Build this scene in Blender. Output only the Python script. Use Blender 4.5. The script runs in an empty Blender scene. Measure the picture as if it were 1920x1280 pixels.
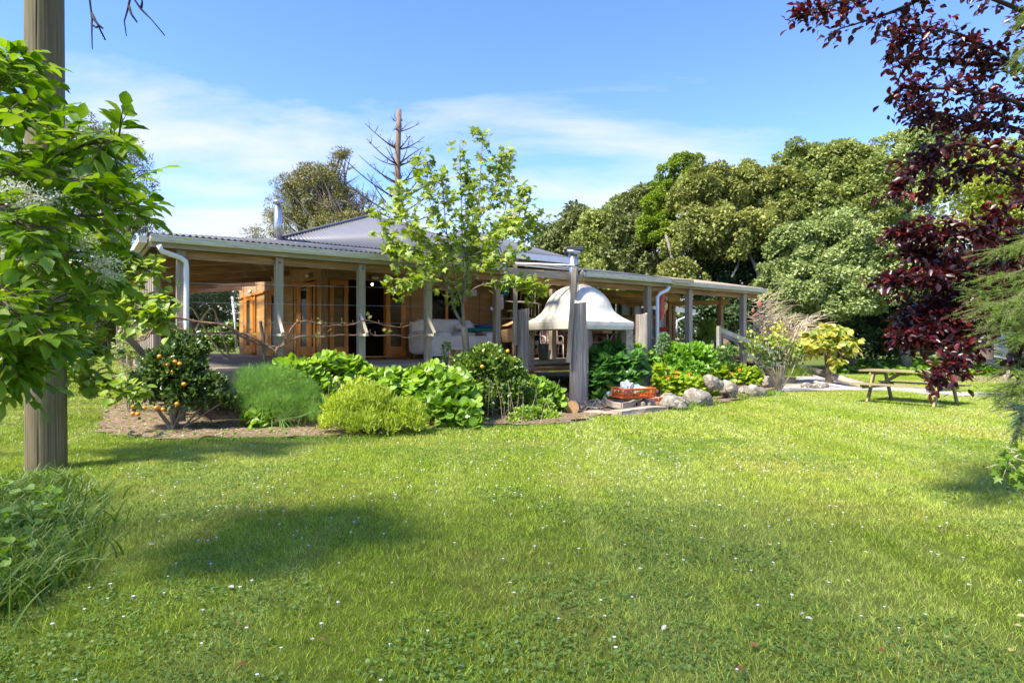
import bpy, bmesh, math, random
import numpy as np
from mathutils import Vector, Matrix, noise as mnoise
S = bpy.context.scene
COL = S.collection
R = math.radians
rnd = random.Random(7)
rng = np.random.default_rng(11)

# ---------------------------------------------------------------- camera
F = 1140.0; CAMZ = 1.45
cam_d = bpy.data.cameras.new('camera'); cam = bpy.data.objects.new('camera', cam_d); COL.objects.link(cam)
cam.location = (0, 0, CAMZ); cam.rotation_euler = (R(90), 0, 0)
cam_d.sensor_width = 36; cam_d.lens = F / 1920 * 36; cam_d.clip_start = .05; cam_d.clip_end = 4000
S.camera = cam
# ---------------------------------------------------------------- light
SUN = Vector((-.58, -.44, .98)).normalized()
SUN_EL = math.asin(SUN.z); SUN_AZ = math.atan2(SUN.x, SUN.y)
sd = bpy.data.lights.new('sun', 'SUN'); sd.energy = 3.1; sd.angle = R(9); sd.color = (1, .93, .80)
so = bpy.data.objects.new('sun', sd); COL.objects.link(so); so.rotation_euler = SUN.to_track_quat('Z', 'Y').to_euler(); so.location = (-20, -14, 30)
W = bpy.data.worlds.new('World'); S.world = W; W.use_nodes = True
nt = W.node_tree; N = nt.nodes; L = nt.links; N.clear()
def wn(t, **k):
    n = N.new(t)
    for a, b in k.items(): setattr(n, a, b)
    return n
sky = wn('ShaderNodeTexSky', sky_type='NISHITA', sun_disc=False, sun_elevation=SUN_EL, sun_rotation=SUN_AZ, altitude=0, air_density=1.0, dust_density=.0, ozone_density=3.0)
tc = wn('ShaderNodeTexCoord'); sep = wn('ShaderNodeSeparateXYZ'); L.new(tc.outputs['Generated'], sep.inputs[0])
zz = wn('ShaderNodeMath', operation='MAXIMUM'); L.new(sep.outputs[2], zz.inputs[0]); zz.inputs[1].default_value = .0
za = wn('ShaderNodeMath', operation='ADD'); L.new(zz.outputs[0], za.inputs[0]); za.inputs[1].default_value = .10
dx = wn('ShaderNodeMath', operation='DIVIDE'); L.new(sep.outputs[0], dx.inputs[0]); L.new(za.outputs[0], dx.inputs[1])
dy = wn('ShaderNodeMath', operation='DIVIDE'); L.new(sep.outputs[1], dy.inputs[0]); L.new(za.outputs[0], dy.inputs[1])
cb = wn('ShaderNodeCombineXYZ'); L.new(dx.outputs[0], cb.inputs[0]); L.new(dy.outputs[0], cb.inputs[1])
mp = wn('ShaderNodeMapping'); mp.inputs['Rotation'].default_value = (0, 0, R(-22)); mp.inputs['Scale'].default_value = (.42, .75, 1); mp.inputs['Location'].default_value = (9.1, 3.3, 0)
L.new(cb.outputs[0], mp.inputs[0])
nz = wn('ShaderNodeTexNoise'); nz.inputs['Scale'].default_value = 1.5; nz.inputs['Detail'].default_value = 9; nz.inputs['Roughness'].default_value = .58; nz.inputs['Distortion'].default_value = .25
L.new(mp.outputs[0], nz.inputs['Vector'])
cr = wn('ShaderNodeValToRGB'); cr.color_ramp.elements[0].position = .47; cr.color_ramp.elements[1].position = .68; L.new(nz.outputs[0], cr.inputs[0])
# cloud cover is thick low in the sky and thins out overhead
hz = wn('ShaderNodeMapRange'); hz.inputs['From Min'].default_value = .05; hz.inputs['From Max'].default_value = .36; hz.inputs['To Min'].default_value = .24; hz.inputs['To Max'].default_value = -.06
L.new(sep.outputs[2], hz.inputs['Value'])
ad = wn('ShaderNodeMath', operation='ADD'); L.new(nz.outputs[0], ad.inputs[0]); L.new(hz.outputs[0], ad.inputs[1]); L.new(ad.outputs[0], cr.inputs[0])
mx = wn('ShaderNodeMix', data_type='RGBA'); L.new(cr.outputs[0], mx.inputs['Factor'])
cr.color_ramp.elements[1].color = (.93, .93, .93, 1)
sat = wn('ShaderNodeHueSaturation'); sat.inputs['Hue'].default_value = .514; sat.inputs['Saturation'].default_value = 1.18; L.new(sky.outputs[0], sat.inputs['Color'])
tint = wn('ShaderNodeMix', data_type='RGBA', blend_type='MULTIPLY'); tint.inputs['Factor'].default_value = 1; L.new(sat.outputs[0], tint.inputs['A']); tint.inputs['B'].default_value = (.84, .85, .95, 1)
L.new(tint.outputs['Result'], mx.inputs['A']); mx.inputs['B'].default_value = (2.3, 2.4, 2.55, 1)
bg = wn('ShaderNodeBackground'); bg.inputs[1].default_value = .118; L.new(mx.outputs['Result'], bg.inputs[0])
wo = wn('ShaderNodeOutputWorld'); L.new(bg.outputs[0], wo.inputs[0])
S.view_settings.view_transform = 'Standard'; S.view_settings.look = 'None'; S.view_settings.exposure = 1.86; S.view_settings.gamma = 1
S.view_settings.use_curve_mapping = False
S.render.engine = 'CYCLES'
S.cycles.use_denoising = True
S.cycles.max_bounces = 7; S.cycles.transparent_max_bounces = 8; S.cycles.diffuse_bounces = 5; S.cycles.glossy_bounces = 3; S.cycles.transmission_bounces = 4
S.cycles.use_adaptive_sampling = True; S.cycles.adaptive_threshold = .015

# ---------------------------------------------------------------- geometry of the place
CX, CY = -4.90, 15.75                  # front corner of the house walls
D1 = Vector((.8127, .5827, 0)); D2 = Vector((-.5827, .8127, 0)); UP = Vector((0, 0, 1))
DECK = .97
def H(s, t, z=0.0): return Vector((CX + D1.x*s + D2.x*t, CY + D1.y*s + D2.y*t, z))
def Hinv(x, y): return ((x-CX)*D1.x + (y-CY)*D1.y, (x-CX)*D2.x + (y-CY)*D2.y)
def ss(a, b, x):
    x = min(1, max(0, (x-a)/(b-a))); return x*x*(3-2*x)
def T(x, y):                          # terrain height
    s, t = Hinv(x, y)
    h = .72*ss(-4.2, 3.0, t)*(1-ss(3, 9, s))
    h += .035*mnoise.noise(Vector((x*.12, y*.12, 0)))*min(1, math.hypot(x, y)/8)
    return h
def Wp(u, v, Y): return Vector(((u-960)/F*Y, Y, CAMZ-(v-640)/F*Y))
def G(u, v, z=0.0):
    Y = (CAMZ-z)*F/(v-640); return Vector(((u-960)/F*Y, Y, z))
def HT(u, v, t):                      # where a sight line meets a plane parallel to the front wall
    k = (u-960)/F
    den = (k*D2.x + 1*D2.y); Y = (t + CX*D2.x + CY*D2.y)/den
    return Wp(u, v, Y)
def HS(u, v, s):
    k = (u-960)/F
    den = (k*D1.x + D1.y); Y = (s + CX*D1.x + CY*D1.y)/den
    return Wp(u, v, Y)

# ---------------------------------------------------------------- materials
MATS = {}
def newmat(name):
    m = bpy.data.materials.new(name); m.use_nodes = True; m.node_tree.nodes.clear()
    return m, m.node_tree.nodes, m.node_tree.links
def mth(nodes, links, op, a, b):
    n = nodes.new('ShaderNodeMath'); n.operation = op
    for i, v in enumerate((a, b)):
        if isinstance(v, (int, float)): n.inputs[i].default_value = v
        else: links.new(v, n.inputs[i])
    return n.outputs[0]
def basemat(name, cols, rough=.7, scale=3.0, detail=6, bump=.0, bscale=30, metal=0, stretch=None, coord='Object', spec=.5, spots=None, contrast=(.3, .7)):
    """noise blend of two/three colours, optional bump and darker spots"""
    if name in MATS: return MATS[name]
    m, n, l = newmat(name)
    out = n.new('ShaderNodeOutputMaterial'); p = n.new('ShaderNodeBsdfPrincipled'); l.new(p.outputs[0], out.inputs[0])
    p.inputs['Roughness'].default_value = rough; p.inputs['Metallic'].default_value = metal; p.inputs['Specular IOR Level'].default_value = spec
    t = n.new('ShaderNodeTexCoord'); vec = t.outputs[coord]
    if coord == 'World':
        pass
    if stretch:
        mpn = n.new('ShaderNodeMapping'); mpn.inputs['Scale'].default_value = stretch; l.new(vec, mpn.inputs[0]); vec = mpn.outputs[0]
    a = n.new('ShaderNodeTexNoise'); a.inputs['Scale'].default_value = scale; a.inputs['Detail'].default_value = detail; a.inputs['Roughness'].default_value = .62; l.new(vec, a.inputs['Vector'])
    r = n.new('ShaderNodeValToRGB'); l.new(a.outputs[0], r.inputs[0])
    r.color_ramp.elements[0].position = contrast[0]; r.color_ramp.elements[1].position = contrast[1]
    r.color_ramp.elements[0].color = (*cols[0], 1); r.color_ramp.elements[1].color = (*cols[-1], 1)
    if len(cols) == 3:
        e = r.color_ramp.elements.new(.5); e.color = (*cols[1], 1)
    col = r.outputs[0]
    if spots:
        b = n.new('ShaderNodeTexNoise'); b.inputs['Scale'].default_value = spots[1]; b.inputs['Detail'].default_value = 4; l.new(vec, b.inputs['Vector'])
        rr = n.new('ShaderNodeValToRGB'); rr.color_ramp.elements[0].position = spots[2]; rr.color_ramp.elements[1].position = spots[2]+.08; l.new(b.outputs[0], rr.inputs[0])
        mxn = n.new('ShaderNodeMix'); mxn.data_type = 'RGBA'; l.new(rr.outputs[0], mxn.inputs['Factor']); l.new(col, mxn.inputs['A']); mxn.inputs['B'].default_value = (*spots[0], 1); col = mxn.outputs['Result']
    l.new(col, p.inputs['Base Color'])
    if bump:
        c = n.new('ShaderNodeTexNoise'); c.inputs['Scale'].default_value = bscale; c.inputs['Detail'].default_value = 6; l.new(vec, c.inputs['Vector'])
        bn = n.new('ShaderNodeBump'); bn.inputs['Strength'].default_value = bump; bn.inputs['Distance'].default_value = .02; l.new(c.outputs[0], bn.inputs['Height']); l.new(bn.outputs[0], p.inputs['Normal'])
    MATS[name] = m; return m
def wood(name, dark, light, rough=.75, bump=.5, sx=1.2, sy=26, moss=None):
    """grain along the u of the piece's UV; per-piece tint from the object's random value"""
    if name in MATS: return MATS[name]
    m, n, l = newmat(name)
    out = n.new('ShaderNodeOutputMaterial'); p = n.new('ShaderNodeBsdfPrincipled'); l.new(p.outputs[0], out.inputs[0]); p.inputs['Roughness'].default_value = rough
    p.inputs['Specular IOR Level'].default_value = .3
    uv = n.new('ShaderNodeUVMap'); uv.uv_map = 'UVMap'
    oi = n.new('ShaderNodeObjectInfo')
    off = n.new('ShaderNodeVectorMath'); off.operation = 'ADD'; l.new(uv.outputs[0], off.inputs[0])
    sc = n.new('ShaderNodeVectorMath'); sc.operation = 'SCALE'; sc.inputs[0].default_value = (37, 11, 5); l.new(oi.outputs['Random'], sc.inputs['Scale']); l.new(sc.outputs[0], off.inputs[1])
    mpn = n.new('ShaderNodeMapping'); mpn.inputs['Scale'].default_value = (sx, sy, 1); l.new(off.outputs[0], mpn.inputs[0])
    a = n.new('ShaderNodeTexNoise'); a.inputs['Scale'].default_value = 1.0; a.inputs['Detail'].default_value = 8; a.inputs['Roughness'].default_value = .65; a.inputs['Distortion'].default_value = .6; l.new(mpn.outputs[0], a.inputs['Vector'])
    r = n.new('ShaderNodeValToRGB'); l.new(a.outputs[0], r.inputs[0]); r.color_ramp.elements[0].position = .32; r.color_ramp.elements[1].position = .68
    r.color_ramp.elements[0].color = (*dark, 1); r.color_ramp.elements[1].color = (*light, 1)
    b = n.new('ShaderNodeTexNoise'); b.inputs['Scale'].default_value = 1.4; b.inputs['Detail'].default_value = 3; l.new(off.outputs[0], b.inputs['Vector'])
    v = mth(n, l, 'MULTIPLY_ADD', b.outputs[0], .7); v.node.inputs[2].default_value = .62
    v2 = mth(n, l, 'MULTIPLY_ADD', oi.outputs['Random'], .3); v2.node.inputs[2].default_value = .86
    vv = mth(n, l, 'MULTIPLY', v, v2)
    hs = n.new('ShaderNodeHueSaturation'); l.new(r.outputs[0], hs.inputs['Color']); l.new(vv, hs.inputs['Value'])
    col = hs.outputs[0]
    if moss:
        g = n.new('ShaderNodeTexNoise'); g.inputs['Scale'].default_value = 2.3; g.inputs['Detail'].default_value = 7; l.new(off.outputs[0], g.inputs['Vector'])
        rr = n.new('ShaderNodeValToRGB'); rr.color_ramp.elements[0].position = .45; rr.color_ramp.elements[1].position = .68; l.new(g.outputs[0], rr.inputs[0])
        mxn = n.new('ShaderNodeMix'); mxn.data_type = 'RGBA'; l.new(rr.outputs[0], mxn.inputs['Factor']); l.new(col, mxn.inputs['A']); mxn.inputs['B'].default_value = (*moss, 1); col = mxn.outputs['Result']
    l.new(col, p.inputs['Base Color'])
    bn = n.new('ShaderNodeBump'); bn.inputs['Strength'].default_value = bump; bn.inputs['Distance'].default_value = .006; l.new(a.outputs[0], bn.inputs['Height']); l.new(bn.outputs[0], p.inputs['Normal'])
    MATS[name] = m; return m
def leafmat(name, cols, trans=.35, rough=.45, tcol=None, spec=.5):
    """colour picked per leaf from the face attribute rnd"""
    if name in MATS: return MATS[name]
    m, n, l = newmat(name)
    out = n.new('ShaderNodeOutputMaterial'); p = n.new('ShaderNodeBsdfPrincipled'); p.inputs['Roughness'].default_value = rough; p.inputs['Specular IOR Level'].default_value = spec
    at = n.new('ShaderNodeAttribute'); at.attribute_name = 'rnd'
    r = n.new('ShaderNodeValToRGB'); l.new(at.outputs['Fac'], r.inputs[0])
    els = r.color_ramp.elements
    els[0].color = (*cols[0], 1); els[1].color = (*cols[-1], 1); els[0].position = .0; els[1].position = 1
    for i, c in enumerate(cols[1:-1]):
        e = els.new((i+1)/(len(cols)-1)); e.color = (*c, 1)
    l.new(r.outputs[0], p.inputs['Base Color'])
    tr = n.new('ShaderNodeBsdfTranslucent')
    if tcol: tr.inputs[0].default_value = (*tcol, 1)
    else:
        g = n.new('ShaderNodeHueSaturation'); g.inputs['Hue'].default_value = .49; g.inputs['Saturation'].default_value = 1.1; g.inputs['Value'].default_value = 1.5; l.new(r.outputs[0], g.inputs['Color']); l.new(g.outputs[0], tr.inputs[0])
    mxs = n.new('ShaderNodeMixShader'); mxs.inputs[0].default_value = trans; l.new(p.outputs[0], mxs.inputs[1]); l.new(tr.outputs[0], mxs.inputs[2]); l.new(mxs.outputs[0], out.inputs[0])
    MATS[name] = m; return m
def glassmat():
    if 'glass' in MATS: return MATS['glass']
    m, n, l = newmat('glass')
    out = n.new('ShaderNodeOutputMaterial'); p = n.new('ShaderNodeBsdfPrincipled'); p.inputs['Base Color'].default_value = (.03, .035, .03, 1); p.inputs['Roughness'].default_value = .03
    t = n.new('ShaderNodeBsdfTransparent'); t.inputs[0].default_value = (.75, .78, .74, 1)
    mxs = n.new('ShaderNodeMixShader'); fr = n.new('ShaderNodeFresnel'); fr.inputs[0].default_value = 1.7
    f2 = mth(n, l, 'MULTIPLY_ADD', fr.outputs[0], .9); f2.node.inputs[2].default_value = .12
    l.new(f2, mxs.inputs[0]); l.new(t.outputs[0], mxs.inputs[1]); l.new(p.outputs[0], mxs.inputs[2]); l.new(mxs.outputs[0], out.inputs[0])
    MATS['glass'] = m; return m
def clearmat():
    m, n, l = newmat('clear corrugated plastic')
    out = n.new('ShaderNodeOutputMaterial'); p = n.new('ShaderNodeBsdfPrincipled'); p.inputs['Base Color'].default_value = (.62, .63, .60, 1); p.inputs['Roughness'].default_value = .3
    t = n.new('ShaderNodeBsdfTransparent'); t.inputs[0].default_value = (.93, .93, .90, 1)
    ms = n.new('ShaderNodeMixShader'); ms.inputs[0].default_value = .10; l.new(t.outputs[0], ms.inputs[1]); l.new(p.outputs[0], ms.inputs[2]); l.new(ms.outputs[0], out.inputs[0])
    MATS['clear corrugated plastic'] = m; return m
CLEAR = clearmat()
WG = wood('weathered grey timber', (.215, .17, .125), (.50, .42, .32))
WGR = wood('green tinged timber', (.225, .185, .13), (.49, .42, .31), moss=(.31, .28, .19))
WB = wood('brown rough timber', (.22, .12, .05), (.54, .33, .165))
WO = wood('varnished orange timber', (.46, .15, .022), (.74, .31, .06), rough=.4, bump=.15, sy=14)
WP = wood('new pine', (.42, .22, .085), (.68, .42, .19), bump=.2)
WD = wood('deck timber', (.26, .215, .155), (.52, .445, .335), bump=.4)
WPLY = wood('stained plywood', (.28, .145, .045), (.50, .28, .105), rough=.6, bump=.12, sx=.8, sy=6)
WPAL = wood('pale bleached timber', (.38, .33, .26), (.66, .60, .50), moss=(.36, .33, .22))
WPOLE = wood('power pole timber', (.06, .046, .025), (.25, .20, .115), sx=.6, sy=18, moss=(.12, .12, .045), bump=.5)
WLOG = wood('silver grey log', (.20, .16, .125), (.54, .47, .385), sx=.7, sy=14, bump=.9)
WTBL = wood('mossy picnic table timber', (.17, .13, .065), (.38, .32, .18), moss=(.33, .30, .085))
BARK = basemat('brown bark', [(.07, .05, .035), (.17, .13, .09)], .9, 9, bump=.8, bscale=18)
BARKG = basemat('grey bark', [(.13, .115, .09), (.30, .27, .21)], .85, 8, bump=.5, bscale=22)
BARKD = basemat('dark twig bark', [(.015, .012, .010), (.05, .035, .028)], .8, 8)
VINE = basemat('reddish vine bark', [(.14, .07, .045), (.33, .19, .12)], .8, 14, bump=.5)
TWIG = basemat('straw coloured twigs', [(.36, .27, .16), (.62, .51, .35)], .85, 6)
BONE = basemat('bleached dead wood', [(.50, .44, .35), (.80, .74, .62)], .85, 6)
GUT = basemat('cream gutter paint', [(.50, .485, .42), (.74, .72, .65)], .45, 4, stretch=(1, 1, 6), spots=((.42, .42, .32), 6, .68))
WHT = basemat('white plastic', [(.74, .75, .73), (.82, .83, .80)], .35, 3)
ZINC = basemat('dull zinc roofing', [(.06, .058, .058), (.15, .148, .145)], .55, 2.0, metal=.35)
SLATE = basemat('grey painted roofing', [(.125, .125, .13), (.165, .165, .172)], .42, .8, metal=.0, spec=.5)
STEEL = basemat('galvanised steel', [(.45, .47, .50), (.62, .64, .67)], .28, 4, metal=.9)
DKST = basemat('dark weathered steel', [(.05, .05, .055), (.12, .12, .125)], .4, 5, metal=.6)
CONC = basemat('exposed aggregate concrete', [(.22, .175, .12), (.34, .285, .21), (.50, .45, .36)], .9, 28, bump=.9, bscale=60)
LIME = basemat('white limewash', [(.50, .465, .375), (.72, .68, .58)], .85, 1.6, bump=.25, bscale=9, spots=((.38, .345, .27), 26, .67), contrast=(.25, .6))
STONE = basemat('lichen boulder', [(.12, .10, .075), (.24, .21, .165), (.38, .345, .28)], .95, 5, bump=1, bscale=22, spots=((.56, .53, .45), 14, .58), spec=.15)
BRICK = basemat('red brick', [(.38, .12, .05), (.52, .19, .09)], .85, 12, bump=.5)
DIRT = basemat('garden soil', [(.085, .055, .035), (.20, .145, .095)], .95, 14, bump=.9, bscale=30)
MULCH = basemat('straw mulch', [(.085, .052, .028), (.18, .12, .065), (.31, .225, .125)], .95, 16, bump=1, bscale=40)
PATH = basemat('concrete path', [(.27, .245, .215), (.40, .37, .33)], .9, 3, bump=.3, bscale=50)
BLACK = basemat('black plastic', [(.015, .015, .017), (.04, .04, .04)], .4, 3)
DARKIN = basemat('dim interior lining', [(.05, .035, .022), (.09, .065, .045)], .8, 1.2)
CLOTH = basemat('pale grey cotton', [(.70, .66, .60), (.84, .80, .74)], .9, 3, bump=.15, bscale=40)
def plain(name, c, rough=.6, metal=0): return basemat(name, [tuple(x*.85 for x in c), tuple(min(1, x*1.1) for x in c)], rough, 5, metal=metal)

# ---------------------------------------------------------------- object helpers
def tag(o, label=None, cat=None, group=None, kind=None):
    if label: o['label'] = label
    if cat: o['category'] = cat
    if group: o['group'] = group
    if kind: o['kind'] = kind
    return o
def thing(name, label, cat, loc, group=None):
    o = bpy.data.objects.new(name, None); o.empty_display_size = .2; COL.objects.link(o); o.location = loc
    return tag(o, label, cat, group)
def rootloc(p):
    v = Vector((0, 0, 0))
    while p is not None: v += p.location; p = p.parent
    return v
def link_mesh(name, me, mat, parent, world=True):
    """mesh given in world coordinates; gets its own origin at its base"""
    o = bpy.data.objects.new(name, me); COL.objects.link(o)
    n = len(me.vertices); co = np.empty(n*3, np.float32); me.vertices.foreach_get('co', co); co = co.reshape(-1, 3)
    c = (co.min(0)+co.max(0))/2; c[2] = co[:, 2].min()
    co -= c; me.vertices.foreach_set('co', co.ravel()); me.update()
    if mat is not None and not me.materials:
        me.materials.append(mat)
    base = rootloc(parent) if parent is not None else Vector((0, 0, 0))
    o.location = Vector([float(x) for x in c]) - base
    if parent is not None: o.parent = parent
    return o
class MB:
    def __init__(s): s.v = []; s.f = []; s.uv = []; s.sm = []; s.mi = []
    def face(s, idx, uv, smooth=False, mi=0): s.f.append(idx); s.uv += uv; s.sm.append(smooth); s.mi.append(mi)
    def bar(s, p0, p1, w, h, up=UP, w2=None, h2=None, jit=0):
        """rectangular timber from p0 to p1, w across, h along `up`"""
        p0 = Vector(p0); p1 = Vector(p1); d = (p1-p0); ln = d.length; d.normalize()
        a = d.cross(Vector(up))
        if a.length < 1e-3: a = d.cross(Vector((1, 0, 0)))
        a.normalize(); b = a.cross(d).normalized()
        w2 = w if w2 is None else w2; h2 = h if h2 is None else h2
        i = len(s.v); o = rnd.random()*7
        for p, ww, hh in ((p0, w, h), (p1, w2, h2)):
            for x, y in ((-1, -1), (1, -1), (1, 1), (-1, 1)):
                q = p + a*x*ww/2 + b*y*hh/2
                if jit: q = q + Vector((rnd.uniform(-jit, jit), rnd.uniform(-jit, jit), rnd.uniform(-jit, jit)))
                s.v.append(q)
        per = [0, w, w+h, 2*w+h, 2*w+2*h]
        for k in range(4):
            k2 = (k+1) % 4
            s.face((i+k, i+k2, i+4+k2, i+4+k), [(o, per[k]+o), (o, per[k+1]+o), (o+ln, per[k+1]+o), (o+ln, per[k]+o)])
        s.face((i+3, i+2, i+1, i), [(o, o), (o+.03, o), (o+.03, o+w), (o, o+w)])
        s.face((i+4, i+5, i+6, i+7), [(o, o), (o+.03, o), (o+.03, o+w), (o, o+w)])
        return s
    def box(s, c, sx, sy, sz, ax=D1, ay=D2):
        c = Vector(c); return s.bar(c - Vector(ax)*sx/2, c + Vector(ax)*sx/2, sy, sz)
    def tube(s, pts, rad, seg=8, caps=True, smooth=True, wob=0):
        pts = [Vector(p) for p in pts]
        if isinstance(rad, (int, float)): rad = [rad]*len(pts)
        i0 = len(s.v); prev = None; ln = 0; us = []
        for k, p in enumerate(pts):
            d = (pts[min(k+1, len(pts)-1)] - pts[max(k-1, 0)])
            if d.length < 1e-6: d = Vector((0, 0, 1))
            d.normalize()
            if prev is None:
                a = d.cross(Vector((0, 0, 1)))
                if a.length < .05: a = d.cross(Vector((1, 0, 0)))
            else: a = prev - d*prev.dot(d)
            a.normalize(); prev = a; b = d.cross(a)
            if k: ln += (p-pts[k-1]).length
            us.append(ln)
            for j in range(seg):
                th = 2*math.pi*j/seg; r = rad[k]*(1+(rnd.uniform(-wob, wob) if wob else 0))
                s.v.append(p + a*math.cos(th)*r + b*math.sin(th)*r)
        for k in range(len(pts)-1):
            for j in range(seg):
                j2 = (j+1) % seg; A = i0+k*seg
                v0 = j/seg*6.28*rad[0]; v1 = (j+1)/seg*6.28*rad[0]
                s.face((A+j, A+j2, A+seg+j2, A+seg+j), [(us[k], v0), (us[k], v1), (us[k+1], v1), (us[k+1], v0)], smooth)
        if caps:
            s.face(tuple(i0+j for j in range(seg))[::-1], [(0, 0)]*seg); e = i0+(len(pts)-1)*seg
            s.face(tuple(e+j for j in range(seg)), [(0, 0)]*seg)
        return s
    def lathe(s, c, prof, seg=24, smooth=True, axis=None):
        c = Vector(c); i0 = len(s.v); A = Vector(axis).normalized() if axis else Vector((0, 0, 1))
        X = A.cross(Vector((0, 1, 0))); 
        if X.length < .05: X = A.cross(Vector((1, 0, 0)))
        X.normalize(); Y = A.cross(X)
        for r, z in prof:
            for j in range(seg):
                th = 6.28318*j/seg; s.v.append(c + X*r*math.cos(th) + Y*r*math.sin(th) + A*z)
        for k in range(len(prof)-1):
            for j in range(seg):
                j2 = (j+1) % seg; a = i0+k*seg
                s.face((a+j, a+j2, a+seg+j2, a+seg+j), [(prof[k][1], j/seg), (prof[k][1], (j+1)/seg), (prof[k+1][1], (j+1)/seg), (prof[k+1][1], j/seg)], smooth)
        s.face(tuple(i0+j for j in range(seg))[::-1], [(0, 0)]*seg); e = i0+(len(prof)-1)*seg
        s.face(tuple(e+j for j in range(seg)), [(0, 0)]*seg)
        return s
    def quad(s, a, b, c, d, smooth=False):
        i = len(s.v); s.v += [Vector(a), Vector(b), Vector(c), Vector(d)]
        la = (Vector(b)-Vector(a)).length; lb = (Vector(d)-Vector(a)).length
        s.face((i, i+1, i+2, i+3), [(0, 0), (la, 0), (la, lb), (0, lb)], smooth); return s
    def soft(s, c, size, ax=None, p=4.0, n=14, amp=0, freq=4, seed=0, flat=0):
        """superellipsoid cushion or boulder, size = full extents along three axes"""
        c = Vector(c); ax = ax or (Vector((1, 0, 0)), Vector((0, 1, 0)), UP)
        i0 = len(s.v); nv = n; nu = 2*n
        def sp(a, e): return math.copysign(abs(a)**e, a)
        e = 2/p
        for k in range(nv+1):
            ph = -math.pi/2 + math.pi*k/nv
            for j in range(nu):
                th = 2*math.pi*j/nu
                x = sp(math.cos(ph), e)*sp(math.cos(th), e); y = sp(math.cos(ph), e)*sp(math.sin(th), e); z = sp(math.sin(ph), e)
                q = ax[0]*x*size[0]/2 + ax[1]*y*size[1]/2 + ax[2]*z*size[2]/2
                if amp:
                    f = mnoise.fractal(q*freq + Vector((seed*7.3, seed*3.1, 0)), .7, 2, 4)
                    q = q + q.normalized()*amp*f
                s.v.append(c+q)
        for k in range(nv):
            for j in range(nu):
                j2 = (j+1) % nu; A = i0+k*nu
                s.face((A+j, A+j2, A+nu+j2, A+nu+j), [(j/nu, k/nv), ((j+1)/nu, k/nv), ((j+1)/nu, (k+1)/nv), (j/nu, (k+1)/nv)], True)
        return s
    def build(s, name, mat, parent=None, bevel=0):
        me = bpy.data.meshes.new(name)
        me.from_pydata([tuple(v) for v in s.v], [], s.f)
        uvl = me.uv_layers.new(name='UVMap'); uvl.data.foreach_set('uv', [c for p in s.uv for c in p])
        me.polygons.foreach_set('use_smooth', s.sm); me.update()
        if isinstance(mat, (list, tuple)):
            for m_ in mat: me.materials.append(m_)
            me.polygons.foreach_set('material_index', s.mi)
        o = link_mesh(name, me, mat if not isinstance(mat, (list, tuple)) else None, parent)
        if bevel:
            b = o.modifiers.new('bevel', 'BEVEL'); b.width = bevel; b.segments = 2; b.limit_method = 'ANGLE'
        return o
def bar(name, p0, p1, w, h, mat, parent=None, up=UP, **k): return MB().bar(p0, p1, w, h, up, **k).build(name, mat, parent)
def tube(name, pts, rad, mat, parent=None, seg=8, **k): return MB().tube(pts, rad, seg, **k).build(name, mat, parent)

# ---------------------------------------------------------------- foliage in bulk
TPL = {
 'quad': (np.array([[0, 0, 0], [.36, .45, .10], [0, 1, 0], [-.36, .45, .10]], float), [(0, 1, 2, 3)]),
 'leaf': (np.array([[0, 0, 0], [.20, .22, .05], [.30, .5, .09], [.17, .8, .04], [0, 1, -.10], [-.17, .8, .04], [-.30, .5, .09], [-.20, .22, .05], [0, .5, 0]], float),
          [(0, 1, 2, 8), (8, 2, 3, 4), (0, 8, 6, 7), (8, 4, 5, 6)]),
 'lance': (np.array([[0, 0, 0], [.13, .4, .03], [0, 1, -.12], [-.13, .4, .03]], float), [(0, 1, 2, 3)]),
 'needle': (np.array([[-.05, 0, 0], [.05, 0, 0], [.0, 1, -.06]], float), [(0, 1, 2)]),
 'round': (np.array([[0, .5, -.06]] + [[.5*math.sin(a)*(1+.06*math.cos(5*a)), .5+.5*math.cos(a), .05*math.cos(2*a)] for a in np.linspace(0, 2*math.pi, 9)[:-1]], float),
           [(0, i, i % 8 + 1) for i in range(1, 9)]),
 'heart': (np.array([[0, .08, 0], [.22, -.05, .05], [.46, .2, .1], [.42, .55, .08], [.2, .85, 0], [0, 1.05, -.1], [-.2, .85, 0], [-.42, .55, .08], [-.46, .2, .1], [-.22, -.05, .05]], float),
           [(0, 1, 2, 3, 4, 5), (0, 5, 6, 7, 8, 9)]),
 'lobed': (np.array([[0, .12, 0], [.25, .0, .02], [.50, .10, -.06], [.32, .28, .03], [.62, .55, -.1], [.24, .55, .05], [0, 1.05, -.12], [-.24, .55, .05], [-.62, .55, -.1], [-.32, .28, .03], [-.50, .10, -.06], [-.25, 0, .02]], float),
           [(0, 1, 2, 3), (0, 3, 4, 5), (0, 5, 6, 7), (0, 7, 8, 9), (0, 9, 10, 11)]),
 'blade': (np.array([[-.5, 0, 0], [.5, 0, 0], [.4, .5, .08], [-.4, .5, .08], [0, 1, .3]], float), [(0, 1, 2, 3), (3, 2, 4)]),
}
def nrm(a): return a/np.maximum(np.linalg.norm(a, axis=1, keepdims=True), 1e-9)
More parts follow.
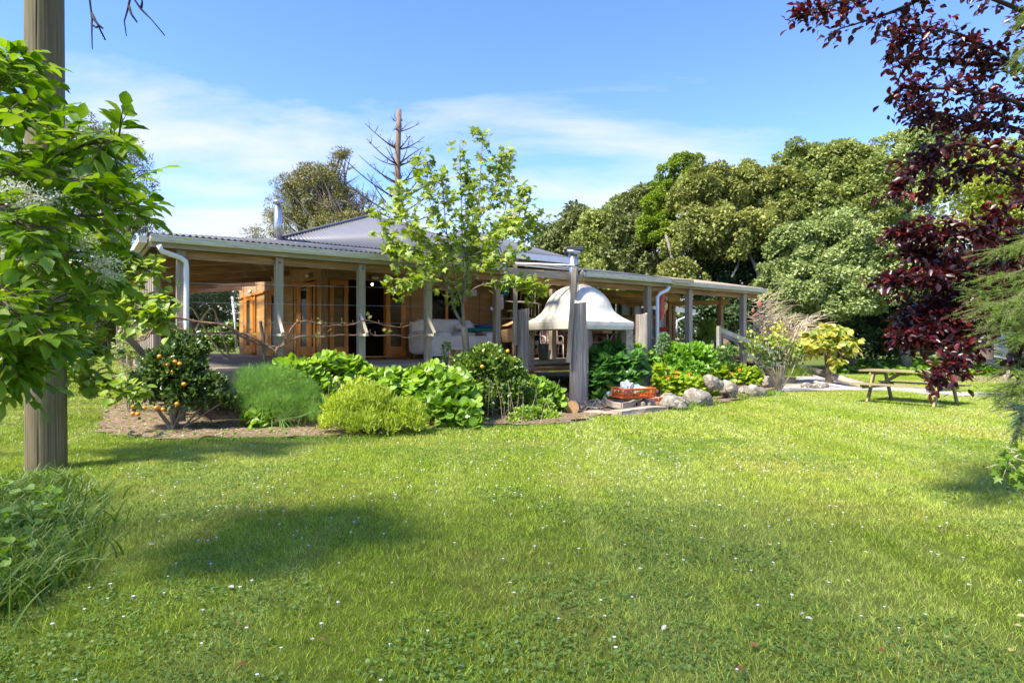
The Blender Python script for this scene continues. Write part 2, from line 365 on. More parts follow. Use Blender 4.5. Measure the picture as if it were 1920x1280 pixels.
def leaves(name, pos, dirs, nor, size, mat, parent=None, tpl='quad', wid=None, curl=None, rndv=None, kind=None):
    """one mesh of len(pos) leaves: dirs = along the leaf, nor = roughly its upper side"""
    V, Fc = TPL[tpl]; n = len(pos)
    d = nrm(dirs); x = nrm(np.cross(d, nor)); z = np.cross(x, d)
    size = np.broadcast_to(size, (n,)).astype(float); w = size if wid is None else np.broadcast_to(wid, (n,))
    P = pos[:, None, :] + x[:, None, :]*(V[None, :, 0:1]*w[:, None, None]) + d[:, None, :]*(V[None, :, 1:2]*size[:, None, None]) + z[:, None, :]*(V[None, :, 2:3]*size[:, None, None])
    k = len(V); P = P.reshape(-1, 3)
    loops = []; ls = []; lt = []; c = 0
    for f in Fc: loops += list(f); ls.append(c); lt.append(len(f)); c += len(f)
    loops = np.array(loops); ls = np.array(ls); lt = np.array(lt)
    LV = (loops[None, :] + (np.arange(n)*k)[:, None]).ravel(); LS = (ls[None, :] + (np.arange(n)*c)[:, None]).ravel(); LT = np.tile(lt, n)
    me = bpy.data.meshes.new(name); me.vertices.add(n*k); me.loops.add(len(LV)); me.polygons.add(len(LS))
    me.vertices.foreach_set('co', P.ravel().astype(np.float32)); me.loops.foreach_set('vertex_index', LV.astype(np.int32)); me.polygons.foreach_set('loop_start', LS.astype(np.int32)); me.polygons.foreach_set('loop_total', LT.astype(np.int32))
    at = me.attributes.new('rnd', 'FLOAT', 'FACE')
    rv = rng.random(n) if rndv is None else rndv
    at.data.foreach_set('value', np.repeat(rv, len(Fc)).astype(np.float32))
    me.update(calc_edges=True)
    o = link_mesh(name, me, mat, parent)
    if kind: o['kind'] = kind
    return o
def rdir(n): return nrm(rng.normal(size=(n, 3)))
def crown_pts(blobs, n, sub=26, subr=(.20, .34), squash=.85, seed=None, inner=.12, hollow=.0):
    """points on leaf clumps that sit on the surface of big blobs (cx,cy,cz,rx,ry,rz); returns pos, outward"""
    B = np.array(blobs, float); wgt = (B[:, 3]*B[:, 5]); wgt /= wgt.sum()
    C = []; RR = []; OUT = []
    for b, w in zip(B, wgt):
        m = max(4, int(sub*len(B)*w)); d = rdir(m); d[:, 2] = np.where(d[:, 2] < -.55, -d[:, 2], d[:, 2])
        rr = rng.uniform(.66, 1.10, m)[:, None]
        C.append(b[:3] + d*b[3:6]*rr); RR.append(rng.uniform(*subr, m)*b[3:6].mean()); OUT.append(d)
    C = np.concatenate(C); RR = np.concatenate(RR); OUT = np.concatenate(OUT)
    pw = RR**2; pw /= pw.sum(); idx = rng.choice(len(C), n, p=pw)
    d = rdir(n) + OUT[idx]*.55; d[:, 2] += .25; d = nrm(d)
    rad = (1-rng.random(n)**2*.45) * RR[idx]
    pos = C[idx] + d*rad[:, None]*np.array([1, 1, squash])
    ni = int(n*inner); j = rng.integers(0, len(B), ni)
    pos[:ni] = B[j, :3] + rdir(ni)*B[j, 3:6]*(rng.uniform(.15, .75, ni)[:, None])
    return pos, d, idx
def limb(mb, p0, p1, r0, r1, sag=.0, n=6, seg=7, wander=.06):
    p0 = Vector(p0); p1 = Vector(p1); ln = (p1-p0).length; pts = []
    w1 = Vector((rnd.uniform(-1, 1), rnd.uniform(-1, 1), rnd.uniform(-.5, .5)))*ln*wander
    for k in range(n+1):
        f = k/n; p = p0.lerp(p1, f) + w1*math.sin(f*math.pi) + Vector((0, 0, -sag*ln*math.sin(f*math.pi)))
        if 0 < k < n: p += Vector((rnd.uniform(-1, 1), rnd.uniform(-1, 1), rnd.uniform(-1, 1)))*ln*wander*.25
        pts.append(p)
    mb.tube(pts, [r0+(r1-r0)*k/n for k in range(n+1)], seg, caps=False); return pts
def tree(name, label, cat, base, blobs, nleaf, lsize, lmat, trunk_r=.25, trunk_mat=None, group=None, tpl='quad', sub=58, subr=(.2, .36), branches=True, inner=.12, flat=.35):
    base = Vector(base); t = thing(name, label, cat, base, group)
    m = MB(); top = Vector(blobs[0][:3]) 
    pts = limb(m, base - Vector((0, 0, .3)), top, trunk_r, trunk_r*.35, n=8, seg=9, wander=.05)
    m.build('trunk', trunk_mat or BARK, t)
    if branches:
        m = MB()
        for b in blobs:
            c = Vector(b[:3]); a = pts[rnd.randint(2, 5)]
            limb(m, a, c, trunk_r*.45, trunk_r*.15, n=6, wander=.08)
            for k in range(5):
                d = Vector((rnd.gauss(0, 1), rnd.gauss(0, 1), rnd.gauss(.3, .7))).normalized()
                limb(m, c.lerp(a, .3), c + Vector((d.x*b[3], d.y*b[4], d.z*b[5]))*.85, trunk_r*.18, .02, n=5, seg=5, wander=.1)
        m.build('branches', trunk_mat or BARK, t)
    nleaf = int(nleaf*1.62); lsize *= .88
    pos, out, idx = crown_pts(blobs, nleaf, sub=sub, subr=subr, inner=inner)
    dirs = nrm(out*.6 + rdir(nleaf)*.9); nor = nrm(np.array([0, 0, 1.])*.9 + out*.7 + rdir(nleaf)*flat*1.6)
    cl = rng.random(idx.max()+1)
    rv = np.clip(cl[idx]*.6 + rng.random(nleaf)*.4, 0, 1)
    leaves('crown', pos, dirs, nor, rng.uniform(.5, 1.4, nleaf)*lsize, lmat, t, tpl, rndv=rv)
    return t
# ================================================================ GROUND
LX = lambda k: k
def inpoly(x, y, P):
    c = False; j = len(P)-1
    for i in range(len(P)):
        if (P[i][1] > y) != (P[j][1] > y) and x < (P[j][0]-P[i][0])*(y-P[i][1])/(P[j][1]-P[i][1])+P[i][0]: c = not c
        j = i
    return c
def gp(*uv): return [tuple(G(u, v).xy) for u, v in uv]
h2 = lambda s, t: tuple(H(s, t).xy)
BED = gp((182, 812), (300, 828), (480, 824), (600, 822), (820, 806), (1000, 800), (1060, 797), (1110, 785)) + [tuple(G(1245, 772).xy), tuple(G(1330, 762).xy), tuple(G(1440, 738).xy), h2(13.8, -4.6), h2(12.8, 4), h2(12.6, 10), h2(-4.0, 10), h2(-4.2, 1.5), h2(-5.2, .5)] + gp((235, 760), (200, 785))
PATHP = gp((1395, 741), (1500, 733), (1660, 733), (1760, 742), (1990, 747), (1990, 740), (1780, 735), (1660, 724), (1600, 712), (1540, 698), (1490, 705), (1460, 725))
TABLE_C = Vector((9.32, 14.27, 0))
def lawn_material():
    m, n, l = newmat('lawn grass')
    out = n.new('ShaderNodeOutputMaterial'); p = n.new('ShaderNodeBsdfPrincipled'); p.inputs['Roughness'].default_value = .75; p.inputs['Specular IOR Level'].default_value = .15
    geo = n.new('ShaderNodeNewGeometry')
    def nz_(scale, det=4, stretch=None, rot=0):
        v = geo.outputs['Position']
        if stretch:
            q = n.new('ShaderNodeMapping'); q.inputs['Scale'].default_value = stretch; q.inputs['Rotation'].default_value = (0, 0, rot); l.new(v, q.inputs[0]); v = q.outputs[0]
        a = n.new('ShaderNodeTexNoise'); a.inputs['Scale'].default_value = scale; a.inputs['Detail'].default_value = det; l.new(v, a.inputs['Vector']); return a.outputs[0]
    def ramp(v, a, b, c0=(0, 0, 0, 1), c1=(1, 1, 1, 1)):
        r = n.new('ShaderNodeValToRGB'); l.new(v, r.inputs[0]); r.color_ramp.elements[0].position = a; r.color_ramp.elements[1].position = b; r.color_ramp.elements[0].color = c0; r.color_ramp.elements[1].color = c1; return r.outputs[0]
    def mixc(f, a, b):
        x = n.new('ShaderNodeMix'); x.data_type = 'RGBA'
        if isinstance(f, float): x.inputs['Factor'].default_value = f
        else: l.new(f, x.inputs['Factor'])
        for s_, v in (('A', a), ('B', b)):
            if isinstance(v, tuple): x.inputs[s_].default_value = v
            else: l.new(v, x.inputs[s_])
        return x.outputs['Result']
    base = ramp(nz_(.8, 6), .35, .65, (.21, .295, .018, 1), (.33, .41, .038, 1))
    fine = ramp(nz_(26, 5), .35, .7, (.15, .25, .015, 1), (.37, .45, .07, 1))
    c = mixc(.5, base, fine)
    c = mixc(ramp(nz_(.45, 5), .50, .66), c, (.37, .385, .075, 1))      # drier, yellower growth
    c = mixc(ramp(nz_(1.9, 4), .66, .75), c, (.36, .31, .08, 1))        # thin straw coloured patches
    c = mixc(ramp(nz_(.75, 3, (1.2, .12, 1), R(-50)), .47, .60), c, mixc(.8, c, (.36, .42, .085, 1)))   # mowing lines
    at = n.new('ShaderNodeAttribute'); at.attribute_name = 'rnd'
    clump = mth(n, l, 'MULTIPLY_ADD', nz_(7, 3), .9); clump.node.inputs[2].default_value = .60
    vv = mth(n, l, 'MULTIPLY_ADD', at.outputs['Fac'], 1.1); vv.node.inputs[2].default_value = .64; vv = mth(n, l, 'MULTIPLY', vv, clump)
    hs = n.new('ShaderNodeHueSaturation'); l.new(c, hs.inputs['Color']); l.new(vv, hs.inputs['Value'])
    straw = n.new('ShaderNodeValToRGB'); l.new(at.outputs['Fac'], straw.inputs[0]); straw.color_ramp.elements[0].position = .90; straw.color_ramp.elements[1].position = .93
    mixs = n.new('ShaderNodeMix'); mixs.data_type = 'RGBA'; l.new(straw.outputs[0], mixs.inputs['Factor']); l.new(hs.outputs[0], mixs.inputs['A']); mixs.inputs['B'].default_value = (.42, .40, .15, 1); hso = mixs.outputs['Result']
    l.new(hso, p.inputs['Base Color'])
    tr = n.new('ShaderNodeBsdfTranslucent'); l.new(hso, tr.inputs[0])
    ms = n.new('ShaderNodeMixShader'); ms.inputs[0].default_value = .25; l.new(p.outputs[0], ms.inputs[1]); l.new(tr.outputs[0], ms.inputs[2]); l.new(ms.outputs[0], out.inputs[0])
    return m
LAWN = lawn_material()
CLOVER = leafmat('clover leaves', [(.10, .18, .02), (.15, .25, .03), (.21, .31, .06)], .3, .5)
# terrain sheet: fine near the camera, coarse to the horizon
def axis(lo, hi, near, step):
    a = [0.0]; x = 0.0
    while x < hi: x += step if x < near else step*(1+(x-near)*.25); a.append(x)
    b = []; x = 0.0
    while x > lo: x -= step if -x < near else step*(1+(-x-near)*.25); b.append(x)
    return b[::-1] + a
xs = axis(-1500, 1500, 22, .5); ys = axis(-200, 2600, 34, .5)
me = bpy.data.meshes.new('ground'); vs = [(x, y, T(x, y)) for y in ys for x in xs]; nx = len(xs)
me.from_pydata(vs, [], [(j*nx+i, j*nx+i+1, (j+1)*nx+i+1, (j+1)*nx+i) for j in range(len(ys)-1) for i in range(nx-1)])
me.polygons.foreach_set('use_smooth', [True]*len(me.polygons)); a_ = me.attributes.new('rnd', 'FLOAT', 'FACE'); a_.data.foreach_set('value', [-.2]*len(me.polygons))
me.materials.append(LAWN); g = bpy.data.objects.new('ground', me); COL.objects.link(g); g['kind'] = 'structure'
def sheet(name, P, z, mat, step=.22, rough=0):
    x0 = min(p[0] for p in P); x1 = max(p[0] for p in P); y0 = min(p[1] for p in P); y1 = max(p[1] for p in P)
    idx = {}; v = []; f = []
    def vi(i, j):
        if (i, j) not in idx:
            x = x0+i*step + rnd.uniform(-.3, .3)*step; y = y0+j*step + rnd.uniform(-.3, .3)*step
            idx[(i, j)] = len(v); v.append((x, y, T(x, y)+z+rough*(.5+mnoise.noise(Vector((x*3, y*3, 3))))))
        return idx[(i, j)]
    for i in range(int((x1-x0)/step)+1):
        for j in range(int((y1-y0)/step)+1):
            if inpoly(x0+(i+.5)*step, y0+(j+.5)*step, P): f.append((vi(i, j), vi(i+1, j), vi(i+1, j+1), vi(i, j+1)))
    me = bpy.data.meshes.new(name); me.from_pydata(v, [], f); me.polygons.foreach_set('use_smooth', [True]*len(f))
    o = link_mesh(name, me, mat, None); o['kind'] = 'structure'; return o
sheet('garden_bed', BED, .014, MULCH, .16, .05)
sheet('path', PATHP, .010, PATH, .2)

def gn_scatter(name, pts, rots, scls, idxs, protos, kind='stuff'):
    """points carrying instances of small hand-built tufts (uncountable ground cover)"""
    me = bpy.data.meshes.new(name); me.from_pydata(pts, [], [])
    for nm, ty, val in (('rot', 'FLOAT', rots), ('scl', 'FLOAT', scls), ('pick', 'INT', idxs)):
        at = me.attributes.new(nm, ty, 'POINT'); at.data.foreach_set('value', val)
    o = bpy.data.objects.new(name, me); COL.objects.link(o); o['kind'] = kind
    ng = bpy.data.node_groups.new(name+'_nodes', 'GeometryNodeTree'); ng.interface.new_socket('Geometry', in_out='INPUT', socket_type='NodeSocketGeometry'); ng.interface.new_socket('Geometry', in_out='OUTPUT', socket_type='NodeSocketGeometry')
    n = ng.nodes; l = ng.links; gi = n.new('NodeGroupInput'); go = n.new('NodeGroupOutput'); iop = n.new('GeometryNodeInstanceOnPoints')
    gg = n.new('GeometryNodeJoinGeometry'); gti = n.new('GeometryNodeGeometryToInstance')
    for pr in protos[::-1]:
        oi = n.new('GeometryNodeObjectInfo'); oi.inputs[0].default_value = pr; l.new(oi.outputs['Geometry'], gti.inputs[0])
    def na(nm, ty):
        q = n.new('GeometryNodeInputNamedAttribute'); q.data_type = ty; q.inputs[0].default_value = nm; return q.outputs[0]
    cx = n.new('ShaderNodeCombineXYZ'); l.new(na('rot', 'FLOAT'), cx.inputs[2]); l.new(cx.outputs[0], iop.inputs['Rotation'])
    l.new(na('scl', 'FLOAT'), iop.inputs['Scale']); l.new(na('pick', 'INT'), iop.inputs['Instance Index']); iop.inputs['Pick Instance'].default_value = True
    l.new(gi.outputs[0], iop.inputs['Points']); l.new(gti.outputs[0], iop.inputs['Instance']); l.new(iop.outputs[0], go.inputs[0])
    md = o.modifiers.new('scatter', 'NODES'); md.node_group = ng
    return o
def proto_mesh(name, P, dirs, nor, size, mat, tpl, wid=None, parts=None):
    """hidden-away source mesh kept out of the scene collection (only its instances are seen)"""
    o = leaves(name, P, dirs, nor, size, mat, None, tpl, wid)
    me = o.data; co = np.empty(len(me.vertices)*3, np.float32); me.vertices.foreach_get('co', co); co = co.reshape(-1, 3) + np.array(o.location, np.float32); me.vertices.foreach_set('co', co.ravel()); o.location = (0, 0, 0)
    COL.objects.unlink(o); return o
TS = .6                                    # tile size
def grass_tile(k, n, hmin, hmax, w, clover=0):
    P = np.stack([rng.uniform(-TS/2-.03, TS/2+.03, n), rng.uniform(-TS/2-.03, TS/2+.03, n), np.full(n, -.004)], 1)
    d = rdir(n)*.55; d[:, 2] = np.abs(d[:, 2])*.4 + .62
    nor = rdir(n); nor[:, 2] = .15
    return proto_mesh('grass_tuft', P, d, nor, rng.uniform(hmin, hmax, n)*rng.choice([1, 1, 1, 1.4], n), LAWN, 'blade', wid=rng.uniform(.6, 1.2, n)*w)
tiles = [grass_tile(k, 1900, .020, .046, .0046) for k in range(4)]
tiles += [grass_tile(k, 900, .026, .05, .009) for k in range(2)]
def clover_tile(k):
    n = 520; P = np.stack([rng.uniform(-TS/2, TS/2, n), rng.uniform(-TS/2, TS/2, n), rng.uniform(.012, .035, n)], 1)
    c = rng.normal(size=(n, 3))*.35; c[:, 2] = 1
    return proto_mesh('clover', P, rdir(n)*np.array([1, 1, .25]), c, rng.uniform(.011, .021, n), CLOVER, 'round')
ctile = [clover_tile(0), clover_tile(1)]
PTS = []; RT = []; SC = []; PK = []; CP = []; CRT = []; CSC = []; CPK = []
POLE = Vector((-5.28, 6.9, 0))
def on_lawn(x, y, m=0):
    if inpoly(x, y, BED) or inpoly(x, y, PATHP): return False
    s, t = Hinv(x, y)
    if -3.9 < s < 12.6 and -3.7 < t < 12: return False
    return True
ny = 0
y = 1.7
while y < 34:
    xw = y*.9 + 1.2; x = -xw
    while x < xw:
        if on_lawn(x, y):
            PTS.append((x+rnd.uniform(-.04, .04), y+rnd.uniform(-.04, .04), T(x, y))); RT.append(rnd.randint(0, 3)*math.pi/2+rnd.uniform(-.2, .2))
            far = y > 9
            SC.append((rnd.uniform(.92, 1.12)+.35*mnoise.noise(Vector((x*.9, y*.9, 4))))*(1.0 if not far else 1.05) ); PK.append(rnd.randint(0, 3) if not far else rnd.randint(4, 5))
            if y < 9:
                c = mnoise.noise(Vector((x*.55+9, y*.55, 2))) + (.35 if (x < -1 and y < 4.2) else 0)
                if c + rnd.uniform(-.22, .22) > .16: CP.append((x, y, T(x, y))); CRT.append(rnd.uniform(0, 6.28)); CSC.append(rnd.uniform(.8, 1.15)); CPK.append(rnd.randint(0, 1))
        x += TS*.96
    y += TS*.96
gn_scatter('lawn_grass', PTS, RT, SC, PK, tiles)
gn_scatter('clover_patches', CP, CRT, CSC, CPK, ctile)
# daisies: white heads too many to count
dz = MB()
for k in range(7):
    a = 6.2832*k/7; dz.v += [Vector((.003*math.cos(a-.5), .003*math.sin(a-.5), .045)), Vector((.012*math.cos(a-.35), .012*math.sin(a-.35), .047)), Vector((.012*math.cos(a+.35), .012*math.sin(a+.35), .047)), Vector((.003*math.cos(a+.5), .003*math.sin(a+.5), .045))]
    i = len(dz.v)-4; dz.face((i, i+1, i+2, i+3), [(0, 0)]*4)
dz.lathe((0, 0, .044), [(.0045, 0), (.003, .004)], 6)
dz.tube([(0, 0, 0), (.003, 0, .044)], .0012, 3)
dzo = dz.build('daisy_head', plain('daisy petals', (.85, .85, .82))); 
co = np.empty(len(dzo.data.vertices)*3, np.float32); dzo.data.vertices.foreach_get('co', co); co = co.reshape(-1, 3)+np.array(dzo.location, np.float32); dzo.data.vertices.foreach_set('co', co.ravel()); dzo.location = (0, 0, 0); COL.objects.unlink(dzo)
DP = []; k = 0
while len(DP) < 1900 and k < 60000:
    k += 1
    y = rnd.uniform(2.2, 22)**1.0; x = rnd.uniform(-1, 1)*(y*.86+.3)
    c = mnoise.noise(Vector((x*.35, y*.35, 5)))
    dens = (.18+.5*ss(-.2, .5, c))*(.10 + .9*ss(3.5, 8, y)) + .02
    if rnd.random() < dens and on_lawn(x, y): DP.append((x, y, T(x, y)))
gn_scatter('daisies', DP, [rnd.uniform(0, 6) for _ in DP], [rnd.uniform(.5, .75)*(1+.05*p[1]) for p in DP], [0]*len(DP), [dzo])

# ================================================================ HOUSE
house = thing('house', 'low timber house with grey hipped roof and wraparound veranda', 'house', H(0, 0, DECK))
def hb(name, s0, s1, t0, t1, z0, z1, mat, parent=house, bevel=0, vert=False):
    """box in the house's own axes"""
    m = MB()
    if vert: m.bar(H((s0+s1)/2, (t0+t1)/2, z0), H((s0+s1)/2, (t0+t1)/2, z1), abs(t1-t0), abs(s1-s0), up=D1)
    else:
        if abs(s1-s0) >= abs(t1-t0): m.bar(H(s0, (t0+t1)/2, (z0+z1)/2), H(s1, (t0+t1)/2, (z0+z1)/2), abs(t1-t0), z1-z0)
        else: m.bar(H((s0+s1)/2, t0, (z0+z1)/2), H((s0+s1)/2, t1, (z0+z1)/2), abs(s1-s0), z1-z0)
    return m.build(name, mat, parent, bevel)
ET = -4.15; ES = -4.2; EZ = 3.20           # veranda eave
RT_, RZ = -1.535, 3.69                     # main eave
def roofz(t): return EZ + (t-ET)*(RZ-EZ)/(RT_-ET)
# --- corrugated sheets
def corr(name, a, b, up_fn, mat, pitch=.10, amp=.017, parent=house, rows=1):
    """sheet with waves counted along a->b, each flute running from the eave to up_fn(f)"""
    a = Vector(a); b = Vector(b); ln = (b-a).length; n = int(ln/pitch)*4; v = []; f = []; uv = []
    for i in range(n+1):
        q = i/n; e = a.lerp(b, q); t = up_fn(q); off = Vector((0, 0, amp*math.sin(q*ln/pitch*2*math.pi)))
        for r in range(rows+1): v.append(tuple(e.lerp(t, r/rows)+off))
    w = rows+1
    for i in range(n):
        for r in range(rows): f.append((i*w+r, (i+1)*w+r, (i+1)*w+r+1, i*w+r+1))
    me = bpy.data.meshes.new(name); me.from_pydata(v, [], f); me.polygons.foreach_set('use_smooth', [True]*len(f))
    o = link_mesh(name, me, mat, parent); sm = o.modifiers.new('thick', 'SOLIDIFY'); sm.thickness = .004; return o
def yz(s, t): return H(s, t, roofz(t))
# veranda roof, front: three lengths; side: one length, mitred at the corner
corr('veranda_roof_sheet', H(ES-.06, ET-.05, EZ+.02), H(2.9, ET-.05, EZ+.02), lambda q: H(ES-.06+7.16*q, ET-.05+min(RT_-ET+.05, 7.16*q+.02), roofz(ET+min(RT_-ET, 7.16*q))+.02), ZINC)
corr('veranda_roof_sheet', H(5.22, ET-.12, EZ+.035), H(8.6, ET-.12, EZ+.035), lambda q: H(5.22+3.38*q, RT_, RZ+.03), ZINC)
corr('veranda_roof_sheet', H(8.62, ET-.02, EZ+.0), H(13.3, ET-.02, EZ+.0), lambda q: H(8.62+4.68*q, RT_, RZ-.0), plain('leaf littered roofing', (.36, .28, .19), .9))
corr('veranda_roof_sheet', H(ES-.05, 11, EZ+.02), H(ES-.05, ET-.06, EZ+.02), lambda q: H(ES-.05+min(RT_-ES, 15.06*(1-q)+.02), 11-15.06*q, EZ+.02+min(RT_-ES, 15.06*(1-q))*(RZ-EZ)/(RT_-ET)), ZINC)
corr('clear_roof_sheet', H(2.92, ET-.05, EZ+.02), H(5.2, ET-.05, EZ+.02), lambda q: H(2.92+2.28*q, RT_, RZ+.02), CLEAR, amp=.005)
# inner parts of the roof over the walls and the open workshop
corr('inner_roof_sheet', H(6.0, RT_, RZ), H(13.3, RT_, RZ), lambda q: H(6.0+7.3*q, 6.5, RZ+.55), ZINC, pitch=.18)
# main hipped roof
A_ = -RT_; PK_ = 2.233; slope = (5.29-RZ)/(A_+PK_)
lo = RT_; hi = PK_+A_+PK_
def hipf(q, ax, lo=lo, hi=hi, z0=RZ):
    L_ = hi-lo; x = L_*q; r = min(x, L_-x)
    return r
corr('hip_roof_sheet', H(lo, lo, RZ+.05), H(hi, lo, RZ+.05), lambda q: H(lo+(hi-lo)*q, lo+hipf(q, 0), RZ+.05+hipf(q, 0)*slope), SLATE)
corr('hip_roof_sheet', H(lo, hi, RZ+.05), H(lo, lo, RZ+.05), lambda q: H(lo+hipf(q, 0), hi-(hi-lo)*q, RZ+.05+hipf(q, 0)*slope), SLATE)
corr('hip_roof_sheet', H(hi, lo, RZ+.05), H(hi, hi, RZ+.05), lambda q: H(hi-hipf(q, 0), lo+(hi-lo)*q, RZ+.05+hipf(q, 0)*slope), SLATE)
corr('hip_roof_sheet', H(hi, hi, RZ+.05), H(lo, hi, RZ+.05), lambda q: H(hi-(hi-lo)*q, hi-hipf(q, 0), RZ+.05+hipf(q, 0)*slope), SLATE)
for c in ((lo, lo), (hi, lo)):
    ap = H(PK_, PK_, 5.29+.075); e = H(c[0], c[1], RZ+.075); tube('ridge_cap', [e, ap], .035, SLATE, house, 6)
# second hip, to the right behind the first
BZ = 4.02
SL2 = .425
def hip2(q): x = (4.6)*q; return min(x, 4.6-x)
lo2, hi2 = 2.5, 7.1
for a, b, fn in ((H(lo2, lo, BZ), H(hi2, lo, BZ), lambda q: H(lo2+4.6*q, lo+hip2(q), BZ+hip2(q)*SL2)),
                 (H(hi2, lo, BZ), H(hi2, lo+4.6, BZ), lambda q: H(hi2-hip2(q), lo+4.6*q, BZ+hip2(q)*SL2)),
                 (H(hi2, lo+4.6, BZ), H(lo2, lo+4.6, BZ), lambda q: H(hi2-4.6*q, lo+4.6-hip2(q), BZ+hip2(q)*SL2)),
                 (H(lo2, lo+4.6, BZ), H(lo2, lo, BZ), lambda q: H(lo2+hip2(q), lo+4.6-4.6*q, BZ+hip2(q)*SL2))): corr('hip_roof_sheet', a, b, fn, SLATE)
hb('clerestory_fascia', 4.3, 7.1, lo-.03, lo+.0, BZ-.19, BZ-.01, WHT)
hb('clerestory_fascia', 7.07, 7.1, lo+.001, lo+4.6, BZ-.19, BZ-.01, WHT)
hb('clerestory_wall', 4.3, 6.9, lo+.12, lo+.2, RZ+.08, BZ-.12, WPLY)
# fascia, gutters, eave beams
def gutter(s0, s1, t, z, dz=.11):
    prof = [(-.0, 0), (-.0, -dz), (-.085, -dz), (-.11, -dz*.55), (-.10, -.035), (-.12, -.02), (-.12, 0), (-.108, 0), (-.108, -.015), (-.01, -.015)]
    m = MB(); i = 0; v = []
    for s in (s0, s1):
        for a, b in prof: m.v.append(H(s, t+a, z+b))
    k = len(prof)
    for j in range(k):
        j2 = (j+1) % k; m.face((j, j2, k+j2, k+j), [(0, 0), (0, .1), (s1-s0, .1), (s1-s0, 0)])
    m.face(tuple(range(k)), [(0, 0)]*k); m.face(tuple(range(k, 2*k))[::-1], [(0, 0)]*k)
    return m.build('gutter', GUT, house)
gutter(ES-.02, 2.8, ET, EZ-.01); gutter(5.24, 8.6, ET-.07, EZ+.012, .12); gutter(8.63, 13.35, ET-.0, EZ-.02)
hb('fascia', ES, 13.25, ET+.002, ET+.035, 3.00, 3.155, WGR)
hb('fascia', ES-.03, ES-.0, ET+.04, 11, 3.00, 3.16, WGR)
m = MB(); m.bar(H(ES-.11, ET+.05, 3.12), H(ES-.11, 11, 3.12), .12, .11); m.build('gutter', GUT, house)
hb('eave_beam', ES+.2, 13.2, -3.99, -3.93, 2.86, 3.06, WB)
hb('eave_beam', -4.0, -3.94, -3.8, 10.8, 2.86, 3.06, WB)
hb('eave_beam', 5.6, 12.8, -1.0, -.93, 2.95, 3.18, WP)
# rafters: side veranda run across it, front veranda run back from the eave
for k in range(7):
    t = -3.4+k*2.1
    e_ = min(-.05, t if t < -1.4 else -.05); bar('rafter', H(-4.05, t, 3.07), H(e_, t, 3.07+(e_+4.05)*.1125), .06, .23, WB, house)
for k in range(15):
    s = .5+k*.9
    if s > 12.9: break
    bar('rafter', H(s, -4.05, 3.09), H(s, -.05 if s < 5.2 else 2.4, 3.56 if s < 5.2 else 3.8), .05, .19, WP if s > 5.2 else WB, house)
for k in range(4): bar('purlin', H(-3.4+k*.95, -3.0+k*.95, 3.21+k*.11), H(-3.4+k*.95, 10.9, 3.21+k*.11), .06, .045, WB, house)
bar('hip_rafter', H(-4.05, -4.0, 3.06), H(0, 0, 3.6), .06, .2, WB, house)
# posts
def post(s, t, z0=-.05, z1=3.0, w=.135, mat=WG):
    p = bar('post', H(s, t, z0), H(s, t, z1), w, w, mat, house, up=D1); return p
POSTS = [-2.15, -.56, .94]
for s in POSTS: post(s, -3.92-.08, z1=2.995, mat=WGR)
post(-3.75, -3.98, z0=.1); post(-4.02, -3.0, z0=.5)
for s in (7.85, 9.65, 12.39): post(s, -3.99, z0=-.02 if s < 9 else .3, w=.16)
post(3.2, -3.3, z0=DECK, z1=2.86, w=.15)
for s, t in ((5.55, -2.6), (6.9, -2.6), (8.58, -1.0)): post(s, t, z0=DECK, z1=2.9, w=.15, mat=WB if s > 8 else WG)
for s, t in ((10.9, -2.2), (12.3, -3.2), (9.0, -.96), (12.6, -.96)): post(s, t, z0=.9, z1=2.94, w=.14, mat=WB)
for t in (-1.2, 1.6, 4.4, 7.2, 10.0): post(-3.97, t, z0=.3, z1=2.86)
# bolted iron heads on the front posts
for s in POSTS: tube('bolt', [H(s, -4.075, 2.90), H(s, -4.1, 2.90)], .018, DKST, house, 8)
# deck boards run along the front; the framing and edge boards hang beneath
i = 0; t = -3.80
while t < 10.6:
    s1 = 12.55 if t < -.1 or t < 6 else -.02
    if t > .0: s1 = -.05 if t > .1 else 12.55
    z = DECK + rnd.uniform(-.003, .003)
    s0 = -3.72
    if s1 > 0:
        sp = rnd.uniform(1.5, 4.2); sp2 = rnd.uniform(6.5, 9.5)
        for q0, q1 in (((s0, sp), (sp+.004, sp2), (sp2+.004, s1)) if t > -2.83 else ((s0, 1.2+.6*rnd.random()), (1.85, 3.75), (7.6, s1))): hb('deck_board', q0, q1, t, t+.136, z-.035, z, WD)
    else: hb('deck_board', s0, s1, t, t+.136, z-.035, z, WD)
    t += .142
for k in range(44):
    if 5.3 < k: break
for k in range(28): hb('deck_board', 5.3, 12.55, .05+k*.142, .05+k*.142+.136, DECK-.035, DECK, WD)
hb('deck_fascia', -3.75, 3.1, -3.835, -3.803, DECK-.28, DECK-.04, WG); hb('deck_fascia', 7.6, 12.5, -3.835, -3.803, DECK-.13, DECK-.04, WB); hb('deck_fascia', 3.78, 7.6, -2.86, -2.83, DECK-.13, DECK-.04, WD)
hb('deck_fascia', -3.76, -3.724, -3.80, 10.6, DECK-.30, DECK-.04, WG)
hb('deck_fascia', -3.75, .9, -3.835, -3.803, DECK-.52, DECK-.285, WG)
hb('deck_step', 3.9, 6.6, -3.2, -2.88, DECK-.24, DECK-.19, WD); hb('deck_step', 3.9, 6.6, -3.23, -3.203, DECK-.29, DECK-.19, WB)
for k in range(12): hb('deck_joist', -3.6, 3.7 if k == 0 else 12.4, -3.6+k*.9, -3.55+k*.9, DECK-.2, DECK-.05, WB) if k < 4 else None
for s in (-1.5, .5, 2.5, 4.5, 6.5, 8.5, 10.5, 12.3): post(s, -3.4 if not 4 < s < 7 else -2.4, z0=-.1, z1=DECK-.2, w=.16, mat=WB)
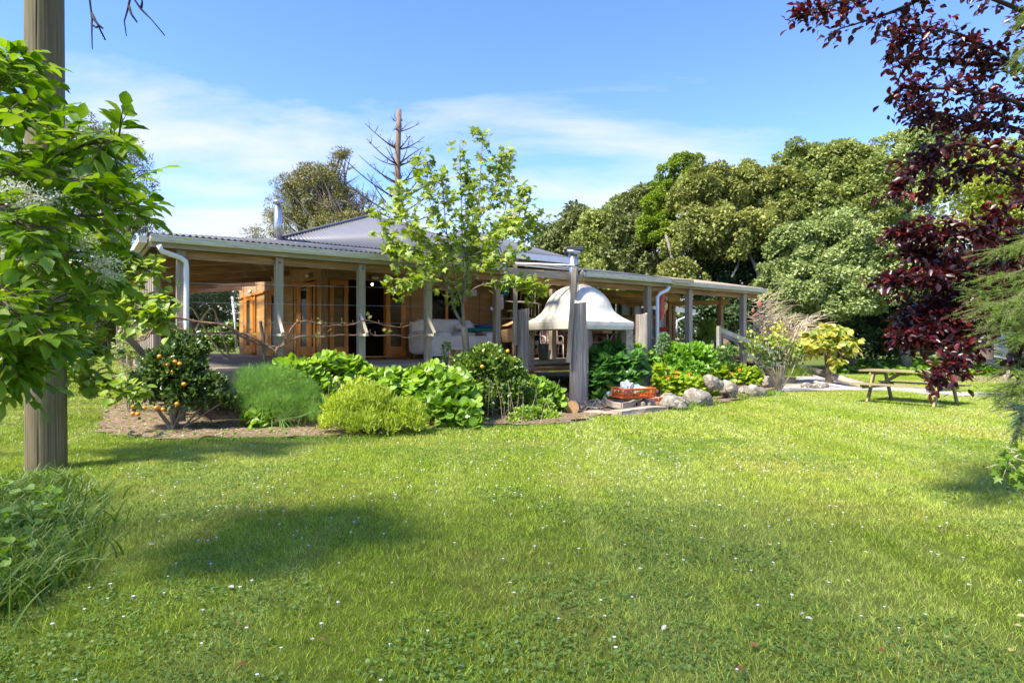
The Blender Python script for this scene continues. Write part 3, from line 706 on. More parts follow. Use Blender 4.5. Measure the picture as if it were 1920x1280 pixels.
# stone footing band under the deck
sw = thing('stone_footing', 'dark rough stone footing beneath the deck edge behind the nasturtiums', 'wall', H(1.5, -3.3, 0))
for k in range(34):
    s = -.9+k*.13+rnd.uniform(-.02, .02)
    for r in range(3): MB().soft(H(s+.06*(r % 2), -3.55+rnd.uniform(-.03, .03), .47+r*.13), (.15, .14, .14), (D1, D2, UP), 3, 6, .02, 6, k*3+r).build('stone', STONE if rnd.random() < .3 else basemat('dark footing stone', [(.05, .045, .04), (.16, .14, .12)], .95, 6, bump=.6), sw)
# --- walls
WT = 3.42
def wallpart(name, s0, s1, t0, t1, z0, z1, mat=WPLY): return hb(name, s0, s1, t0, t1, z0, z1, mat)
DS0, DS1 = .66, 1.73; DZ0, DZ1 = 1.06, 3.05
wallpart('wall_panel', .14, DS0-.06, 0, .12, DECK, 3.1); wallpart('wall_panel', DS1+.06, 2.98, 0, .12, DECK, 3.1)
wallpart('wall_panel', 2.98, 4.38, 0, .12, DECK, 2.02); wallpart('wall_panel', 4.38, 5.24, 0, .12, DECK, 3.1)
wallpart('wall_panel', DS0-.05, DS1+.05, .0, .12, 3.10, 3.12)
wallpart('lintel', .1, 5.24, -.045, -.002, 3.1, 3.22, WB); wallpart('wall_head', 0, 5.24, -.0, .1, 3.225, 3.62, WB)
hb('window_reveal', 2.98, 4.38, .0, .10, 2.98, 3.098, WPLY)
for s in (2.5, 4.8): hb('batten', s, s+.03, -.022, -.002, DECK+.01, 3.095, WPLY)
hb('corner_post', -.07, .11, -.07, .11, DECK, 3.5, WB, vert=True)
hb('corner_post', 5.24, 5.32, -.06, .1, DECK, 3.3, WO, vert=True)
# side wall with three sets of doors
SD = [(.55, 1.75), (3.75, 4.85), (7.2, 8.3)]
e = .12
for t1 in SD:
    wallpart('wall_panel', .0, .12, e, t1[0]-.05, DECK, 3.1); e = t1[1]+.05
wallpart('wall_panel', .0, .12, e, 9.9, DECK, 3.1)
hb('wall_head', 0, .1, .11, 9.9, 3.15, 3.58, WB); hb('lintel', -.05, -.002, .12, 9.9, 3.1, 3.15, WO)
for t in (2.6, 5.9): hb('batten', -.022, -.002, t, t+.03, DECK+.01, 3.095, WPLY)
# back and end walls, floor and ceiling of the rooms: dim inside
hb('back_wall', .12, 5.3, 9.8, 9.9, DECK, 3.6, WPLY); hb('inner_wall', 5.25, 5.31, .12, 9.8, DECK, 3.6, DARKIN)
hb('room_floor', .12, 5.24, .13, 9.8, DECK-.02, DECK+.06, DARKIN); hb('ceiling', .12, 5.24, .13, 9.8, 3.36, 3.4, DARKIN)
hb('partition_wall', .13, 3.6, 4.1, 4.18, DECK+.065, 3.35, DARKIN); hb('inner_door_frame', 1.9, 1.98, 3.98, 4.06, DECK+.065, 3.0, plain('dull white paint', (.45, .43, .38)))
GL = glassmat()
def door_leaf(org, ax, w, z0, z1, nrmv, handle=True, hinge=0, tint=WO):
    """glazed leaf: stiles, rails, pane; org = hinge side foot"""
    org = Vector(org); ax = Vector(ax); z = z1-z0
    m = MB(); sw_ = .115
    for f in (sw_/2, w-sw_/2): m.bar(org+ax*f+UP*0, org+ax*f+UP*z, .042, sw_, up=ax)
    m.bar(org+ax*sw_+UP*.13, org+ax*(w-sw_)+UP*.13, .040, .24); m.bar(org+ax*sw_+UP*(z-.06), org+ax*(w-sw_)+UP*(z-.06), .040, .115)
    d = m.build('door', tint, house)
    a = org+ax*sw_+UP*.25; b = org+ax*(w-sw_)+UP*(z-.12)
    g_ = MB(); g_.quad(a, (b.x, b.y, a.z), b, (a.x, a.y, b.z)); g_.build('pane', GL, d)
    if handle:
        hp = org+ax*(w-.05 if hinge == 0 else .05)+UP*1.0; n_ = Vector(nrmv)
        MB().tube([hp, hp+n_*.05, hp+n_*.055-UP*.08], .010, 6).build('handle', STEEL, d)
    for zz_ in (.2, z-.25):
        q = org+UP*zz_; MB().tube([q-UP*.045, q+UP*.045], .012, 6).build('hinge', STEEL, d)
    return d
NF = -D2
door_leaf(H(.655, -.05, DZ0), -D1, .50, DZ0, DZ1, NF, True)
door_leaf(H(1.735, -.05, DZ0), (D1*.985+NF*.17).normalized(), .54, DZ0, DZ1, NF, True)
hb('door_jamb', DS0-.05, DS0-.003, -.03, .12, DECK+.06, 3.098, WO, vert=True); hb('door_jamb', DS1+.003, DS1+.05, -.03, .12, DECK+.06, 3.098, WO, vert=True)
hb('door_sill', DS0-.02, 2.45, -.14, -.003, DECK+.045, DECK+.085, WO)
for t0, t1 in SD:
    w = (t1-t0)/3
    for f in (t0-.045, t1): hb('door_jamb', -.05, .1, f, f+.045, DECK+.06, 3.098, WO, vert=True)
    door_leaf(H(-.01, t0+.02, DZ0), D2, w-.02, DZ0, DZ1, -D1, False)
    door_leaf(H(-.02, t0+w+.02, DZ0), (D2*.82-D1*.57).normalized(), w+.02, DZ0, DZ1, -D1, True)
    door_leaf(H(-.02, t1-.02, DZ0), (-D2*.82-D1*.57).normalized(), w+.02, DZ0, DZ1, -D1, True, 1)
    hb('door_sill', -.16, -.003, t0-.05, t1+.05, DECK+.04, DECK+.08, WO)
# window: two lights, mullion, sill, things on its ledge inside
wf = MB()
for s in (3.03, 3.66, 4.33): wf.bar(H(s, .02, 2.06), H(s, .02, 2.98), .09, .085, up=D1)
for z in (2.065, 2.975): wf.bar(H(2.99, .021, z), H(4.37, .021, z), .092, .08)
wfo = wf.build('window', WO, house)
for s0, s1 in ((3.07, 3.62), (3.70, 4.29)): MB().quad(H(s0, .02, 2.1), H(s1, .02, 2.1), H(s1, .02, 2.94), H(s0, .02, 2.94)).build('pane', GL, wfo)
MB().bar(H(2.95, -.06, 2.01), H(4.41, -.06, 2.01), .1, .03).build('sill', WO, wfo)
# lamps: oval bulkheads on the wall head and the bare bulb inside
LAMPW = plain('frosted lamp glass', (.78, .76, .70), .4)
for p_, ax_ in ((H(1.38, -.12, 3.17), D1), (H(6.95, -.9, 3.06), D1), (H(-.12, .9, 3.22), D2), (H(-.12, 4.2, 3.24), D2), (H(-.12, 7.6, 3.24), D2)):
    m = MB(); nv = NF if ax_ == D1 else -D1
    m.soft(p_, (.21, .09, .1), (ax_, nv, UP), 3, 8); m.build('bulkhead_lamp', LAMPW, house)
    MB().soft(p_-nv*.035, (.24, .03, .13), (ax_, nv, UP), 3, 6).build('lamp_base', BLACK, house)
hb('vent_cover', 4.50, 4.68, -.05, -.003, 2.83, 3.02, WHT); hb('wall_switch', 2.05, 2.11, -.06, -.046, 3.13, 3.19, LAMPW)
em, n_, l_ = newmat('lit bulb'); o_ = n_.new('ShaderNodeOutputMaterial'); e_ = n_.new('ShaderNodeEmission'); e_.inputs[0].default_value = (1, .72, .35, 1); e_.inputs[1].default_value = 14; l_.new(e_.outputs[0], o_.inputs[0])
pb = HT(698, 533, 2.0)
bulb = thing('ceiling_bulb', 'small glowing bulb hanging inside the open french doors', 'lamp', pb)
MB().soft(pb, (.06, .06, .07), None, 2, 8).build('bulb', em, bulb); tube('cord', [pb+UP*.05, Vector((pb.x, pb.y, 3.36))], .004, BLACK, bulb, 4)
# workshop bay: walls, studs, white panels
hb('workshop_wall', 5.33, 11.5, 1.55, 1.6, DECK, 3.5, WPLY); hb('workshop_side_wall', 11.45, 11.5, .86, 1.54, DECK, 3.3, WPLY)
for s in (5.7, 6.35, 7.0, 7.65, 8.3, 9.3, 10.2, 11.0): hb('stud', s, s+.09, 1.45, 1.548, DECK, 3.4, WP, vert=True)
for k in range(4): hb('white_wall_panel', 11.52+k*.7, 11.52+k*.7+.695, .80, .85, DECK, 3.3, plain('grey white wall lining', (.62, .62, .60), .7))
for s in (11.6, 12.25, 12.9, 13.55, 14.15): hb('stud', s, s+.09, .70, .79, DECK, 3.2, WP, vert=True)
hb('wall_rail', 11.5, 14.3, .65, .69, 2.35, 2.45, WB); hb('wall_rail', 11.5, 14.3, .60, .64, 2.98, 3.12, WP)
hb('doorway_dark_slab', 8.45, 9.2, 1.50, 1.54, DECK, 2.75, BLACK)  # black slab over the wall paints in the darkness of the doorway
for a, b in (((8.6, -3.2, 3.0), (11.9, -1.9, 2.72)), ((7.7, -2.9, 2.86), (10.6, -2.9, 2.80)), ((9.9, -1.2, 2.7), (12.5, -3.4, 2.76))): bar('brace_beam', H(*a), H(*b), .05, .15, WP, house)
for k in range(3): tube('battens_strip', [H(7.6, -3.5+k*.7, 3.2+k*.04), H(11.5, -1.4+k*.7, 3.3+k*.04)], .018, WHT, house, 4)
hb('rear_beam', 8.3, 14.3, -.2, -.1, 2.80, 3.0, WP)
bar('steel_lintel', H(11.5, -.4, 2.75), H(14.6, -.4, 2.62), .08, .17, STEEL, house)
# flue on the roof
fl = thing('roof_flue', 'shiny steel flue with capped top on the left roof corner', 'chimney', HT(521, 452, -1.5))
p0 = HT(521, 452, -1.5); Yf = p0.y; top = Wp(521, 386, Yf)
tube('pipe', [p0-UP*.1, top], .082, STEEL, fl, 20); MB().lathe(p0-UP*.03, [(.2, 0), (.1, .08), (.085, .1)], 16).build('flashing', DKST, fl)
MB().lathe(top, [(.055, 0), (.055, .04), (.11, .045), (.11, .11), (.09, .125), (.02, .13)], 20).build('cowl', STEEL, fl)
for u, v in ((576, 433), (552, 438)): tube('stay', [Wp(521, 400, Yf), HT(u, v, -.4)], .006, WHT, fl, 4)
# downpipes
def downpipe(pts, r, label=None):
    return tube('downpipe', pts, r, WHT, house, 12)
q = H(-3.72, -4.10)
downpipe([H(-4.1, -4.25, 3.02), H(-4.05, -4.2, 2.93), H(-3.78, -4.12, 2.86), H(-3.69, -4.10, 2.80), H(-3.68, -4.10, 2.7), H(-3.68, -4.10, 1.6), H(-3.68, -4.10, .35)], .042)
downpipe([H(8.45, -4.26, 2.99), H(8.38, -4.25, 2.90), H(8.14, -4.2, 2.80), H(8.05, -4.18, 2.70), H(8.05, -4.18, .18)], .048)
tube('pipe_foot', [H(8.05, -4.18, .40), H(8.05, -4.18, .16)], .056, WHT, house, 12); hb('pipe_clip', 7.9, 8.11, -4.24, -4.12, 1.03, 1.06, WHT)
# slatted screen down the left side of the veranda
for k in range(11):
    t = -3.35+k*.34
    hb('screen_slat', -4.10, -4.06, t, t+.17, .42+.02*k, 2.86+rnd.uniform(-.02, .02), WG, vert=True)
# bracket arms of the vine wires, one on each front post
for s in POSTS:
    a = HT({-2.15: 520, -.56: 675, .94: 800}[s], 628, -4.07); a = Vector((a.x, a.y, a.z))
    bar('bracket_arm', a, a+NF*.36, .06, .045, WPAL, house); bar('bracket_brace', a+UP*.42+NF*.01, a+NF*.36+UP*.03, .05, .04, WPAL, house, up=D1)
# stairs at the right end of the deck
st = thing('garden_steps', 'wide grey timber steps with sloping handrails at the right end of the veranda', 'steps', H(13.4, -3.4, 0))
for s0, s1, z in ((12.56, 13.0, .80), (12.9, 13.55, .60), (13.45, 14.15, .40), (14.05, 14.95, .22)):
    for k in range(4): hb('tread', s0, s1, -4.35+k*.36, -4.35+k*.36+.35, z-.045, z, WG, st)
    hb('step_side', s0+.02, s1-.02, -4.34, -4.30, z-.2, z-.047, WG, st); hb('riser', s1-.04, s1-.003, -4.29, -2.95, z-.2, z-.047, WG, st)
for t, sa, sb, za, zb in ((-4.3, 10.75, 14.2, 1.80, .98), (-2.95, 12.5, 14.9, 1.75, 1.12)):
    bar('handrail', H(sa, t, za), H(sb, t, zb), .05, .15, WPAL, st); bar('newel_post', H(sa-.05, t+.02, .6), H(sa-.05, t+.02, za+.12), .10, .10, WPAL, st, up=D1)
    bar('newel_post', H(sb+.04, t+.02, .0), H(sb+.04, t+.02, zb+.36), .09, .09, WPAL, st, up=D1)
bar('lower_rail', H(12.2, -4.3, 1.02), H(14.2, -4.3, .62), .04, .12, WPAL, st)
ORD = ['one', 'two', 'three', 'four', 'five', 'six', 'seven', 'eight', 'nine', 'ten', 'eleven', 'twelve']
NTH = ['first', 'second', 'third', 'fourth', 'fifth', 'sixth', 'seventh', 'eighth', 'ninth', 'tenth', 'eleventh', 'twelfth']
JC = ['tan', 'charcoal', 'amber', 'slate', 'cream', 'teal', 'red']
# ================================================================ OVEN HOOD, LOG POSTS
N0 = Vector((1.48, 14.35, 0)); LO = 2.10
def O(a, b, z=0.0): return N0 + D1*a + D2*b + UP*z
hood = thing('oven_hood', 'white limewashed bell shaped hood on four rough concrete pillars', 'hood', O(LO/2, LO/2))
zr0, zr1 = 1.745, 1.945
prof = [(.98, zr0, 30), (.99, zr0+.01, 30), (1.0, zr0+.10, 30), (.995, zr1-.01, 30), (.985, zr1, 24), (.975, 1.98, 7), (.90, 2.07, 4), (.83, 2.19, 2.8), (.81, 2.31, 2.3), (.785, 2.43, 2.1), (.733, 2.54, 2), (.64, 2.65, 2), (.533, 2.75, 2), (.41, 2.83, 2), (.276, 2.89, 2), (.12, 2.93, 2), (.0, 2.94, 2)]
m = MB(); SEG = 72
c0 = O(LO/2, LO/2)
for r, z, p in prof:
    for j in range(SEG):
        th = 2*math.pi*(j+.5)/SEG + math.pi/4; cx_, sx_ = math.cos(th), math.sin(th)
        k_ = (abs(cx_)**p+abs(sx_)**p)**(-1/p); x, y = r*LO/2*k_*cx_, r*LO/2*k_*sx_
        q = c0 + D1*x + D2*y + UP*z
        q += Vector((x, y, .3)).normalized()*.014*mnoise.fractal(q*2.3, .8, 2, 3) + UP*.007*mnoise.noise(q*6)
        m.v.append(q)
for k in range(len(prof)-1):
    for j in range(SEG):
        j2 = (j+1) % SEG; a = k*SEG; m.face((a+j, a+j2, a+SEG+j2, a+SEG+j), [(0, 0)]*4, k > 3)
m.face(tuple(range(SEG))[::-1], [(0, 0)]*SEG)
m.build('dome', LIME, hood)
for k, (a, b) in enumerate(((.115, LO-.14), (.36, .15), (LO-.22, .13), (LO-.15, LO-.15))):
    mm = MB(); n_ = 9
    for j in range(n_):
        z0 = -.1+j*(zr0+.1)/n_; z1 = -.1+(j+1)*(zr0+.1)/n_
        if j == 0:
            pts_ = []
    i0 = 0
    W_ = .225
    rows = 14
    for j in range(rows+1):
        z = -.1+(zr0+.095)*j/rows
        for x, y in ((-1, -1), (0, -1.02), (1, -1), (1.02, 0), (1, 1), (0, 1), (-1, 1), (-1.02, 0)):
            q = O(a+x*W_/2, b+y*W_/2, z); q += Vector((mnoise.noise(q*5+Vector((k, 0, 0))), mnoise.noise(q*5+Vector((9, k, 0))), 0))*.018; mm.v.append(q)
    for j in range(rows):
        for i in range(8): i2 = (i+1) % 8; A = j*8; mm.face((A+i, A+i2, A+8+i2, A+8+i), [(0, 0)]*4, False)
    mm.build('pillar', CONC, hood)
def logpost(name, label, base, r, h, seed, lean=(0, 0), squareish=2.6, grooves=14, gd=.8):
    b = Vector(base); m = MB(); SG = 64; rows = 16; rs = random.Random(seed)
    gph = [(rs.uniform(0, 6.28), rs.uniform(.01, .035)*gd, rs.uniform(.03, .09)) for _ in range(grooves)]
    for j in range(rows+1):
        f = j/rows; z = -.1+(h+.1)*f
        for i in range(SG):
            th = 2*math.pi*i/SG; c_, s_ = math.cos(th), math.sin(th); k_ = (abs(c_)**squareish+abs(s_)**squareish)**(-1/squareish)
            rr = r*k_*(1.08-.16*f)
            for ph, dp, wd in gph:
                d_ = abs((th-ph-.05*math.sin(z*2+ph)+math.pi) % (2*math.pi)-math.pi)
                if d_ < wd: rr -= dp*(1-d_/wd)*r/.17
            rr += r*.04*mnoise.noise(Vector((c_*3, s_*3, z*1.1+seed)))
            zz_ = z + (rs.uniform(-.02, .012)+.03*c_*rs.random() if j == rows else 0)
            m.v.append(b+Vector((rr*c_+lean[0]*f, rr*s_+lean[1]*f, zz_)))
    for j in range(rows):
        for i in range(SG):
            i2 = (i+1) % SG; A = j*SG; m.face((A+i, A+i2, A+SG+i2, A+SG+i), [(f_*h/rows+j*h/rows, g_) for f_, g_ in ((0, i*.02), (0, (i+1)*.02), (1, (i+1)*.02), (1, i*.02))], False)
    c_ = len(m.v); m.v.append(b+Vector((lean[0], lean[1], h-.02)))
    for i in range(SG): m.face((rows*SG+i, rows*SG+(i+1) % SG, c_), [(0, 0)]*3)
    o = m.build(name, WLOG); return tag(o, label, 'post', 'weathered log posts around the oven hood')
LB = G(1086, 764) + Vector((0, .19, 0)); LC = G(1205, 742) + Vector((0, .17, 0)); LA = Vector(((981-960)/F*14.9, 14.9, 0))
logpost('log_post', 'thick round grey log standing before the near corner of the white hood', LB, .188, CAMZ+72*LB.y/F-.0, 3, grooves=9, gd=.35)
logpost('log_post', 'broad split grey log beside the white downpipe and orange crate', LC, .165, CAMZ+51*LC.y/F, 5, squareish=5, grooves=18)
logpost('log_post', 'fissured dark grey log left of the hood behind the citrus bush', LA, .145, CAMZ+60*LA.y/F, 8, squareish=3.4, grooves=24)
# notches cut in the left edge of the split log are shallow saw marks
cn = thing('oven_canopy', 'flat strip of pale roofing carried on two sawn props over the oven', 'canopy', Vector((.3, 14.6, 0)))
pa0 = Wp(966, 647, LA.y-.22); pa1 = Wp(966, 493, LA.y-.22); bar('prop', pa0, pa1, .105, .08, WGR, cn, up=Vector((0, 1, 0)))
yb = LB.y-.22
bar('prop', Wp(1066, 679, yb), Wp(1077, 500, yb), .10, .07, WG, cn, up=Vector((0, 1, 0)))
bar('prop_board', Wp(1079, 560, yb+.05), Wp(1080, 500, yb+.05), .06, .05, WG, cn, up=Vector((0, 1, 0)))
bar('brace', Wp(1072, 540, yb+.0), Wp(1094, 508, yb+.14), .05, .06, WG, cn)
e0 = Wp(944, 491, LA.y-.2); e1 = Wp(1078, 496, yb+.08)
m = MB(); m.quad(e0, e1, e1+D2*.9+UP*.05, e0+D2*.9+UP*.05); q = m.build('clear_sheet', CLEAR, cn); sm = q.modifiers.new('t', 'SOLIDIFY'); sm.thickness = .012
bar('front_bearer', Wp(955, 506, LA.y-.15), Wp(1300, 528, 17.6), .05, .10, WGR, cn)
bar('sheet_edge', e0-UP*.012, e1-UP*.012, .02, .03, basemat('bright flashing', [(.7, .7, .68), (.82, .82, .8)], .4, 3), cn)
fo = thing('oven_flue', 'short steel flue with bent corrugated cowl rising beside the white hood', 'chimney', Wp(1074, 540, 15.0))
yf = 15.0
tube('pipe', [Wp(1076, 548, yf), Wp(1074.5, 476, yf)], .115, STEEL, fo, 20)
MB().tube([Wp(1074.5, 498, yf)-UP*.02, Wp(1074.5, 498, yf)+UP*.01], .135, 20).build('collar', DKST, fo)
# cowl: two bent corrugated plates over the pipe, ribs across
m = MB(); NU = 24
c_ = Wp(1074.5, 474, yf)
for side in (0, 1):
    i0 = len(m.v)
    for i in range(NU+1):
        a = math.radians(-20+ 230*i/NU)
        for j, ln in enumerate((-.17, .22)):
            rr = .115+.016*math.sin(i*1.9) + (.02 if side else 0)
            m.v.append(c_ + Vector((ln+.02, 0, 0)) + Vector((0, math.cos(a)*rr*.9, math.sin(a)*rr*.62+.07)))
    for i in range(NU): m.face((i0+2*i, i0+2*i+2, i0+2*i+3, i0+2*i+1), [(0, 0)]*4, False)
o = m.build('cowl', DKST, fo)
MB().tube([Wp(1063, 470, yf-.1), Wp(1088, 474, yf-.14)], .05, 8).build('cowl_rim', STEEL, fo)
tube('crank', [Wp(1055, 470, yf), Wp(1063, 478, yf)], .03, DKST, fo, 6)

# ================================================================ THINGS AT THE FOOT OF THE LOGS
sl = thing('timber_edging', 'low curved edging of old split timber in front of the hood', 'edging', G(1170, 772))
def sleeper(a, b, w, h, z=0.0, mat=WG):
    m = MB(); a = Vector(a); b = Vector(b); n_ = 8
    d = (b-a).normalized(); sd_ = Vector((-d.y, d.x, 0))
    for k in range(n_+1):
        p = a.lerp(b, k/n_)
        for x, y in ((-1, 0), (-.9, 1), (.9, 1), (1, 0)):
            m.v.append(p+sd_*(x*w/2+rnd.uniform(-.012, .012))+UP*(z+y*h+rnd.uniform(-.015, .015)-.01))
    for k in range(n_):
        for i in range(3): A = k*4; m.face((A+i, A+i+1, A+5+i, A+4+i), [(k*.2, i*.1), (k*.2, i*.1+.1), (k*.2+.2, i*.1+.1), (k*.2+.2, i*.1)])
    m.face((3, 2, 1, 0), [(0, 0)]*4); A = n_*4; m.face((A, A+1, A+2, A+3), [(0, 0)]*4)
    return m.build('sleeper', mat, sl)
sleeper(G(1098, 778), G(1160, 781), .22, .10); sleeper(G(1155, 781), G(1243, 771), .30, .13); sleeper(G(1120, 765), G(1080, 765), .1, .07)
sleeper(G(1205, 764)+UP*.0, G(1240, 755), .2, .16)
m = MB(); i0 = 0
P_ = [G(1133, 762), G(1138, 769), G(1150, 774), G(1166, 776), G(1180, 774), G(1190, 769)]
for k in range(len(P_)-1): m.bar(P_[k]+UP*.17, P_[k+1]+UP*.17, .05, .11)
tag(m.build('bent_board', WG), 'thin grey board bent in a curve below the orange crate', 'board')
# crate
cr_c = G(1184, 764)+UP*.24; cx_ = Vector((.93, .37, 0)).normalized(); cy_ = Vector((-.37, .93, 0)).normalized()
cu = (UP*1.0 + cx_*.0 - cy_*.36).normalized()
crate = thing('plastic_crate', 'orange slatted plastic crate holding crumpled sacks beside the split log', 'crate', cr_c)
ORNG = plain('orange plastic', (.80, .16, .03), .45)
CL, CW, CH = .78, .55, .22
def cb(name, a, b, w, h): return bar(name, a, b, w, h, ORNG, crate, up=cu)
def cc(x, y, z): return cr_c + cx_*x*CL/2 + cy_*y*CW/2 + cu*z
for z, h in ((.012, .03), (.10, .016), (CH-.02, .04)):
    m = MB()
    for a, b in (((-1, -1), (1, -1)), ((1, -1), (1, 1)), ((1, 1), (-1, 1)), ((-1, 1), (-1, -1))): m.bar(cc(*a, z), cc(*b, z), .022, h, up=cu)
    m.build('rim', ORNG, crate)
for k in range(11):
    x = -1+2*k/10
    for y in (-1, 1): cb('slat', cc(x, y, .02), cc(x, y, CH-.03), .022, .014)
for k in range(7):
    y = -1+2*k/6
    for x in (-1, 1): cb('slat', cc(x, y, .02), cc(x, y, CH-.03), .022, .014)
m = MB(); m.quad(cc(-1, -1, .006), cc(1, -1, .006), cc(1, 1, .006), cc(-1, 1, .006)); m.build('base', ORNG, crate)
def rag(name, label, c, sz, mat, seed, cat='sack', amp=.10, up=UP, freq=7, group=None):
    m = MB(); m.soft(c, sz, None, 1.9, 20, amp, freq, seed); o = m.build(name, mat); tag(o, label, cat, group); return o
GRNP = basemat('green printed sacking', [(.70, .72, .66), (.12, .42, .09)], .7, 5, contrast=(.44, .52))
WHTP = basemat('white woven plastic sacking', [(.62, .62, .58), (.80, .80, .76)], .6, 6, bump=.3)
rag('sack', 'peaked white crumpled sack standing up in the orange crate', cc(-.35, .1, .20), (.24, .2, .30), WHTP, 1)
rag('sack', 'green and white sack lying folded in the right of the crate', cc(.30, .0, .16), (.40, .24, .14), GRNP, 2)
rag('sack', 'green and white sack crushed under the front of the crate', G(1150, 760)+UP*.28, (.34, .18, .12), GRNP, 3)
rag('sack', 'small green striped sack hanging out right of the round log end', G(1189, 762)+UP*.28, (.22, .14, .13), GRNP, 4)
CUT = basemat('sawn log end', [(.30, .17, .08), (.47, .28, .13)], .85, 18, bump=.4)
def round_log(label, c, r, ln, ax, tilt=0):
    t = thing('log_round', label, 'log', c); a = Vector(ax).normalized(); MB().tube([c+UP*r, c+UP*r+a*ln], r, 14).build('bark', BARK, t); MB().tube([c+UP*r-a*.004, c+UP*r-a*.001], r*.97, 20).build('sawn_face', CUT, t); return t
round_log('brown sawn log end resting in front of the orange crate', G(1175, 765)+UP*.14, .115, .3, (.2, 1, .05))
round_log('small log round lying at the foot of the round grey log post', G(1073, 779)+UP*.02, .135, .22, (.2, 1, 0))
br = thing('brick_stack', 'short stack of orange bricks behind the right end of the edging', 'bricks', G(1232, 762))
for k, (u, v, z) in enumerate(((1224, 760, .02), (1236, 760, .02), (1224, 760, .10), (1238, 759, .11), (1222, 758, .19), (1226, 758, .27))):
    MB().bar(G(u, v)+UP*(z+.035)-D1*.11, G(u, v)+UP*(z+.035)+D1*.10, .11, .07).build('brick', BRICK, br, .006)
for k, (u, v) in enumerate(((1198, 766), (1206, 769), (1213, 765), (1208, 762), (1218, 770))):
    tag(MB().soft(G(u, v)+UP*.10, (.10, .08, .17), None, 2.2, 8, .02, 5, k).build('rubble_stone', STONE), NTH[k]+' pale broken stone lying beneath the right end of the orange crate', 'stone', 'broken stones by the crate')
for k in range(22):
    pass
db = MB()
for k in range(70):
    p = G(rnd.uniform(1085, 1140), rnd.uniform(758, 775))+UP*rnd.uniform(.03, .14); d = Vector((rnd.gauss(0, 1), rnd.gauss(0, 1), rnd.gauss(0, .25))).normalized()*rnd.uniform(.08, .22); db.bar(p-d, p+d, rnd.uniform(.01, .03), rnd.uniform(.008, .02))
tag(db.build('kindling_pile', TWIG), kind='stuff')
# boulders of the raised bed
BL = [(1340, 722, .58, .36, .34, 'long pale boulder, highest one leaning over the nasturtiums'), (1368, 733, .42, .36, .36, 'blunt grey boulder right of the long pale boulder'), (1310, 756, .68, .46, .40, 'largest rounded boulder at the edge of the lawn'), (1270, 764, .62, .45, .34, 'low tilted dark boulder nearest the brick stack'),
      (1395, 733, .34, .3, .25, 'small white flecked boulder in the middle of the rock row'), (1416, 738, .5, .4, .34, 'mottled boulder at the right end of the rock row'), (1440, 722, .55, .45, .48, 'upright brown boulder under the yellow tipped shrub'), (1250, 752, .3, .3, .3, 'half hidden dark rock close behind the downpipe foot')]
for k, (u, v, a, b, c, lab) in enumerate(BL):
    p = (G(u, v+6) if k > 1 else Wp(u, v+4, 15.0+.4*k)-UP*c*.1)+UP*c*.40; ax = (Vector((.86, .3, -.28)).normalized(), Vector((-.3, .95, 0)).normalized(), Vector((.27, .08, .95)).normalized())
    tag(MB().soft(p + Vector(), (a, b, c), ax, 2.5, 16, .09, 2.6, k+4).build('boulder', STONE), lab, 'boulder', 'boulders edging the raised bed')

# ================================================================ PICNIC TABLE
pt = thing('picnic_table', 'mossy wooden picnic table with attached benches on the lawn under the plum', 'picnic table', TABLE_C)
ax = Vector((.56, -.83, 0)).normalized(); ay = Vector((.83, .56, 0)).normalized()
def tp(a, b, z): return TABLE_C + ax*a + ay*b + UP*z
for k in range(5): bar('top_board', tp(-.95, -.32+k*.16, .75), tp(.95, -.32+k*.16, .75+rnd.uniform(-.003, .003)), .148, .035, WTBL, pt)
for s_ in (-1, 1):
    for k in (0, 1): bar('bench_board', tp(-.95, s_*(.62+k*.15), .445), tp(.95, s_*(.62+k*.15), .445), .14, .035, WTBL, pt)
for a in (-.70, .70):
    bar('bench_bearer', tp(a, -.80, .385), tp(a, .80, .385), .045, .10, WTBL, pt)
    bar('top_bearer', tp(a, -.37, .70), tp(a, .37, .70), .045, .085, WTBL, pt)
    for s_ in (-1, 1): bar('leg', tp(a+.05, s_*.60, .0), tp(a+.05, s_*.26, .73), .045, .09, WTBL, pt, up=ay)
    bar('diagonal_brace', tp(a*.93, 0, .40), tp(a*.25, 0, .70), .045, .07, WTBL, pt)

# ================================================================ ON THE VERANDA
# covered sofa
so_ = thing('sofa', 'old sofa under a pale rumpled sheet below the window', 'sofa', H(3.75, -.9, DECK))
def sf(s, t, z): return H(s-.48, t, DECK+z)
SX = (D1, D2, UP)
MB().soft(sf(3.75, -.52, .62), (2.05, .32, .92), SX, 6, 30, .07, 5, 1).build('backrest', CLOTH, so_)
MB().soft(sf(3.75, -1.0, .33), (2.10, .95, .42), SX, 6, 30, .06, 5, 2).build('seat', CLOTH, so_)
for s in (2.80, 4.78): MB().soft(sf(s, -.95, .45), (.30, 1.0, .62), SX, 4, 18, .05, 4, int(s*9)).build('armrest', CLOTH, so_)
for s in (2.85, 4.6):
    for t in (-1.35, -.5): MB().bar(sf(s, t, 0), sf(s, t, .14), .06, .06).build('leg', WB, so_)
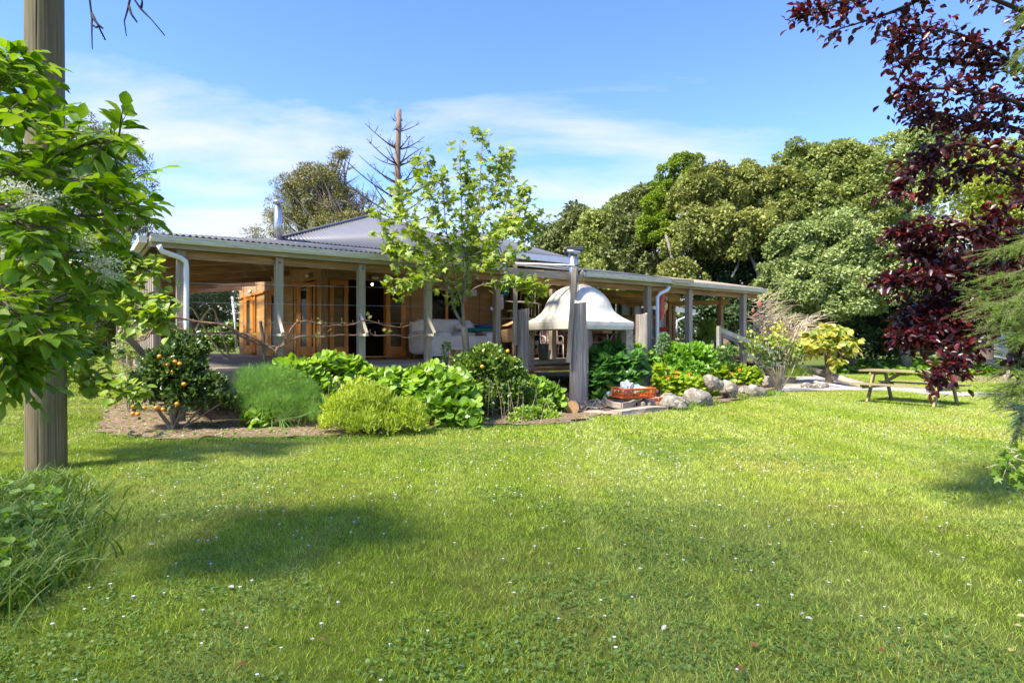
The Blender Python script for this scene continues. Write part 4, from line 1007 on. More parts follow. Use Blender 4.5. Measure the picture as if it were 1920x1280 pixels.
# draped cloth: a hanging sheet with vertical folds
m = MB(); NX, NZ = 46, 14
for j in range(NZ+1):
    for i in range(NX+1):
        f = i/NX; g_ = j/NZ; s = 2.63+2.3*f; z = .58*(1-g_)+.045+.05*math.sin(f*9)*g_
        t = -1.50 - .05*g_*math.sin(f*46+math.sin(f*13)*2) - .03*mnoise.noise(Vector((f*12, g_*3, 0))); m.v.append(sf(s, t, z))
for j in range(NZ):
    for i in range(NX): a = j*(NX+1)+i; m.face((a, a+1, a+NX+2, a+NX+1), [(0, 0)]*4, True)
m.build('dust_sheet', CLOTH, so_)
PIL = basemat('white pillow cotton', [(.68, .66, .63), (.80, .78, .75)], .9, 3)
for (s, t, z, sz, lab, a) in ((3.35, -1.05, .66, (.62, .40, .18), 'plump white pillow lying on the left of the sofa seat', .0), (4.15, -.98, .66, (.72, .42, .20), 'flat white pillow at the middle of the sofa seat', .1), (4.30, -.86, .86, (.80, .36, .20), 'white pillow leaning on top of the other sofa pillow', -.15)):
    ax_ = ((D1*math.cos(a)+UP*math.sin(a)), D2, (UP*math.cos(a)-D1*math.sin(a)))
    tag(MB().soft(sf(s, t, z), sz, ax_, 2.6, 14, .03, 4, int(s*10)).build('pillow', PIL), lab, 'pillow', 'pillows on the sofa')
for (z, c, lab, ln) in ((.60, (.42, .36, .32), 'beige folded blanket at the bottom of the pile on the sofa', .8), (.71, (.50, .30, .20), 'peach folded blanket second in the pile on the sofa', .62), (.80, (.02, .18, .13), 'dark green blanket slipping over the pile on the sofa', .95), (.90, (.03, .09, .25), 'blue folded blanket on top of the pile on the sofa', .6)):
    tag(MB().soft(sf(4.78-(.22 if c[1] == .18 else 0), -1.10, z), (ln, .48, .12), (D1, D2, UP), 4, 16, .035, 5, int(z*50)).build('blanket', plain('blanket '+lab[:5], c, .95)), lab, 'blanket', 'blankets piled on the sofa')
# shelf unit with pots
cab = thing('shelf_unit', 'open orange timber shelf unit crowded with jars by the veranda post', 'shelf', H(6.15, -1.2, DECK))
s0, s1, t0_, t1_ = 5.35, 7.15, -1.45, -.95
for s in (s0, s1): MB().bar(H(s, (t0_+t1_)/2, DECK), H(s, (t0_+t1_)/2, DECK+1.12), .10, .5, up=D2).build('side_panel', WO, cab)
for z in (.10, .38, .66): hb('shelf', s0+.05, s1-.05, t0_, t1_, DECK+z, DECK+z+.025, WB, cab)
hb('rail', s0+.05, s1-.05, t0_-.01, t0_+.02, DECK+1.02, DECK+1.10, WO, cab); hb('back', s0, s1, t1_, t1_+.02, DECK+.05, DECK+1.1, DARKIN, cab)
hb('top', s0-.35, s1+.05, t0_-.06, t1_+.05, DECK+1.13, DECK+1.17, basemat('pale bench top', [(.42, .44, .30), (.58, .60, .44)], .6, 3), cab); hb('top_leg', s0-.30, s0-.22, t0_, t0_+.08, DECK, DECK+1.128, WG, cab, vert=True)
cols = [(.55, .50, .40), (.30, .28, .24), (.50, .30, .12), (.20, .22, .25), (.62, .60, .55), (.10, .16, .2), (.45, .1, .05)]
for z in (.125, .405, .685):
    s = s0+.14; jn = 0
    while s < s1-.12:
        r = rnd.uniform(.035, .07); hh = rnd.uniform(.10, .20)
        MBx = MB().lathe(H(s, t0_+.12, DECK+z), [(r, 0), (r, hh*.8), (r*.7, hh*.92), (r*.7, hh)], 10); o = MBx.build('jar', [plain('jar glaze '+jc, cols[ji], .4) for ji, jc in [rnd.choice(list(enumerate(JC)))]][0])
        tag(o, '%s jar, number %s from the left on the %s shelf of the orange unit' % (o.active_material.name.split('glaze ')[1], ORD[min(11, jn)], {.125: 'bottom', .405: 'middle', .685: 'top'}[z]), 'jar', 'jars on the shelf unit'); jn += 1; s += r*2+rnd.uniform(.02, .10)
CARD = plain('brown cardboard', (.50, .30, .15), .8)
bx_ = thing('cardboard_box', 'brown cardboard box with open flap sticking out of the shelf unit', 'box', HT(957, 634, -1.7)-UP*.12)
MB().bar(HT(946, 630, -1.7), HT(968, 626, -1.7), .3, .34).build('body', CARD, bx_); MB().bar(HT(946, 611, -1.75), HT(966, 602, -1.75), .3, .012).build('flap', CARD, bx_)
tag(MB().soft(HT(957, 583, -1.4), (.25, .12, .06), SX, 2, 8, .03, 8, 3).build('gourd', plain('green gourd skin', (.25, .33, .07), .5)), 'green knobbly gourd lying on the bench top', 'gourd')
tag(MB().lathe(HT(921, 584, -1.3), [(.06, 0), (.08, .04), (.08, .12), (.03, .14)], 12).build('glass_jar', STEEL), 'rounded glass jar standing on the bench top beside the post', 'jar')
# hanging cloths
def hang(name, label, u, v0, v1, wpx, t, mat, cat='cloth'):
    a = HT(u, v0, t); b = HT(u, v1, t); w = wpx*a.y/F; m = MB()
    for j in range(11):
        for i in range(9):
            f = i/8-.5; g_ = j/10; m.v.append(a.lerp(b, g_) + D1*f*w*(1-.3*g_*abs(math.sin(u)))+D2*.03*math.sin(i*1.9+j*.3))
    for j in range(10):
        for i in range(8): q = j*9+i; m.face((q, q+1, q+10, q+9), [(0, 0)]*4, True)
    o = m.build(name, mat); sm = o.modifiers.new('t', 'SOLIDIFY'); sm.thickness = .008; return tag(o, label, cat)
hang('hanging_cloth', 'turquoise blue cloth hanging from the beam behind the post', 948, 530, 554, 14, -.9, plain('turquoise cloth', (.02, .22, .33), .9))
hang('hanging_cloth', 'long white cloth with red hem hanging below the turquoise cloth', 941, 552, 580, 7, -.9, CLOTH)
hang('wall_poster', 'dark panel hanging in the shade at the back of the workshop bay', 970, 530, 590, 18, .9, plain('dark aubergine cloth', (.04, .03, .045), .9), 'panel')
# driftwood rail with strings, mobile stick, heart shapes on their shelf
dw = thing('driftwood_mobile', 'crooked driftwood branch hung with strings of sticks above the logs', 'mobile', HT(985, 600, -1.6))
pp = [HT(948, 564, -1.6), HT(962, 566, -1.6), HT(975, 566, -1.6), HT(990, 567, -1.6), HT(1003, 568, -1.6), HT(1015, 571, -1.6)]
tube('branch', pp, [.012, .022, .026, .03, .028, .02], BONE, dw, 7, wob=.2)
for u, l_ in ((992, 22), (997, 24), (1004, 60), (1010, 28)): tube('string_of_sticks', [HT(u-(1 if l_ > 50 else 0), 568-(44 if l_ > 50 else 0), -1.6), HT(u, 568+l_, -1.62)], .011, BONE if l_ < 50 else TWIG, dw, 5, wob=.4)
for s_ in (-1, 1): tube('hanging_cord', [pp[2 if s_ < 0 else 4], HT(983 if s_ < 0 else 1004, 520, -1.6)], .004, TWIG, dw, 4)
hb('wall_shelf', 7.75, 9.6, .3, .6, 2.72, 2.76, WPAL); hb('shelf_post', 7.78, 7.86, .34, .42, DECK, 2.72, WB, vert=True)
HRT = plain('terracotta board', (.55, .22, .09), .7)
for k, u in enumerate((1001, 1016, 1029)):
    p = HT(u, 541.5, .35); r = 5.6*p.y/F; m = MB(); pts = []
    for i in range(24):
        a = 2*math.pi*i/24
        x = math.sin(a)**3; z = (13*math.cos(a)-5*math.cos(2*a)-2*math.cos(3*a)-math.cos(4*a))/16
        pts.append((x, z) if k == 1 else (math.cos(a)*.85, math.sin(a)*.95))
    n_ = len(pts)
    for yy in (0, .04):
        for x, z in pts: m.v.append(p + D1*x*r*1.3 + UP*z*r*1.1 + D2*yy)
    for i in range(n_): j = (i+1) % n_; m.face((i, j, n_+j, n_+i), [(0, 0)]*4)
    m.face(tuple(range(n_))[::-1], [(0, 0)]*n_); m.face(tuple(range(n_, 2*n_)), [(0, 0)]*n_)
    tag(m.build('heart_ornament' if k == 1 else 'round_ornament', HRT), ['round terracotta board leftmost on the high wall shelf', 'heart shaped terracotta board in the middle of the high wall shelf', 'round terracotta board partly behind the veranda post on the high shelf'][k], 'ornament', 'ornaments on the high shelf')
# garden chairs with striped cushions
STR, n1, l1 = newmat('striped cushion'); o1 = n1.new('ShaderNodeOutputMaterial'); p1 = n1.new('ShaderNodeBsdfPrincipled'); l1.new(p1.outputs[0], o1.inputs[0]); p1.inputs['Roughness'].default_value = .9
u1 = n1.new('ShaderNodeUVMap'); u1.uv_map = 'UVMap'; s1_ = n1.new('ShaderNodeSeparateXYZ'); l1.new(u1.outputs[0], s1_.inputs[0]); w1 = mth(n1, l1, 'FRACT', mth(n1, l1, 'MULTIPLY', s1_.outputs[1], 7.0), 0); c1 = n1.new('ShaderNodeValToRGB'); l1.new(w1, c1.inputs[0])
c1.color_ramp.interpolation = 'CONSTANT'; c1.color_ramp.elements[0].color = (.30, .12, .10, 1); c1.color_ramp.elements[1].position = .45; c1.color_ramp.elements[1].color = (.50, .40, .36, 1); e3 = c1.color_ramp.elements.new(.8); e3.color = (.18, .10, .10, 1); l1.new(c1.outputs[0], p1.inputs['Base Color'])
def chair(label, p, f, sc=1.0):
    f = Vector(f).normalized(); sd_ = f.cross(UP); t = thing('garden_chair', label, 'chair', p, 'white framed chairs with striped cushions on the veranda')
    def q(a, b, z): return p + sd_*a*sc + f*b*sc + UP*z*sc
    MB().bar(q(0, -.24, .44), q(0, .28, .47), .5, .07).build('seat_cushion', STR, t); MB().bar(q(0, -.24, .5), q(0, -.42, 1.06), .5, .07, up=f).build('back_cushion', STR, t)
    for s_ in (-1, 1):
        tube('frame', [q(s_*.28, -.46, 1.08), q(s_*.28, -.26, .42), q(s_*.28, .3, .42)], .013, WHT, t, 6); tube('arm', [q(s_*.28, -.33, .66), q(s_*.29, .0, .68), q(s_*.28, .28, .64), q(s_*.28, .3, .42)], .014, WHT, t, 6)
        tube('leg', [q(s_*.28, .28, .42), q(s_*.28, .32, 0)], .013, WHT, t, 6); tube('leg', [q(s_*.28, -.2, .42), q(s_*.28, -.34, 0)], .013, WHT, t, 6)
    return t
chair('striped garden chair seen under the left half of the white hood', H(6.1, -1.9, DECK), (.2, -1, 0), .95)
chair('striped garden chair in front of the dark table behind the hood', H(8.3, -1.3, DECK), (.5, -.8, 0), .95)
tb = thing('outdoor_table', 'dark slatted outdoor table on the veranda behind the right hood pillar', 'table', H(9.0, -1.6, DECK))
for k in range(6): hb('slat', 8.2, 9.9, -2.0+k*.14, -1.875+k*.14, DECK+.70, DECK+.73, plain('dark stained slat', (.05, .035, .03)), tb)
for s, t in ((8.3, -1.95), (9.8, -1.95), (8.3, -1.25), (9.8, -1.25)): bar('leg', H(s, t, DECK), H(s, t, DECK+.70), .05, .05, WPAL, tb)
for s in (8.3, 9.8): bar('cross_leg', H(s-.2, -1.97, DECK+.02), H(s+.2, -1.97, DECK+.69), .05, .03, WPAL, tb)
bxw = thing('wooden_box', 'orange pine box standing on the dark table behind the hood', 'box', H(8.5, -1.6, DECK+.73))
MB().box(H(8.5, -1.6, DECK+.73+.11), .42, .3, .2).build('body', WP, bxw); MB().box(H(8.5, -1.6, DECK+.73+.225), .44, .32, .025).build('lid', WP, bxw)
fp = thing('potted_flowers', 'pot of red and yellow flowers on the table beside the split log', 'plant', H(9.75, -1.75, DECK+.73))
MB().lathe(H(9.75, -1.75, DECK+.73), [(.07, 0), (.1, .14)], 12).build('pot', HRT, fp)
c_ = np.array(H(9.75, -1.75, DECK+.98)); n_ = 150; dd = rdir(n_)
leaves('blossom', c_+dd*.14*rng.uniform(.6, 1.1, (n_, 1)), rdir(n_), dd, .055, leafmat('red and yellow petals', [(.60, .02, .01), (.75, .10, .01), (.80, .45, .02)], .2), fp, 'round')
# fish windsock
fs = thing('fish_windsock', 'red fish shaped windsock with long tassels hanging from the eave', 'windsock', HT(1240, 612, -3.5))
REDC = basemat('red printed nylon', [(.55, .09, .06), (.72, .17, .12)], .6, 6); YEL = plain('cream fin cloth', (.72, .50, .22), .7)
def fpnt(u, v, d=0): return HT(u+2.5, v, -3.8)+D2*d
m = MB(); prof_ = [(1241, 548, 6.0), (1240.5, 556, 6.4), (1239.5, 566, 7.6), (1239, 574, 8.2), (1238.5, 582, 7), (1238.5, 590, 5.4), (1238, 600, 4.6)]
i0 = 0
for u, v, r in prof_:
    c_ = fpnt(u, v); rr = r*c_.y/F
    for j in range(14): a = 2*math.pi*j/14; m.v.append(c_+D1*math.cos(a)*rr+D2*math.sin(a)*rr*.6)
for k in range(len(prof_)-1):
    for j in range(14): a = k*14; j2 = (j+1) % 14; m.face((a+j, a+j2, a+14+j2, a+14+j), [(0, 0)]*4, True)
fb = m.build('body', REDC, fs)
tube('mouth_ring', [fpnt(1241+6.2*math.cos(a), 548, 0)+D2*math.sin(a)*.06 for a in np.linspace(0, 6.28, 13)], .014, BLACK, fs, 5)
for s_ in (-1, 1): tube('bridle', [fpnt(1241+5.5*s_, 547), fpnt(1241, 541.5)], .004, BLACK, fs, 4)
tube('hanging_line', [fpnt(1241, 541.5), fpnt(1241, 531)], .004, BLACK, fs, 4)
for s_ in (-1, 1):
    m = MB(); a = fpnt(1239+s_*7, 566); b = fpnt(1239+s_*10.5, 570); c_ = fpnt(1239+s_*9.5, 580); d_ = fpnt(1238.5+s_*5, 584); m.quad(a, b, c_, d_); o = m.build('fin', YEL, fs); sm = o.modifiers.new('t', 'SOLIDIFY'); sm.thickness = .006
tag_ = MB().soft(fpnt(1243, 559.5, -.085), (.09, .02, .09), SX, 2, 8).build('eye', PIL, fs); MB().soft(fpnt(1243, 559.5, -.10), (.045, .02, .045), SX, 2, 8).build('pupil', BLACK, fs)
m = MB(); m.bar(fpnt(1237, 567, -.10), fpnt(1243.5, 558.5, -.095), .012, .012); m.build('gill_line', BLACK, fs)
MB().soft(fpnt(1241, 575, -.09), (.13, .02, .11), SX, 2, 8).build('wing_patch', YEL, fs)
for k in range(6): tube('tassel', [fpnt(1234+k*1.7, 598), fpnt(1233.5+k*1.9+math.sin(k), 612)], .007, [REDC, WHT][k % 2], fs, 4)
tag(MB().soft(HT(1241, 617, -2.8), (.42, .2, .12), SX, 4, 8, .02, 6).build('red_cushion', plain('crimson cloth', (.42, .015, .02), .8)), 'crimson cloth bundle lying on the dark planter under the windsock', 'cloth')
pl_ = thing('dark_planter', 'large dark grey box planter at the deck edge below the windsock', 'planter', H(8.9, -3.2, DECK-.5))
hb('body', 8.55, 9.3, -3.3, -2.9, DECK, DECK+.55, plain('slate grey plastic', (.06, .065, .08), .5), pl_); hb('rim', 8.53, 9.32, -3.32, -2.88, DECK+.552, DECK+.59, WB, pl_); hb('side_fin', 8.50, 8.548, -3.36, -2.9, DECK, DECK+.66, plain('dark green plastic', (.01, .03, .02), .5), pl_)
# grey plastic chair
gc = thing('plastic_chair', 'grey moulded plastic chair with slatted back behind the veranda post', 'chair', H(10.2, -2.6, DECK))
GP = plain('grey plastic', (.22, .23, .24), .5); bp = H(10.2, -2.6, DECK)
def gq(a, b, z): return bp + D1*a - D2*b + UP*z
MB().soft(gq(0, 0, .43), (.46, .46, .04), SX, 5, 8).build('seat', GP, gc)
tube('back_hoop', [gq(-.24, -.2, .44), gq(-.25, -.27, .8), gq(-.15, -.29, .93), gq(.15, -.29, .93), gq(.25, -.27, .8), gq(.24, -.2, .44)], .02, GP, gc, 8)
for k in range(4): bar('back_slat', gq(-.13+k*.087, -.22, .5), gq(-.13+k*.087, -.28, .92), .045, .012, GP, gc, up=D2)
for a in (-1, 1):
    for b in (-1, 1): bar('leg', gq(a*.25, b*.23, 0), gq(a*.2, b*.19, .42), .045, .045, GP, gc)
# white tub
tubo = thing('white_tub', 'long white bathtub standing behind the veranda posts on the right', 'bathtub', H(11.6, -2.0, DECK-.1))
MB().soft(H(11.5, -2.0, DECK+.22), (1.7, .75, .50), SX, 6, 14).build('shell', WHT, tubo); hb('rim_board', 10.5, 12.2, -2.42, -2.36, DECK+.48, DECK+.54, WB, tubo); tag(hb('ledge', 10.6, 12.0, -2.30, -1.7, DECK+.472, DECK+.50, BRICK, tubo), None)
vp = thing('vent_pipe', 'upright white pipe with bent top behind the right shoulder of the hood', 'pipe', HT(1190, 622, .5))
tube('pipe', [HT(1190, 625, .5), HT(1190, 577, .5), HT(1189, 573.5, .5), HT(1185.5, 573, .5)], .05, WHT, vp, 10)
tag(tube('rope_coil', [HT(1262+5*math.cos(a), 576+5*math.sin(a), -2.2) for a in np.linspace(0, 9, 22)], .012, WHT, None, 5), 'loop of white hose hanging from the rafter near the windsock', 'hose')
tag(tube('white_hose', [HT(1269, 632, .6), HT(1269, 601, .6), HT(1290, 592, .6), HT(1308, 588, .6)], .035, WHT, None, 8), 'white pipe bent down beside the dark hedge at the back of the bay', 'pipe')
bm = thing('dried_leaf_fan', 'mustard yellow fan of dried leaves propped beside the white pipe', 'leaves', HT(1192, 625, .3))
n_ = 60; a = rng.uniform(-1.2, 1.3, n_); base_ = np.array(HT(1191, 615, .3)); 
dirs_ = np.array(D1)*np.sin(a)[:, None]+np.array(UP)*np.cos(a)[:, None]
leaves('dried_leaf', base_+dirs_*.08, dirs_, np.tile(np.array(-D2), (n_, 1)), rng.uniform(.3, .48, n_), leafmat('dried yellow leaves', [(.34, .20, .02), (.52, .32, .03)], .2), bm, 'lance')
tag(hang('hanging_cloth', 'bright blue towel hanging behind the right shoulder of the hood', 1163, 572, 589, 6, .4, plain('blue towel', (.02, .13, .36), .9)), None)
# pots, bowls under the hood on the deck behind
for k, (u, v, r, hh, c, lab) in enumerate(((1018, 672, .16, .42, (.10, .12, .11), 'dark pot standing on the deck seen under the hood'), (1026, 674, .10, .25, (.55, .54, .50), 'small pale pot standing beside the dark pot under the hood'), (1110, 672, .13, .22, (.6, .6, .58), 'white pot at the foot of the post behind the hood'), (1178, 660, .12, .2, (.25, .3, .33), 'blue grey pot under the dark table'))):
    p = HT(u, v, -2.8); p.z = DECK; tag(MB().lathe(p, [(r*.7, 0), (r, hh*.9), (r*1.05, hh), (r*.9, hh)], 14).build('pot', plain('glaze %d' % k, c, .5)), lab, 'pot')
# bentwood frames with netting on the side deck
bw = thing('bentwood_frame', 'pair of crossed bent timber hoops holding a dark net on the side deck', 'frame', Vector((-7.5, 16.2, DECK)))
def fr(u, v, Y=16.0): return Wp(u, v, Y)
h1 = [(344, 668), (351, 646), (372, 608), (391, 581), (397, 577), (403, 582), (418, 628), (431, 674)]; h2_ = [(330, 640), (343, 611), (350, 585), (357, 576), (363, 580), (378, 606), (400, 643), (427, 673)]
tube('hoop', [fr(*p, 16.1) for p in h1], .028, WG.copy() if False else TWIG, bw, 7); tube('hoop', [fr(*p, 16.5) for p in h2_], .026, TWIG, bw, 7); tube('foot_bar', [fr(431, 674, 16.1), fr(420, 671, 16.5)], .026, TWIG, bw, 7)
m = MB()
for j in range(9):
    for i in range(9): f = i/8; g_ = j/8; m.v.append(fr(345+22*f+3*g_*math.sin(i*2), 600+24*g_*(.6+.4*math.sin(f*3.14)), 16.3)+Vector((0, .05*math.sin(i*2), 0)))
for j in range(8):
    for i in range(8): q = j*9+i; m.face((q, q+1, q+10, q+9), [(0, 0)]*4, True)
m.build('net', plain('grey brown netting', (.14, .12, .10), .95), bw)
wp_ = thing('white_pole', 'leaning white pole beyond the far end of the side deck', 'pole', fr(443, 655, 24))
tube('pole', [fr(443, 652, 24), fr(441, 605, 24), fr(435, 556, 24)], .045, WHT, wp_, 8)
# vine, wires, corner frame
vt = thing('grapevine', 'bare reddish grapevine trained along wires across the veranda front', 'vine', HT(516, 690, -4.3))
VT = -4.28
def vl(pts, r0, r1, name='arm', mt=VINE, sub=3, t=VT):
    P = [HT(u, v, t+rnd.uniform(-.04, .04)) for u, v in pts]; Q = []
    for k in range(len(P)-1):
        a = P[max(0, k-1)]; b = P[k]; c_ = P[k+1]; d = P[min(len(P)-1, k+2)]
        for j in range(sub):
            f = j/sub; q = b*(2*f**3-3*f**2+1)+c_*(-2*f**3+3*f**2)+(c_-a)*.5*(f**3-2*f**2+f)+(d-b)*.5*(f**3-f**2)
            Q.append(q+Vector((rnd.uniform(-1, 1), rnd.uniform(-1, 1), rnd.uniform(-1, 1)))*.008)
    Q.append(P[-1]); n = len(Q)-1
    tube(name, Q, [(r0+(r1-r0)*k/n)*rnd.uniform(.85, 1.18) for k in range(n+1)], mt, vt, 7); return Q
z1 = lambda pts: [(240+x/4.2675, 400+y/4.2675) for x, y in pts]
z2 = lambda pts: [(500+x*.20833, 440+y*.20833) for x, y in pts]
vl([(524, 755), (522, 715), (519, 690)]+z1([(1175, 1150), (1190, 1100), (1185, 1075)]), .05, .03, 'stem')
q1 = vl(z1([(1190, 1150), (1150, 1080), (1040, 1040), (900, 975), (850, 935), (740, 885), (620, 875), (560, 865), (440, 842), (340, 830), (270, 845), (215, 900), (180, 960), (130, 1010), (60, 1020), (0, 975)]), .026, .010)
q2 = vl(z1([(1185, 1075), (1100, 1050), (990, 990), (950, 968), (850, 955), (740, 955), (600, 960), (480, 940), (380, 925), (300, 925), (230, 925), (160, 960), (120, 1015)]), .024, .010)
q3 = vl(z1([(1190, 1065), (1240, 1040), (1290, 960), (1330, 890), (1385, 870), (1450, 865), (1530, 885), (1600, 900), (1707, 890)])+z2([(640, 815), (760, 810), (820, 790), (900, 768), (980, 790), (1080, 820), (1180, 830), (1260, 822), (1340, 805), (1420, 805)]), .018, .006)
q4 = vl(z1([(1195, 1075), (1240, 1060), (1310, 1010), (1390, 985), (1480, 985), (1580, 990)])+z2([(440, 925), (540, 915), (700, 900), (790, 905), (860, 880), (920, 870), (960, 905), (1040, 910), (1160, 905), (1270, 928), (1350, 908), (1420, 918), (1500, 940)]), .020, .008)
vl(z2([(500, 820), (525, 860), (555, 905)]), .007, .004, 'shoot'); vl(z1([(1060, 860), (1075, 960), (1085, 1080), (1098, 1190)]), .028, .026, 'stake', BARK)
sp = []
for q in (q1, q2, q3, q4):
    for k in range(4, len(q)-1, 3):
        sp.append(q[k]); l_ = rnd.uniform(.04, .09); MB().tube([q[k], q[k]+Vector((rnd.uniform(-.3, .3), rnd.uniform(-.3, .3), 1))*l_], [.008, .004], 5).build('spur', VINE, vt)
n_ = 170; ii = rng.integers(0, len(sp), n_); ii = ii[rng.random(n_) < .8]; ctr = np.array([tuple(sp[i]) for i in ii if i % 3 == 0]) ; ctr = ctr+rng.normal(size=ctr.shape)*.045+np.array([0, 0, .06])
leaves('bud_leaf', ctr, rdir(len(ctr))+np.array([0, 0, .5]), rdir(len(ctr))+np.array([0, -1, .5]), rng.uniform(.045, .095, len(ctr)), leafmat('young vine leaves', [(.22, .30, .05), (.42, .42, .09), (.50, .46, .20)], .4), vt, 'lobed', kind='stuff')
wi = thing('trellis_wires', 'thin horizontal wires strung between the veranda front posts', 'wire', H(-.6, -4.12, 1.4))
for v0, v1 in ((530, 541), (566, 575), (604, 606), (627, 628)): tube('wire', [HT(330, v0, -4.1), HT(800, v1, -4.1)], .0035, STEEL, wi, 4)
cf = thing('corner_bracket', 'weathered diamond bracket jutting out left of the veranda corner', 'bracket', HT(240, 620, -4.1))
tip = Wp(226, 618, 9.6)
for (u, v, Y) in ((302, 586, 10.2), (322, 622, 10.2), (290, 686, 10.2), (318, 592, 10.6)): bar('strut', tip, Wp(u, v, Y), .045, .10, WG, cf, up=Vector((.1, -.4, 1)))
# stump behind the citrus bush
sp_ = Wp(864, 690, 12.35); sp_.z = 0
stp = thing('tree_stump', 'tall sawn stump with rough golden bark beside the young plane tree', 'stump', sp_)
RB = basemat('rough golden bark', [(.13, .075, .035), (.40, .28, .16)], .95, 12, bump=1, bscale=22, stretch=(1, 1, .4))
m = MB(); zt = CAMZ-10*12.35/F
for j in range(19):
    z = -.05+zt*j/18
    for i in range(56):
        a = 6.2832*i/56; r = .235*(1+.05*math.sin(3*a)+.25*(1-j/18)**3) + .026*mnoise.fractal(Vector((math.cos(a)*2.4, math.sin(a)*2.4, z*1.6))*3, .6, 2, 4); m.v.append(sp_+Vector((r*math.cos(a), r*math.sin(a), z)))
for j in range(18):
    for i in range(56): i2 = (i+1) % 56; A = j*56; m.face((A+i, A+i2, A+56+i2, A+56+i), [(0, 0)]*4, False)
m.build('bark', RB, stp); MB().lathe(sp_+UP*(zt-.055), [(.225, 0), (.222, .012)], 32).build('sawn_top', plain('pale sawn wood', (.50, .40, .26), .9), stp)
# metal ornaments by the steps
mo = thing('metal_flower_stake', 'rusty pink metal flowers on a tall stake beside the steps', 'ornament', G(1424, 730)+UP*.1)
PKM = plain('faded pink metal', (.42, .13, .10), .6)
yy_ = 19.0
tube('stake', [Wp(1424, 722, yy_), Wp(1423, 600, yy_), Wp(1424, 575, yy_)], .012, DKST, mo, 5)
for u, v, r in ((1424, 570, .11), (1412, 582, .075), (1414, 592, .05), (1430, 592, .05), (1420, 590, .045)):
    MB().soft(Wp(u, v, yy_), (r*1.3, .03, r*2), None, 2.2, 8).build('metal_petal', PKM, mo)
ll = thing('solar_lamp', 'slim black garden lamp on a stake among the yellow tipped shrub', 'lamp', G(1422, 734))
tube('stake', [Wp(1424, 730, 18.6), Wp(1424, 655, 18.6)], .02, BARKD, ll, 6); MB().soft(Wp(1421, 652, 18.6), (.15, .12, .09), None, 3, 8).build('lamp_head', plain('lilac glass', (.45, .40, .5), .3), ll)
MB().lathe(Wp(1437, 699, 18.4)-UP*.0, [(.05, 0), (.062, .02), (.062, .15), (.05, .16)], 12).build('lantern', BLACK, ll); tube('arm', [Wp(1424, 676, 18.6), Wp(1448, 680, 18.5)], .01, BLACK, ll, 5)
# old timber and logs by the path, stakes beyond
tag(tube('fallen_log', [G(1505, 712)+UP*.45, G(1560, 722)+UP*.30, G(1618, 727)+UP*.06], [.11, .13, .12], WLOG, None, 10), 'long grey log lying beside the path near the steps', 'log')
tag(tube('driftwood_stick', [G(1528, 722)+UP*.1, G(1582, 728)+UP*.05], [.05, .03], BONE, None, 7), 'pale bare stick lying on the ground before the long grey log', 'stick')
for k, (u, v, sz) in enumerate(((1533, 729, .34), (1512, 728, .3), (1548, 728, .2))): tag(MB().soft(G(u, v)+UP*.08, (sz, sz*.7, .2), None, 2.4, 10, .04, 4, k).build('path_stone', STONE), ['pale flat stone beside the bottom step', 'brown stone nearest the bottom step', 'small pale stone by the stick'][k], 'stone')
fpz = G(1888, 716); tag(tube('fence_post', [fpz-UP*.1, Vector((fpz.x, fpz.y, CAMZ-54*fpz.y/F))], .11, WG, None, 9), 'short grey fence post standing far right beyond the lawn', 'post')
# ================================================================ POWER POLE
pp0 = G(87, 880); h_ = 9.5
m = MB(); SG = 160; rows = 50
for j in range(rows+1):
    z = -.2+(h_+.2)*j/rows
    for i in range(SG):
        a = 6.2832*i/SG; r = .196*(1-.012*z) + .002*mnoise.noise(Vector((math.cos(a)*6, math.sin(a)*6, z*.4)))
        for ph, w in ((-1.25, .011), (-2.05, .014)):
            d_ = abs((a-6.2832-ph+math.pi-.06*math.sin(z*1.3+ph)) % 6.2832-math.pi)
            if d_ < w*2: r -= .022*(1-d_/(w*2))*(.5+.5*math.sin(z*1.1+ph*3))
        m.v.append(pp0+Vector((r*math.cos(a)-.035*z*.12, r*math.sin(a), z)))
for j in range(rows):
    for i in range(SG): i2 = (i+1) % SG; A = j*SG; m.face((A+i, A+i2, A+SG+i2, A+SG+i), [(j*h_/rows, i*.026), (j*h_/rows, (i+1)*.026), ((j+1)*h_/rows, (i+1)*.026), ((j+1)*h_/rows, i*.026)], True)
m.face(tuple(rows*SG+i for i in range(SG)), [(0, 0)]*SG)
pole = m.build('power_pole', WPOLE); tag(pole, 'thick round timber pole rising out of view behind the leafy shrub', 'pole')
dm = G(270, 822); m = MB()
for j in range(5):
    for i in range(13): m.v.append(G(240+i*5.5, 815+j*2.2)+UP*(.03+.03*math.sin(i*1.1+j)+.02*rnd.random()))
for j in range(4):
    for i in range(12): q = j*13+i; m.face((q, q+1, q+14, q+13), [(0, 0)]*4, True)
tag(m.build('weed_mat', plain('black sheeting', (.02, .022, .028), .5)), 'scrap of black weed mat showing at the edge of the mulch', 'sheet')
